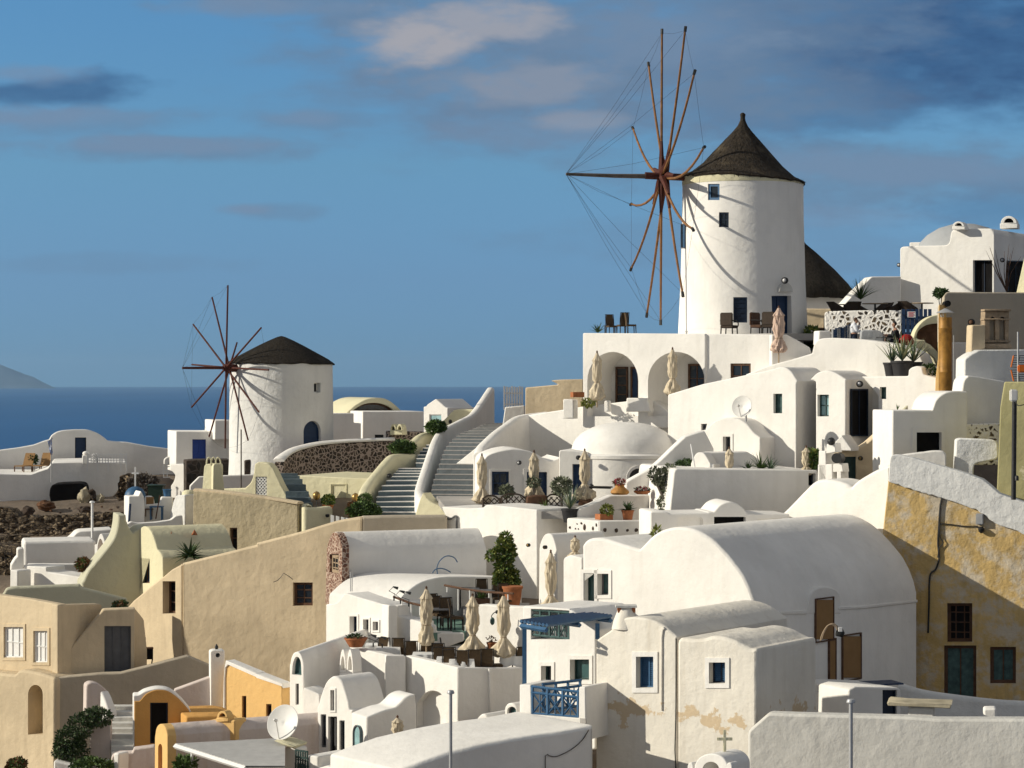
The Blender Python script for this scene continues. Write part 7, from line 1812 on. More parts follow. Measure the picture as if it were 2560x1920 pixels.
# cypress-like shrub in the big pot
cs = thing('column_shrub', 'upright yellow-green shrub in a big terracotta pot against the sunlit terrace wall', 'shrub', Q('r', 1990, 560, 88.6))
bmx = bmesh.new(); bmy = bmesh.new()
for x, y, rx, ry, n_ in ((1965, 20, 60, 55, 190), (1960, 110, 95, 75, 330), (1900, 200, 80, 70, 260), (1800, 215, 45, 50, 90), (2010, 190, 60, 80, 240), (1960, 300, 80, 85, 330), (1900, 330, 50, 70, 150), (1950, 420, 110, 70, 380), (2040, 430, 60, 80, 220), (1960, 500, 130, 55, 400), (2060, 500, 60, 50, 180)):
    for B_, k_ in ((bmx, .55), (bmy, .6)):
        b_ = foliage(Q('r', x, y, 88.5), ((rx * 500 / 2212) / FOC * 88.5, .32, (ry * 500 / 2212) / FOC * 88.5), int(n_ * k_), .15, .12); me_ = bpy.data.meshes.new('tmp'); b_.to_mesh(me_); b_.free(); B_.from_mesh(me_)
obj('crown', bmx, M['leaf_yellow'], cs, clean=False, sharp=180); obj('crown', bmy, M['leaf'], cs, clean=False, sharp=180)
bm = bmesh.new(); tube(bm, [Q('r', 1990, 600, 88.6), Q('r', 1960, 350, 88.6), Q('r', 1965, 60, 88.6)], [.05, .04, .01], 6); obj('trunk', bm, M['greywood'], cs)
vase('big terracotta pot holding the upright shrub beside the terrace wall', Q('r', 2040, 770, 87.4), [(.26, 0), (.33, .3), (.36, .62), (.40, .66), (.40, .74), (.33, .74)], 'terracotta')
vase('terracotta bowl on the restaurant parapet corner', Q('r', 308, 1224, 83.2), [(.24, 0), (.34, .16), (.40, .27), (.42, .27), (.42, .32), (.34, .31)], 'terracotta')
shrub('dark_succulent', 'dark succulent clump in the terracotta bowl on the restaurant parapet', Q('r', 300, 1130, 83.2), (.30, .25, .13), 'leaf_dark', 240, .10, cat='plant')
tag(obj('plant_pot', (lambda b_: (box(b_, Q('r', 1690, 730, 85.6), (.62, .3, .28), .3), b_)[1])(bmesh.new()), M['wood']), 'brown rectangular planter on the raised terrace edge between tall parasols', 'pot', 'plant pots')
rosette('grass_tuft', 'bright green grass tuft in the brown planter between tall parasols', Q('r', 1690, 705, 85.6), 90, .36, .018, 'leaf', 1.1)
vase('small terracotta pot on the ledge beside the last tall parasol', Q('r', 1810, 1250, 82.6), [(.13, 0), (.17, .18), (.19, .2), (.19, .24), (.14, .24)], 'terracotta')
shrub('small_bush', 'tiny rusty plant in the small pot beside the last tall parasol', Q('r', 1808, 1150, 82.6), (.17, .15, .11), 'leaf_rust', 60, .09, stem=.25)
# lower left greenery
iv = thing('ivy', 'big dark ivy bush spilling over the wall beside the little grey stairs', 'ivy', Q('E', 620, 1590, 79.6))
bmx = bmesh.new(); bmy = bmesh.new()
for x, y, rx, ry, n_ in ((600, 1430, 130, 130, 1300), (560, 1510, 105, 80, 800), (690, 1300, 120, 110, 1000), (660, 1520, 110, 85, 800), (780, 1220, 90, 70, 600), (880, 1225, 85, 75, 650), (830, 1180, 60, 45, 260)):
    for B_, k_ in ((bmx, .75), (bmy, .25)):
        b_ = foliage(Q('E', x, y, 79.8), (pxm(rx, 80), .6, pxm(ry, 80)), int(n_ * k_), .11, .2); me_ = bpy.data.meshes.new('tmp'); b_.to_mesh(me_); b_.free(); B_.from_mesh(me_)
obj('foliage', bmx, M['leaf_dark'], iv, clean=False, sharp=180); obj('foliage', bmy, M['leaf_olive'], iv, clean=False, sharp=180)
shrub('hedge', 'clipped green hedge at the bottom edge below the ivy', Q('E', 800, 1650, 76.5), (pxm(180, 77), .8, pxm(75, 77)), 'leaf', 1500, .11, mat2='leaf_dark')
shrub('potted_palm', 'green plant under the corner of the grey awning', Q('E', 1600, 1630, 73.2), (pxm(80, 74), .5, pxm(60, 74)), 'leaf', 350, .18)
shrub('rusty_bush', 'rusty green bush at the bottom corner below the beige opening', Q('E', 140, 1630, 78), (pxm(80, 78), .6, pxm(48, 78)), 'leaf_rust', 500, .13, mat2='leaf')
shrub('dark_bush', 'small dark bush in the shaded roof corner beside the porch wall', Q('E', 1040, 248, 93), (pxm(60, 93), .5, pxm(32, 93)), 'leaf_dark', 400, .11, mat2='leaf_rust')
# upper right greenery
rosette('agave', 'outer agave of the three black-potted ones, leaning towards the sea', Q('L', 1072, 1335, 96.4), 18, 1.15, .05, 'agave', .75, (.36, .62, 'blackpot'), 'agave_edge')
rosette('agave', 'largest middle agave of the three in black pots', Q('L', 1160, 1320, 96.0), 26, 1.45, .055, 'agave', .85, (.46, .75, 'blackpot'), 'agave_edge')
rosette('agave', 'inner agave of the three in black pots, beside the pale cream block', Q('L', 1258, 1330, 96.6), 20, 1.25, .05, 'agave', .85, (.36, .55, 'blackpot'), 'agave_edge')
shrub('dark_bush', 'dark leafy shrub beside the ochre pipe below the agaves', Q('L', 1385, 1412, 95.2), (pxm(55, 95), .5, pxm(62, 95)), 'leaf_dark', 380, .14)
rosette('spiky_plant', 'spiky green tuft above the wicker cafe chairs', Q('L', 800, 790, 112.5), 60, 1.3, .03, 'leaf', 1.0)
shrub('topiary', 'dark lollipop tree on a thin stem beside the drain mouth', Q('L', 1492, 736, 98.5), (pxm(50, 98), .6, pxm(34, 98)), 'leaf_dark', 420, .14, stem=1.2, cat='tree')
shrub('vine', 'tangle of green vine on the brown planter beside the larger windmill', Q('L', 375, 1120, 110), (pxm(70, 110), .7, pxm(95, 110)), 'leaf', 420, .2, mat2='leaf_yellow', cat='vine')
rosette('agave', 'small dark agave on the roof edge of the arcade', Q('K', 328, 1076, 106.6), 18, .62, .045, 'leaf_dark', 1.15)
shrub('yellow_plant', 'yellowish plant behind the boundary wall below the outer arch', Q('C', 660, 160, 105.8), (pxm(60, 105), .5, pxm(35, 105)), 'leaf_yellow', 300, .12)
tag(obj('plant_pot', (lambda b_: (box(b_, Q('C', 565, 92, 106.4), (.55 * 1.0, .4, .24), .3), b_)[1])(bmesh.new()), M['terracotta']), 'terracotta trough on a white pier below the outer arch', 'pot', 'plant pots')
slab_wall('small_pier', 'small white pier with a curved cut under the terracotta trough', Fr(tx('C', 480), 106.6, 20), t('C', 440, 300, 440, 130, 532, 135, 532, 300), .6, 'white')
slab_wall('small_pier', 'small square white post on the boundary wall below the arches', Fr(tx('C', 815), 104.8, 20), t('C', 796, 240, 796, 144, 834, 144, 834, 240), .4, 'white')
slab_wall('low_wall', 'low white bench wall in front of the inner arch', Fr(tx('C', 1080), 104.8, 20), t('C', 985, 240, 988, 120, 1170, 122, 1200, 240), .5, 'white')

# ---- satellite dishes
def dish(label, tile, x, y, d, r, yaw, pitch, sq=1.0):
    c = Q(tile, x, y, d); th = thing('satellite_dish', label, 'satellite dish', c)
    ax = Vector((-math.sin(R(yaw)) * math.cos(R(pitch)), -math.cos(R(yaw)) * math.cos(R(pitch)), math.sin(R(pitch))))
    rot = ax.to_track_quat('Z', 'Y').to_matrix().to_4x4()
    bm = bmesh.new(); prof = [(.01, -.02)] + [(r * k / 8, .20 * r * (k / 8) ** 2) for k in range(1, 9)] + [(r * 1.03, .20 * r - .01), (r * .97, .15 * r), (r * .5, .02 * r - .02), (.01, -.05)]
    lathe(bm, Vector((0, 0, 0)), prof, 48); bmesh.ops.transform(bm, matrix=Matrix.Translation(c) @ rot, verts=bm.verts); obj('reflector', bm, M['dish'], th)
    low = rot @ Vector((0, -r * .96, .2 * r)); f = c + ax * r * .95 - Vector((0, 0, .1 * r))
    bm = bmesh.new(); tube(bm, [c + low, f], .022, 6); tube(bm, [f - ax * .03, f + ax * .02, f + ax * .12], [.06, .05, .03], 8); obj('feed_arm', bm, M['dish'], th)
    bm = bmesh.new(); tube(bm, [c - ax * .03, c - ax * .35, c - ax * .35 - Vector((0, 0, r * 1.25))], .05, 8); obj('mount', bm, M['metal'], th)
dish('round white satellite dish on the sunlit sloping wall below the arcade', 'C', 1992, 196, 95.6, pxm(92, 95.6), 30, 12)
dish('big off-white satellite dish at the bottom beside the slit-windowed white house', 'F', 245, 1270, 74.2, pxm(152, 74.2), 28, 22)
# ---- bulkhead lamps
def bulkhead(label, tile, x, y, d, r=.16, mat='brass', yaw=30):
    r *= .52; c = Q(tile, x, y, d); th = thing('wall_lamp', label, 'lamp', c, 'round wall lamps')
    n_ = Vector((-math.sin(R(yaw)), -math.cos(R(yaw)), 0)); q = n_.to_track_quat('Z', 'Y').to_matrix().to_4x4()
    bm = bmesh.new(); lathe(bm, Vector((0, 0, 0)), [(r, -.05), (r, .06), (r * .8, .09), (r * .72, .05), (.01, .05)], 20); bmesh.ops.transform(bm, matrix=Matrix.Translation(c) @ q, verts=bm.verts); obj('ring', bm, M['darkmetal'], th)
    bm = bmesh.new(); ball(bm, (0, 0, .05), r * .7, 2, (1, 1, .7)); bmesh.ops.transform(bm, matrix=Matrix.Translation(c) @ q, verts=bm.verts); obj('glass', bm, M[mat], th)
for lab, tl, x, y, d, r, mt in (('round lamp above the dark door of the vaulted row', 'L', 793, 1520, 95.9, .26, 'metal'), ('round lamp between window and parasol on the wavy-topped house', 'C', 62, 680, 100.2, .18, 'metal'),
     ('ring lamp beside the drum house parasol', 'C', 575, 636, 99.0, .19, 'darkmetal'), ('round lamp next to the dark green ramp door', 'D', 800, 642, 92.2, .17, 'brass'),
     ('round lamp in the sunlit front of the tall cube house', 'L', 1560, 456, 118.5, .25, 'metal'), ('round lamp on the shaded flank of the tall cube house', 'L', 2026, 450, 117.2, .22, 'metal'), ('lamp in profile at the seaward edge of the tall cube house', 'L', 1132, 492, 120.6, .2, 'metal'),
     ('round rusty lamp below the grey-beige corner house eave', 'L', 1758, 987, 94.6, .27, 'wood'), ('round lamp inside the inner arch of the arcade', 'K', 1187, 1292, 105.2, .18, 'metal'), ('lamp set into the cream wall at the head of the dark flight', 'B', 1680, 325, 127.4, .25, 'darkmetal'),
     ('porthole lamp in the cream parapet of the lower dark flight', 'B', 1153, 795, 111.2, .22, 'darkmetal'), ('small lamp on the curved cream parapet end', 'B', 618, 1138, 105.4, .15, 'darkmetal'),
     ('lamp over the hood of the larger windmill door', 'K', 1943, 626, 108.9, .30, 'metal'), ('small lamp on the seaward face of the little vault hood', 'C', 142, 1392, 92.3, .14, 'brass'), ('small lamp on the front of the little vault hood', 'C', 288, 1410, 88.7, .14, 'brass')):
    bulkhead(lab, tl, x, y, d, r, mt, 30 if d > 90 else 45)
for lab, x, y in (('brass globe lamp on a short post left of the small round bush', 523, 965), ('brass globe lamp on a short post beside the clipped ball bush', 860, 980)):
    lab = lab.replace('left of', 'seaward of'); c = Q('B', x, y, 109.4); th = thing('post_lamp', lab, 'lamp', c - Vector((0, 0, 1.0)), 'brass globe lamps')
    bm = bmesh.new(); tube(bm, [c - Vector((0, 0, 1.4)), c], .025, 6); obj('post', bm, M['darkmetal'], th)
    bm = bmesh.new(); ball(bm, c, .19, 2, (1, 1, 1.15)); obj('globe', bm, M['brass'], th)
# ---- ochre pipe with a cap
c = Q('L', 1532, 1660, 92.6); h = Q('L', 1532, 945, 92.6).z - c.z; rp = pxm(57, 92.6)
th = thing('flue_pipe', 'tall rusty ochre flue pipe with a small conical cap', 'pipe', c - Vector((0, 0, .6)))
bm = bmesh.new(); lathe(bm, c, [(rp, -.8), (rp, h * .33), (rp * 1.03, h * .335), (rp * 1.03, h * .345), (rp, h * .35), (rp, h * .86), (rp * 1.04, h * .865), (rp * 1.04, h * .875), (rp, h * .88), (rp, h)], 32); obj('tube', bm, M['pipe'], th)
bm = bmesh.new(); lathe(bm, c + Vector((0, 0, h)), [(rp * 1.35, .17), (rp * 1.38, .19), (.04, .36), (.02, .36)], 24); obj('cap', bm, M['metal'], th)
for a in (0, 2.1, 4.2):
    bm = bmesh.new(); tube(bm, [c + Vector((rp * .9 * math.cos(a), rp * .9 * math.sin(a), h)), c + Vector((rp * 1.1 * math.cos(a), rp * 1.1 * math.sin(a), h + .2))], .012, 4); obj('strut', bm, M['metal'], th)
bm = bmesh.new(); tube(bm, [Q('L', 1605, 1100, 93.4), Q('L', 1608, 1600, 93.4)], .02, 6); tag(obj('cable', bm, M['metal']), 'thin grey cable running down the wall beside the ochre pipe', 'cable')
# ---- television aerial
th = thing('tv_aerial', 'television aerial with grid reflectors and an orange centre against the rough grey wall', 'aerial', Q('L', 2160, 1500, 86.4))
bm = bmesh.new(); tube(bm, [Q('L', 2160, 1520, 86.4), Q('L', 2160, 1070, 86.4)], .035, 8); obj('mast', bm, M['metal'], th)
for y0, y1, s in ((1275, 1375, 1), (1400, 1495, -1)):
    a, b2 = Q('L', 2100 + (22 if s > 0 else 0), y0, 86.6), Q('L', 2122 - (22 if s > 0 else 0), y1, 86.6); w = Vector((1.5, .2, 0)); bm = bmesh.new()
    for i in range(6): q = a.lerp(b2, i / 5); tube(bm, [q, q + w], .012, 4)
    for i in range(7): tube(bm, [a + w * i / 6, b2 + w * i / 6], .012, 4)
    obj('grid', bm, M['darkmetal'], th)
    bm = bmesh.new(); tube(bm, [a, b2], .03, 6); obj('edge', bm, M['orangeplastic'], th)
bm = bmesh.new(); box(bm, Q('L', 2195, 1388, 86.0), (.32, .2, .28)); bmesh.ops.bevel(bm, geom=bm.edges[:], offset=.04, segments=2, affect='EDGES'); obj('dipole_box', bm, M['orangeplastic'], th)
# ---- poles
def pole(label, tile, x, y0, y1, d, r=.035, mat='metal', name='flagpole', cap=True):
    a, b2 = Q(tile, x, y1, d), Q(tile, x, y0, d); th = thing(name, label, 'pole', a)
    bm = bmesh.new(); tube(bm, [a, b2], r, 10); obj('shaft', bm, M[mat], th)
    if cap: bm = bmesh.new(); lathe(bm, b2, [(r * 2.1, -.04), (r * 2.2, .0), (r * 1.6, .05), (.01, .06)], 12); obj('cap', bm, M[mat], th)
    return th
pole('grey metal pole with a flat cap in front of the arched alcove', 'F', 1682, 1004, 1900, 60, .045)
pole('grey metal pole with a flat cap before the grey-stained parapet', 'H', 716, 1082, 1950, 58, .052)
pole('thin white pole standing above the long low vault', 'A', 797, 1020, 1350, 111, .06, 'whitepaint')
pole('thin mast with short aerial arms at the foot of the smaller windmill', 'm', 1340, 60, 715, 121.6, .035, 'greywood', 'mast', False)
th = pole('slim flagpole with a limp blue and white striped flag on the far terrace', 'A', 444, 470, 850, 130.5, .035, 'metal')
fl = thing('flag', 'limp blue and white striped flag on the far terrace pole', 'flag', Q('A', 440, 560, 130.4))
for k in range(5):
    bm = bmesh.new(); r_ = []
    for j in range(7):
        f = j / 6; y = 490 + 120 * f; x0 = 412 + 6 * k + 26 * f * (1 - k * .12)
        r_.append((bm.verts.new(Q('A', x0, y - 3 * k, 130.3 - .05 * math.sin(f * 9 + k))), bm.verts.new(Q('A', x0 + 6.4, y - 3 * k, 130.3 - .05 * math.sin(f * 9 + k + 1)))))
    for a, b2 in zip(r_, r_[1:]): bm.faces.new((a[0], b2[0], b2[1], a[1]))
    obj('stripe', bm, M['flagblue' if k % 2 == 0 else 'whitepaint'], fl, clean=False)
# ---- meter boxes, cables
th = thing('meter_pole', 'dark pole carrying a pale meter box against the olive wall', 'pole', Q('D', 2130, 930, 82.6))
bm = bmesh.new(); tube(bm, [Q('D', 2122, 1000, 82.6), Q('D', 2130, 130, 82.6)], .085, 10); obj('shaft', bm, M['darkmetal'], th)
bm = bmesh.new(); box(bm, Q('D', 2122, 98, 82.3), (.26, .22, .42)); bmesh.ops.bevel(bm, geom=bm.edges[:], offset=.04, segments=2, affect='EDGES'); obj('meter_box', bm, M['dish'], th)
bm = bmesh.new(); tube(bm, cv([Q('D', 2135, 150, 82.5), Q('D', 2160, 185, 82.4), Q('D', 2212, 178, 82.3), Q('D', 2280, 160, 82.2)]), .018, 6); obj('cable', bm, M['darkmetal'], th)
bm = bmesh.new(); lathe(bm, Q('D', 2150, 815, 82.3), [(.07, -.08), (.07, .06), (.04, .1), (.01, .1)], 10); obj('insulator', bm, M['darkmetal'], th)
Fo_ = Fr(tx('D', 1050), 84.8, 17)
def on_ochre(x, y, tile='D', lift=.05): return Fo_.hit(*t(tile, x, y)[0]) + Fo_.n * lift
jb = thing('junction_box', 'pale grey junction box on the ochre house under the sloping coping', 'box', on_ochre(1835, 1215))
bm = bmesh.new(); box(bm, on_ochre(1832, 1165, lift=.1), (.27, .2, .40), -R(17)); bmesh.ops.bevel(bm, geom=bm.edges[:], offset=.03, segments=2, affect='EDGES'); obj('casing', bm, M['metal'], jb)
bm = bmesh.new(); lathe(bm, on_ochre(1845, 1260, lift=.1), [(.03, -.12), (.10, -.05), (.12, .05), (.05, .12)], 12); obj('bell', bm, M['darkmetal'], jb)
bm = bmesh.new(); tube(bm, cv([on_ochre(*p) for p in ((1508, 965), (1490, 1060), (1480, 1200), (1470, 1380), (1480, 1500), (1450, 1600), (1400, 1659), (1392, 1900), (1385, 2150))]), .035, 6)
tube(bm, cv([on_ochre(*p, lift=.07) for p in ((1484, 1200), (1490, 1320), (1515, 1370), (1480, 1420), (1468, 1500))]), .018, 6)
tube(bm, cv([on_ochre(*p) for p in ((1488, 1208), (1560, 1210), (1700, 1228), (1800, 1228), (1840, 1250))]), .02, 6); tag(obj('cable', bm, M['darkmetal']), 'dark cables running down the ochre house with a branch to the junction box', 'cable')
bm = bmesh.new(); a = [Q('H', x, y, 68.4) for x, y in ((452, 560), (470, 500), (510, 435), (548, 420), (585, 440), (605, 480))]; tube(bm, cv(a), .022, 6); tube(bm, cv([p + Vector((.05, .05, .02)) for p in a]), .02, 6)
th = thing('cable_loop', 'pale cable loop ending in a dark junction in front of the tan shutters', 'cable', a[0]); obj('cable', bm, M['palewood'], th)
bm = bmesh.new(); ball(bm, Q('H', 622, 492, 68.4), .13, 2, (1, .8, 1), .6); obj('junction', bm, M['darkmetal'], th)
bm = bmesh.new(); box(bm, Q('H', 625, 462, 68.3), (.1, .1, .12)); obj('insulator', bm, M['whitepaint'], th)
Fw = Fr(tx('C', 220), 93.2, 40)
bm = bmesh.new(); tube(bm, cv([Fw.hit(*p) + Fw.n * .06 for p in t('B', 1648, 1160, 1690, 1165, 1730, 1140, 1745, 1150)]) + [Fw.hit(*p) + Fw.n * .06 for p in t('B', 1742, 1220, 1748, 1640)], .04, 6); tag(obj('downpipe', bm, M['greypaint']), 'grey downpipe on the sunlit terrace wall beside the long vaulted house', 'pipe')
bm = bmesh.new(); tube(bm, cv([Q('r', x, y, 87.5) for x, y in ((1212, 420), (1205, 350), (1240, 270), (1310, 222), (1390, 235), (1432, 290))]), .022, 6); tube(bm, cv([Q('r', x, y, 87.4) for x, y in ((1155, 410), (1185, 372), (1240, 358), (1300, 370), (1358, 402))]), .022, 6); tag(obj('hose', bm, M['blue']), 'blue hose looping against the long vaulted house', 'hose')
Fc = Fr(tx('G', 700), 65.3, -24)
bm = bmesh.new(); tube(bm, cv([Fc.hit(*p) + Fc.n * .03 for p in t('G', 660, 1328, 600, 1420, 520, 1490, 430, 1540, 370, 1560, 320, 1552, 305, 1540)]) + [Fc.hit(*t('G', 285, 1552)[0]) + Fc.n * .03, Fc.hit(*t('G', 283, 1700)[0]) + Fc.n * .03], .014, 5); tag(obj('cable', bm, M['greywood']), 'thin cable sagging across the shaded front below the blue balcony', 'cable')
bm = bmesh.new(); 
for x in (250, 268): tube(bm, [Q('r', x, 395, 86.9), Q('r', x - 2, 612, 86.9)], .018, 5)
tag(obj('wall_pipe', bm, M['metal']), 'pair of thin grey rods at the foot of the long vaulted house', 'pipe')
# ---- stack of white chimneys beside the small parasol
cl = thing('chimney', 'cluttered stack of white chimney blocks with a dark round vent', 'chimney', Q('D', 520, 850, 89.5))
F = Fr(tx('D', 520), 89.5, 35)
for pts, L_, nm in ((t('D', 432, 900, 438, 580, 500, 575, 505, 900), .7, 'stack'), (t('D', 500, 600, 505, 520, 575, 510, 588, 590), .5, 'pot'), (t('D', 425, 900, 430, 695, 555, 690, 560, 900), 1.0, 'stack'), (t('D', 560, 760, 562, 690, 640, 686, 650, 760), .5, 'shelf'), (t('D', 590, 900, 594, 755, 632, 752, 640, 900), .6, 'stack')):
    bm = bmesh.new(); prism(bm, F, pts, L_, b=.03, rnd=.03); obj(nm, bm, M['white'], cl)
bm = bmesh.new(); ball(bm, Q('D', 546, 496, 89.3), .16, 2); obj('ball_vent', bm, M['darkmetal'], cl)
bm = bmesh.new(); tube(bm, [Q('D', 592, 640, 88.9), Q('D', 625, 640, 89.5)], .20, 14); obj('fan_vent', bm, M['darkmetal'], cl)
slab_wall('bell_hood', 'small white arched bell hood with pale fittings in front of the slanting low wall', Fr(tx('C', 1640), 92.6, 30), t('C', 1540, 900, 1545, 690) + cv(t('C', 1560, 650, 1590, 602, 1625, 590, 1665, 605, 1700, 660, 1715, 690)) + t('C', 1745, 690, 1745, 900), .6, 'white', 'hood', b=.03)
bm = bmesh.new(); tube(bm, [Q('C', 1545, 518, 92.3), Q('C', 1582, 740, 92.3)], .035, 6); tag(obj('leaning_rod', bm, M['whitepaint']), 'slim white rod leaning beside the arched bell hood', 'rod')
# ---- lattice fence on the dome terrace
th = thing('lattice_fence', 'dark brown lattice fence panels with curved tops between the parasols', 'fence', Q('C', 100, 1060, 96.5))
for x0, x1, y0 in ((-250, -105, 965), (-90, 120, 950), (300, 430, 955)):
    F = Fr(tx('C', (x0 + x1) / 2), 96.4, -4); bm = bmesh.new(); r_ = t('C', x0, y0 + 22, x1, y0 + 22, x1, 1062, x0, 1062); lattice(bm, F, r_, .24, .045)
    obj('lattice', bm, M['wicker'], th)
    bm = bmesh.new(); tube(bm, [F.hit(*p) for p in cv(t('C', x0, y0 + 25, (x0 * 3 + x1) / 4, y0 + 2, (x0 + x1) / 2, y0, (x0 + 3 * x1) / 4, y0 + 8, x1, y0 + 40))], .04, 6)
    for x in (x0, x1): tube(bm, [F.hit(*t('C', x, y0 + 20)[0]), F.hit(*t('C', x, 1070)[0])], .045, 6)
    obj('frame', bm, M['wicker'], th)
F = Fr(tx('C', 210), 96.2, -4)
th = slab_wall('bar_counter', 'dark brown outdoor sofa back below the parasol between the blue doors', F, t('C', 122, 1075, 128, 975, 210, 962, 300, 962, 310, 1075), .6, 'wood', 'sofa', rnd=.06)
th = slab_wall('weight_block', 'dark square base at the foot of the red-tied parasol', Fr(tx('C', 625), 96.6, 10), t('C', 570, 1050, 580, 992, 680, 990, 684, 1050), .6, 'wood', 'base')
bm = bmesh.new(); tube(bm, [Q('C', 690, 886, 96.4), Q('C', 865, 890, 97.4)], .035, 6); tube(bm, [Q('C', 690, 896, 96.4), Q('C', 850, 900, 97.4)], .035, 6); ball(bm, Q('C', 685, 884, 96.4), .12, 1); tag(obj('rolled_awning', bm, M['darkmetal']), 'folded dark awning arm on the white drum', 'awning')
# ---- wicker cafe armchairs and tables
def make_wicker():
    th = thing('wicker_armchair', 'x', 'chair')
    bm = bmesh.new(); seg = 24; rings = []
    for j, (r, z, k) in enumerate(((.29, .10, 0), (.33, .36, 0), (.38, .60, .08), (.40, .82, .20), (.36, .82, .20), (.33, .60, .08), (.29, .42, 0))):
        ring = []
        for i in range(seg):
            a = 2 * math.pi * i / seg; back = .5 + .5 * math.sin(a)
            zz_ = z if z < .45 else .46 + (z - .46) * (.05 + .95 * max(0, min(1, back * 1.35)) ** 1.5)
            ring.append(bm.verts.new((r * math.cos(a), r * math.sin(a) * .95 + k * back, zz_)))
        rings.append(ring)
    for a, b2 in zip(rings, rings[1:]):
        for i in range(seg): bm.faces.new((a[i], a[(i + 1) % seg], b2[(i + 1) % seg], b2[i]))
    bm.faces.new(rings[0][::-1]); bm.faces.new(rings[-1]); obj('shell', bm, M['wicker'], th, world=False)
    bm = bmesh.new(); lathe(bm, Vector((0, 0, .42)), [(.27, 0), (.28, .04), (.24, .07), (.01, .08)], 20); obj('cushion', bm, M['wicker'], th, world=False)
    for x in (-.2, .2):
        for y in (-.18, .2):
            bm = bmesh.new(); tube(bm, [(x, y, .1), (x * 1.1, y * 1.1, 0)], .025, 6); obj('leg', bm, M['chairframe'], th, world=False)
    return th
WC = make_wicker(); zc = P3(0, 520 + 890 * TS, 108.4).z - .35; first = True
for lab, x, d, rz in (('wicker armchair at the seaward end of the cafe terrace', 610, 111.0, 100), ('wicker armchair turned away beside the spiky tuft', 720, 110.9, 200), ('wicker armchair tucked behind the turned-away one', 800, 112.0, 60),
                      ('wicker armchair on the inner side of the first cafe table', 990, 111.6, -60), ('wicker armchair with its back to the tall cube house corner', 1080, 110.6, -100), ('wicker armchair standing alone above the blue gate', 1225, 110.2, 110)):
    loc = onz('L', x, zc, d); sc_ = 1.06
    if first: WC.location = loc; WC.rotation_euler.z = R(rz); WC.scale = (sc_,) * 3; WC['label'] = lab; WC['group'] = 'wicker cafe chairs'; first = False
    else: dup(WC, loc, R(rz), sc_, lab, 'wicker cafe chairs')
for lab, x, d, w in (('thin-topped cafe table among the wicker armchairs', 925, 110.9, .62), ('thin-topped cafe table beside the lone wicker armchair', 1330, 110.2, .55), ('small cafe table behind the first wicker armchair', 660, 112.2, .35)):
    c = onz('L', x, zc, d); th = thing('cafe_table', lab, 'table', c, 'cafe tables')
    bm = bmesh.new(); lathe(bm, c + Vector((0, 0, .76)), [(w, 0), (w, .035), (.01, .036)], 28); obj('tabletop', bm, M['palewood'], th)
    bm = bmesh.new(); lathe(bm, c, [(.28, 0), (.26, .04), (.05, .06), (.045, .76), (.01, .76)], 14); obj('pedestal', bm, M['darkmetal'], th)
# ---- furniture on the larger mill's terrace
def sofa(label, tile, x, ytop, d, zf, w, rz, mat='wicker', name='garden_armchair', cat='armchair'):
    c = onz(tile, x, zf, d); th = thing(name, label, cat, c, None, R(rz))
    def P_(nm, b_, mt): obj(nm, b_, M[mt], th, world=False)
    bm = bmesh.new(); box(bm, (0, 0, .38), (w, .62, .14)); bmesh.ops.bevel(bm, geom=bm.edges[:], offset=.03, segments=2, affect='EDGES'); P_('seat', bm, mat)
    bm = bmesh.new(); box(bm, (0, .30, .72), (w, .10, .62), 0); bmesh.ops.bevel(bm, geom=bm.edges[:], offset=.04, segments=2, affect='EDGES'); P_('backrest', bm, mat)
    for s in (-1, 1):
        bm = bmesh.new(); tube(bm, cv([Vector((s * w / 2, .3, .66)), Vector((s * w / 2, 0, .66)), Vector((s * w / 2, -.26, .60)), Vector((s * w / 2, -.30, .45)), Vector((s * w / 2, -.2, .38))]), .03, 6); P_('armrest', bm, 'chairframe')
        for y in (-.26, .28):
            bm = bmesh.new(); tube(bm, [(s * (w / 2 - .04), y, .34), (s * (w / 2 - .02), y, 0)], .03, 6); P_('leg', bm, 'chairframe')
    return th
zt0 = zt - .02
sofa('dark garden armchair seen from behind under the mill window', 'K', 1462, 985, 107.3, zt0, .64, 150)
sofa('brown garden settee with curled arms beside the mill door parasol', 'K', 1735, 985, 106.6, zt0, 1.05, 60, 'wood', 'garden_settee', 'settee')
sofa('dark armchair half hidden by the pinkish parasol', 'K', 1822, 985, 105.9, zt0, .62, 150)
th = cloth_table('small table with glass top on the arcade roof corner', 'K', 432, 1015, zt0, 106.8, .30, False)
for lab, x, rz, d in (('grey garden chair facing the table on the arcade roof', 540, 200, 107.0), ('garden chair seen edge-on at the end of the arcade roof', 612, 100, 106.6)):
    dup(CH, onz('K', x, zt0, d), R(rz), .95, lab, 'garden chairs on the arcade roof')
dup(CH, onz('K', 445, zt0, 107.8), R(20), .9, 'low dark chair behind the small glass table on the arcade roof', 'garden chairs on the arcade roof')
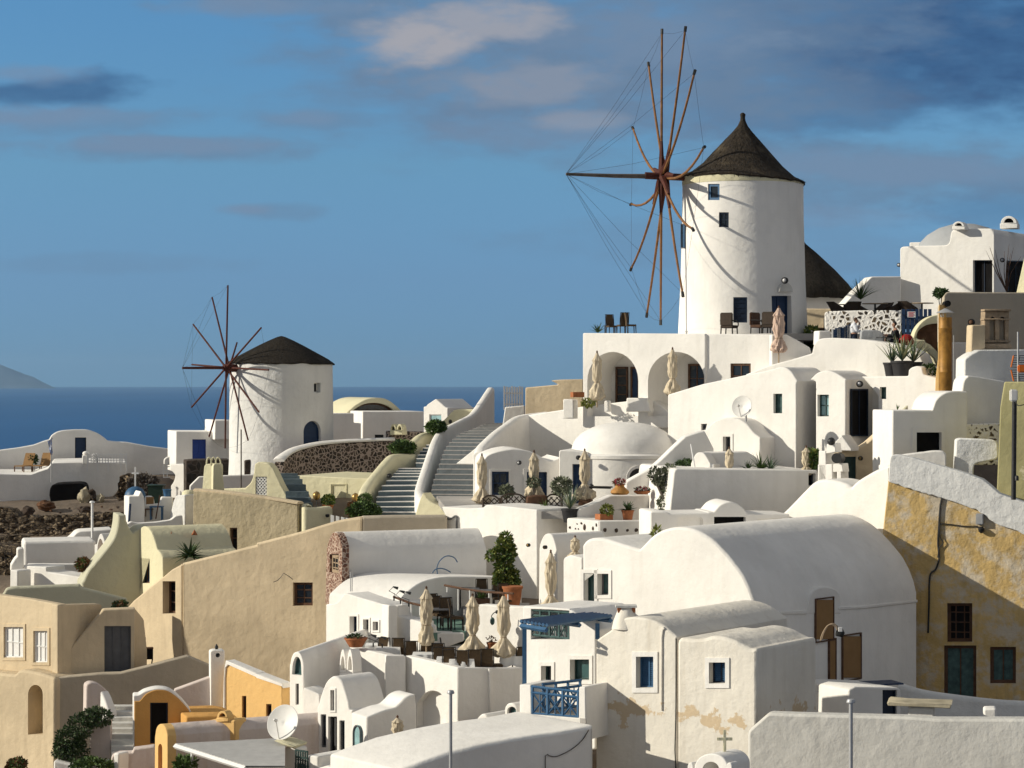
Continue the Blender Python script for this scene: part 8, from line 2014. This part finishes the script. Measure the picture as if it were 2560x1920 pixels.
# ---- deck chairs, plant, tank, boulders, bin on the far terraces
zd = P3(0, 960 + 775 * TS, 133.4).z
def deck(label, x, d):
    c = onz('A', x, zd, d); th = thing('deck_chair', label, 'deck chair', c, 'deck chairs on the far terrace', R(-15))
    bm = bmesh.new(); box(bm, (0, 0, .36), (.62, 1.1, .05)); obj('seat', bm, M['tan'], th, world=False)
    bm = bmesh.new(); box(bm, (0, 0, 0), (.62, .05, .85)); bmesh.ops.transform(bm, matrix=Matrix.Translation((0, .75, .70)) @ Matrix.Rotation(R(-28), 4, 'X'), verts=bm.verts); obj('backrest', bm, M['tan'], th, world=False)
    for s in (-1, 1):
        for y in (-.5, .5):
            bm = bmesh.new(); box(bm, (s * .3, y, .18), (.05, .05, .36)); obj('leg', bm, M['wood'], th, world=False)
deck('tan deck chair standing nearer the open sea edge', 200, 136); deck('tan deck chair nearest the terrace step', 350, 136.5)
shrub('potted_tree', 'little dark potted tree between the two deck chairs', Q('A', 288, 650, 137), (pxm(28, 137), .4, pxm(32, 137)), 'leaf_dark', 160, .18, stem=2.2, cat='tree')
def boulder(label, tile, x, y, d, rx, rz_, mat):
    bm = bmesh.new(); r = pxm(rx, d); ball(bm, (0, 0, 0), 1, 3, (1, 1, 1), .55); c = Q(tile, x, y, d)
    for v in bm.verts: v.co = Vector((v.co.x * r, v.co.y * r * .8, v.co.z * pxm(rz_, d))) + c
    tag(obj('boulder', bm, M[mat], sharp=35), label, 'boulder', 'boulders on the bare earth')
boulder('tall pale boulder leaning on the black cloth-covered tank', 'A', 725, 972, 128, 52, 62, 'rock_pale'); boulder('dark boulder beside the pale leaning one', 'A', 785, 970, 128.6, 45, 60, 'rock')
boulder('small pointed boulder at the foot of the white terrace wall', 'A', 870, 992, 128, 32, 42, 'rock_pale'); boulder('rust-brown flat boulder in front of the black tank', 'A', 395, 1050, 126, 80, 42, 'rock_red')
boulder('round dark boulder near the edge of the rubble wall', 'A', 240, 1100, 123, 62, 42, 'rock'); boulder('low dark boulder near the thin white pole', 'A', 730, 1085, 122.5, 55, 32, 'rock')
for i, (x, y) in enumerate(((60, 1075), (520, 1110), (600, 1075), (880, 1060), (960, 1085), (1020, 1065), (440, 1095), (160, 1085))):
    boulder('fist-to-knee-sized loose stone on the bare earth above the rubble wall', 'A', x, y, 123.5, random.uniform(8, 15), random.uniform(6, 10), random.choice(['rock', 'rock_red', 'rock_pale']))
bn = thing('waste_bin', 'dark green wheeled waste bin behind the small white yard', 'bin', Q('A', 1350, 1040, 116))
c = Q('A', 1350, 1040, 116); hb = Q('A', 1350, 870, 116).z - c.z
bm = bmesh.new(); v = box(bm, c + Vector((0, 0, hb * .47)), (.75, .75, hb * .94)); 
for q in v:
    if q.co.z < c.z + .2: q.co.x = c.x + (q.co.x - c.x) * .8; q.co.y = c.y + (q.co.y - c.y) * .8
obj('body', bm, M['greenplastic'], bn)
bm = bmesh.new(); box(bm, c + Vector((0, 0, hb * .97)), (.86, .86, hb * .06)); bmesh.ops.bevel(bm, geom=bm.edges[:], offset=.03, segments=1, affect='EDGES'); obj('lid', bm, M['greenplastic'], bn)
for s in (-1, 1):
    bm = bmesh.new(); tube(bm, [c + Vector((s * .34 - .05, .3, .1)), c + Vector((s * .34 + .05, .3, .1))], .12, 12); obj('wheel', bm, M['void'], bn)
def small_table(label, tile, x, y, d, mat):
    c = Q(tile, x, y, d); th = thing('garden_table', label, 'table', c)
    bm = bmesh.new(); box(bm, c + Vector((0, 0, .62)), (.62, .5, .05)); obj('tabletop', bm, M[mat], th)
    for sx in (-.26, .26):
        for sy in (-.2, .2):
            bm = bmesh.new(); box(bm, c + Vector((sx, sy, .3)), (.05, .05, .6)); obj('leg', bm, M[mat], th)
small_table('bright blue little table in the small white yard', 'm', 405, 1060, 108.6, 'blue')
c = Q('m', 325, 1020, 108.9); th = thing('yard_chair', 'small brown chair in the white yard beside the blue table', 'chair', c)
bm = bmesh.new(); box(bm, c + Vector((0, 0, .34)), (.36, .36, .05)); obj('seat', bm, M['wood'], th)
bm = bmesh.new(); box(bm, c + Vector((0, .17, .62)), (.36, .04, .56)); obj('backrest', bm, M['tan'], th)
for sx in (-.15, .15):
    for sy in (-.15, .15):
        bm = bmesh.new(); box(bm, c + Vector((sx, sy, .16)), (.04, .04, .33)); obj('leg', bm, M['wood'], th)
bm = bmesh.new(); lathe(bm, Q('m', 522, 800, 109.4), [(.16, 0), (.2, .3), (.22, .32), (.2, .34), (.18, .3)], 16); tag(obj('bucket', bm, M['blue']), 'small blue tub on the low yard wall', 'tub')
bm = bmesh.new(); tube(bm, [Q('m', 395, 1050, 108.2), Q('m', 440, 790, 108.4)], .03, 5); tag(obj('leaning_rod', bm, M['wood']), 'dark stick leaning in the small white yard above the blue table', 'rod')
bm = bmesh.new(); tube(bm, [Q('w', 1800, 330, 107.6), Q('w', 1782, 600, 107.6)], .06, 6); tag(obj('blue_drainpipe', bm, M['deepblue']), 'dark blue pipe along the edge of the narrow belfry wall', 'pipe')
# brazier by the beige house
bz = thing('lantern_stand', 'black box lantern on a small stand against the beige house', 'lantern', Q('E', 1282, 775, 96.3)); c = Q('E', 1282, 775, 96.3)
bm = bmesh.new(); box(bm, Q('E', 1282, 672, 96.3), (pxm(80, 94), .35, pxm(92, 94)), .2); obj('case', bm, M['void'], bz)
bm = bmesh.new(); box(bm, Q('E', 1282, 622, 96.3), (pxm(86, 94), .38, .05), .2); obj('lid', bm, M['wood'], bz)
for x in (1245, 1318):
    bm = bmesh.new(); tube(bm, [Q('E', x, 715, 96.3), Q('E', x - 10, 775, 96.3)], .03, 5); obj('leg', bm, M['darkmetal'], bz)
bm = bmesh.new(); tube(bm, [Q('F', x, y, 92.5) for x, y in ((150, 52), (185, 40), (215, 10), (240, -25), (280, 0), (320, 30))], .014, 5); tag(obj('cable', bm, M['darkmetal']), 'thin dark wire bowing over the four-pane window of the beige house', 'cable')
# dry branches above the flank of the tall cube house
bm = bmesh.new(); b0 = Q('L', 2062, 720, 112)
for k in range(9):
    q = rv(); tube(bm, [b0, b0 + Vector((q.x * .5 - .2, q.y * .3, .9)), b0 + Vector((q.x * 1.2 - .3, q.y * .5, 1.6 + abs(q.z) * .9))], [.03, .02, .006], 4)
tag(obj('bare_shrub', bm, M['wood'], clean=False), 'bare twiggy shrub in front of the dark side door of the tall cube house', 'shrub')

# ---- people on the terrace under the dotted wall
zp = 1.15
floor('seating_terrace', [XY(tx('L', 420), 101.2), XY(tx('L', 1250), 99.2), XY(tx('L', 1250), 108), XY(tx('L', 420), 108)], zp, .2, 'paving')
def skin(name, J, E_, mat, parent, lv=2):
    """one continuous surface grown round a skeleton: J = {joint: (position, radius)}"""
    names = list(J); me = bpy.data.meshes.new(name); me.from_pydata([J[n_][0] for n_ in names], [(names.index(a), names.index(b2)) for a, b2 in E_], [])
    o = bpy.data.objects.new(name, me); C.objects.link(o)
    md = o.modifiers.new('s', 'SKIN'); md.use_smooth_shade = True
    for i, n_ in enumerate(names):
        r_ = J[n_][1]; me.skin_vertices[0].data[i].radius = (r_, r_) if not isinstance(r_, tuple) else r_
        me.skin_vertices[0].data[i].use_root = (i == 0)
    s2 = o.modifiers.new('d', 'SUBSURF'); s2.levels = lv; s2.render_levels = lv
    bpy.context.view_layer.update(); dg = bpy.context.evaluated_depsgraph_get(); nm = bpy.data.meshes.new_from_object(o.evaluated_get(dg))
    bpy.data.objects.remove(o)
    for p in nm.polygons: p.use_smooth = True
    return link(name, nm, M[mat], parent)
def fingers(J, E_, hand, wrist, d, side_, curl=.5):
    """palm end -> four bent fingers and a thumb"""
    d = d.normalized(); s = d.cross(Vector((0, 0, 1))); s = s.normalized() if s.length > .05 else Vector((1, 0, 0)); dn = d.cross(s)
    for k, (o_, ln) in enumerate(((-.030, .068), (-.010, .078), (.010, .072), (.030, .056))):
        b0 = hand + s * o_ + d * .02; b1 = b0 + (d * (1 - curl * .4) + dn * curl * .6) * ln * .5; b2 = b1 + (d * (1 - curl) + dn * curl) * ln * .5
        J[f'k{side_}{k}'] = (b0, .010); J[f'f{side_}{k}'] = (b1, .0088); J[f'e{side_}{k}'] = (b2, .0075); E_ += [(f'h{side_}', f'k{side_}{k}'), (f'k{side_}{k}', f'f{side_}{k}'), (f'f{side_}{k}', f'e{side_}{k}')]
    b0 = hand - d * .03 + s * .04; J[f't{side_}'] = (b0, .011); J[f'u{side_}'] = (b0 + s * .025 + d * .045 + dn * .01, .009); E_ += [(f'h{side_}', f't{side_}'), (f't{side_}', f'u{side_}')]
def head_parts(th, h, fwd, hair, cap=True):
    s = Vector((-fwd.y, fwd.x, 0))
    bm = bmesh.new()
    for sd in (-1, 1): ball(bm, h + fwd * .088 + s * sd * .034 + Vector((0, 0, .01)), .011, 1)
    obj('eyes', bm, M['void'], th, world=False)
    bm = bmesh.new(); tube(bm, [h + fwd * .097 - s * .022 - Vector((0, 0, .062)), h + fwd * .102 - Vector((0, 0, .064)), h + fwd * .097 + s * .022 - Vector((0, 0, .062))], .006, 5); obj('mouth', bm, M['terracotta'], th, world=False)
    bm = bmesh.new(); v = ball(bm, h + Vector((0, 0, .035)) - fwd * .022, .104, 3, (.93, .93, 1.0), .06)
    for q in list(bm.verts):
        r_ = q.co - h
        if r_.dot(fwd) > .045 and r_.z < .075: bm.verts.remove(q)
        elif r_.z < -.055: bm.verts.remove(q)
    obj('hair', bm, M[hair], th, world=False, clean=False)
def person(label, loc, rz, J, E_, cloth, legs, shirt_mat, leg_mat, hair, h, fwd):
    th = thing('person', label, 'person', loc, None, R(rz))
    skin('body', J, E_, 'skin', th); skin('shirt', *cloth, shirt_mat, th); skin('trousers', *legs, leg_mat, th)
    head_parts(th, h, fwd, hair); return th
V = Vector
def headJ(J, E_, neck, h, fwd):
    s = V((-fwd.y, fwd.x, 0))
    J['neck'] = (neck, .055); J['skull'] = (h - fwd * .005, (.088, .096)); J['crown'] = (h + V((0, 0, .085)) - fwd * .01, (.062, .07)); J['jaw'] = (h - V((0, 0, .075)) + fwd * .03, (.055, .055)); J['nose'] = (h + fwd * .108 - V((0, 0, .02)), .014)
    J['earL'] = (h + s * .09, .018); J['earR'] = (h - s * .09, .018)
    E_ += [('neck', 'jaw'), ('jaw', 'skull'), ('skull', 'crown'), ('skull', 'nose'), ('skull', 'earL'), ('skull', 'earR')]
# standing figure in the hoodie, head bowed, one hand raised to the face (faces +x)
fw = V((.94, -.3, -.1)).normalized(); hd = V((.10, -.02, 1.50))
J = {'pelvis': (V((0, 0, .86)), (.12, .14)), 'chest': (V((.02, 0, 1.15)), (.14, .17)), 'shoulders': (V((.03, 0, 1.30)), (.09, .12))}; E_ = [('pelvis', 'chest'), ('chest', 'shoulders'), ('shoulders', 'neck')]
headJ(J, E_, V((.06, 0, 1.38)), hd, fw)
J.update({'sl': (V((.03, .18, 1.29)), .06), 'el': (V((.14, .24, 1.06)), .045), 'wl': (V((.26, .08, 1.34)), .03), 'hl': (V((.235, .05, 1.41)), .035), 'sr': (V((.03, -.18, 1.29)), .06), 'er': (V((.12, -.24, 1.04)), .045), 'wr': (V((.32, -.14, 1.02)), .03), 'hr': (V((.39, -.12, 1.03)), .035),
          'll': (V((0, .09, .80)), .085), 'kl': (V((.05, .1, .46)), .06), 'al': (V((0, .1, .08)), .04), 'tl': (V((.14, .12, .04)), .035), 'lr': (V((0, -.09, .80)), .085), 'kr': (V((.04, -.1, .46)), .06), 'ar': (V((-.02, -.1, .08)), .04), 'tr': (V((.12, -.12, .04)), .035)})
E_ += [('shoulders', 'sl'), ('sl', 'el'), ('el', 'wl'), ('wl', 'hl'), ('shoulders', 'sr'), ('sr', 'er'), ('er', 'wr'), ('wr', 'hr'), ('pelvis', 'll'), ('ll', 'kl'), ('kl', 'al'), ('al', 'tl'), ('pelvis', 'lr'), ('lr', 'kr'), ('kr', 'ar'), ('ar', 'tr')]
fingers(J, E_, J['hl'][0], J['wl'][0], V((-.3, -.2, 1)), 'l', .4); fingers(J, E_, J['hr'][0], J['wr'][0], V((1, .2, 0)), 'r', .5)
def sub_skel(J, names, E2, k, extra=None):
    D = {n_: (J[n_][0], tuple(x + k for x in J[n_][1]) if isinstance(J[n_][1], tuple) else J[n_][1] + k) for n_ in names}
    if extra: D.update(extra)
    return D, E2
sh = sub_skel(J, ['pelvis', 'chest', 'shoulders', 'sl', 'el', 'wl', 'sr', 'er', 'wr'], [('pelvis', 'chest'), ('chest', 'shoulders'), ('shoulders', 'sl'), ('sl', 'el'), ('el', 'wl'), ('shoulders', 'sr'), ('sr', 'er'), ('er', 'wr'), ('shoulders', 'hood')], .03, {'hood': (V((-.05, 0, 1.40)), (.08, .12))})
lg = sub_skel(J, ['pelvis', 'll', 'kl', 'al', 'lr', 'kr', 'ar'], [('pelvis', 'll'), ('ll', 'kl'), ('kl', 'al'), ('pelvis', 'lr'), ('lr', 'kr'), ('kr', 'ar')], .022)
person('standing person in a pale hoodie, head bowed, one hand raised to the face', onz('L', 742, zp, 101.6), -8, J, E_, sh, lg, 'hoodie', 'denim', 'hair_brown', hd, fw)
# seated figure in dark clothes looking out to sea (faces -x)
fw = V((-.97, -.24, -.05)).normalized(); hd = V((-.02, 0, 1.30))
J = {'pelvis': (V((.04, 0, .56)), (.13, .15)), 'chest': (V((.05, 0, .88)), (.14, .17)), 'shoulders': (V((.03, 0, 1.06)), (.09, .12))}; E_ = [('pelvis', 'chest'), ('chest', 'shoulders'), ('shoulders', 'neck')]
headJ(J, E_, V((.0, 0, 1.15)), hd, fw)
J.update({'sl': (V((.03, -.19, 1.04)), .06), 'el': (V((-.10, -.26, .80)), .045), 'wl': (V((-.34, -.20, .84)), .03), 'hl': (V((-.41, -.19, .86)), .035), 'sr': (V((.03, .19, 1.04)), .06), 'er': (V((-.08, .26, .80)), .045), 'wr': (V((-.33, .16, .82)), .03), 'hr': (V((-.40, .15, .84)), .035),
          'll': (V((-.02, -.10, .53)), .09), 'kl': (V((-.42, -.12, .52)), .065), 'al': (V((-.40, -.12, .09)), .04), 'tl': (V((-.54, -.13, .04)), .035), 'lr': (V((-.02, .10, .53)), .09), 'kr': (V((-.42, .12, .52)), .065), 'ar': (V((-.44, .12, .09)), .04), 'tr': (V((-.58, .13, .04)), .035)})
E_ += [('shoulders', 'sl'), ('sl', 'el'), ('el', 'wl'), ('wl', 'hl'), ('shoulders', 'sr'), ('sr', 'er'), ('er', 'wr'), ('wr', 'hr'), ('pelvis', 'll'), ('ll', 'kl'), ('kl', 'al'), ('al', 'tl'), ('pelvis', 'lr'), ('lr', 'kr'), ('kr', 'ar'), ('ar', 'tr')]
fingers(J, E_, J['hl'][0], J['wl'][0], V((-1, 0, .2)), 'l', .6); fingers(J, E_, J['hr'][0], J['wr'][0], V((-1, 0, .2)), 'r', .6)
sh = sub_skel(J, ['pelvis', 'chest', 'shoulders', 'sl', 'el', 'wl', 'sr', 'er', 'wr'], [('pelvis', 'chest'), ('chest', 'shoulders'), ('shoulders', 'sl'), ('sl', 'el'), ('el', 'wl'), ('shoulders', 'sr'), ('sr', 'er'), ('er', 'wr')], .025)
lg = sub_skel(J, ['pelvis', 'll', 'kl', 'al', 'lr', 'kr', 'ar'], [('pelvis', 'll'), ('ll', 'kl'), ('kl', 'al'), ('pelvis', 'lr'), ('lr', 'kr'), ('kr', 'ar')], .022)
pos2 = onz('L', 1095, zp, 100.4)
person('seated person with black hair and dark shirt looking out to sea', pos2, 0, J, E_, sh, lg, 'darkcloth', 'denim', 'hair', hd, fw)
c = pos2 + V((.08, 0, 0)); th = thing('terrace_chair', 'dark chair under the seated person in the dark shirt', 'chair', c)
bm = bmesh.new(); box(bm, c + V((0, 0, .40)), (.46, .46, .06)); obj('seat', bm, M['chairframe'], th)
bm = bmesh.new(); box(bm, c + V((.24, 0, .68)), (.05, .46, .46)); obj('backrest', bm, M['chairframe'], th)
for sx in (-.2, .2):
    for sy in (-.2, .2):
        bm = bmesh.new(); box(bm, c + V((sx, sy, .19)), (.05, .05, .38)); obj('leg', bm, M['chairframe'], th)
c = onz('L', 1020, zp, 99.9); th = thing('terrace_table', 'dark round table in front of the seated person', 'table', c)
bm = bmesh.new(); lathe(bm, c + V((0, 0, .70)), [(.42, 0), (.42, .04), (.01, .041)], 24); obj('tabletop', bm, M['darkmetal'], th)
bm = bmesh.new(); lathe(bm, c, [(.25, 0), (.23, .03), (.04, .05), (.04, .7), (.01, .7)], 12); obj('pedestal', bm, M['darkmetal'], th)
c = onz('L', 1195, zp, 100.2); bm = bmesh.new(); v = ball(bm, c + V((0, 0, .60)), .32, 3, (1, .7, .85), .12); tag(obj('red_bag', bm, M['red']), 'bright red bag on the terrace behind the seated person', 'bag')
slab_wall('cool_box', 'pale blue-grey chest with a ribbed front between the two people', Fr(tx('L', 890), 100.6, 4), t('L', 800, 1160, 805, 1062, 830, 1052, 950, 1055, 1000, 1085, 1005, 1160), .6, 'greyrender', 'chest')
slab_wall('small_pier', 'little shaded white block beside the standing person', Fr(tx('L', 490), 101.8, -14), t('L', 436, 1180, 440, 1060, 545, 1062, 548, 1180), .6, 'white')
th = thing('blue_fence', 'short blue and white picket fence behind the standing person', 'fence', onz('L', 640, zp, 103.2)); F = Fr(tx('L', 620), 103.2, 6)
for i in range(11):
    u = F.uv(F.hit(tx('L', 548 + i * 15), 900))[0]; z1 = F.uv(F.hit(tx('L', 600), 520 + (1045 - 4 * i + (10 if i % 2 else 0)) * TS))[1]
    bm = bmesh.new(); fbox(bm, F, u, u + .17, zp, z1, -.02, .02); obj('picket', bm, M['deepblue' if i % 3 else 'whitepaint'], th)
bm = bmesh.new(); fbox(bm, F, F.uv(F.hit(tx('L', 548), 900))[0], F.uv(F.hit(tx('L', 712), 900))[0], zp + .25, zp + .35, .03, .06); obj('rail', bm, M['deepblue'], th)

# ================================================================ sea air
hz_ = bpy.data.materials.new('sea_haze'); hz_.use_nodes = True
hn = hz_.node_tree.nodes; hn.remove(hn['Principled BSDF'])
pv = hn.new('ShaderNodeVolumePrincipled'); pv.inputs['Density'].default_value = 2.4e-5; pv.inputs['Color'].default_value = (.42, .68, 1.0, 1); pv.inputs['Anisotropy'].default_value = .2
hz_.node_tree.links.new(pv.outputs[0], hn['Material Output'].inputs['Volume'])
bm = bmesh.new(); box(bm, (0, 0, 130), (80000, 80000, 470)); ho = obj('haze', bm, hz_, world=False); ho['kind'] = 'stuff'
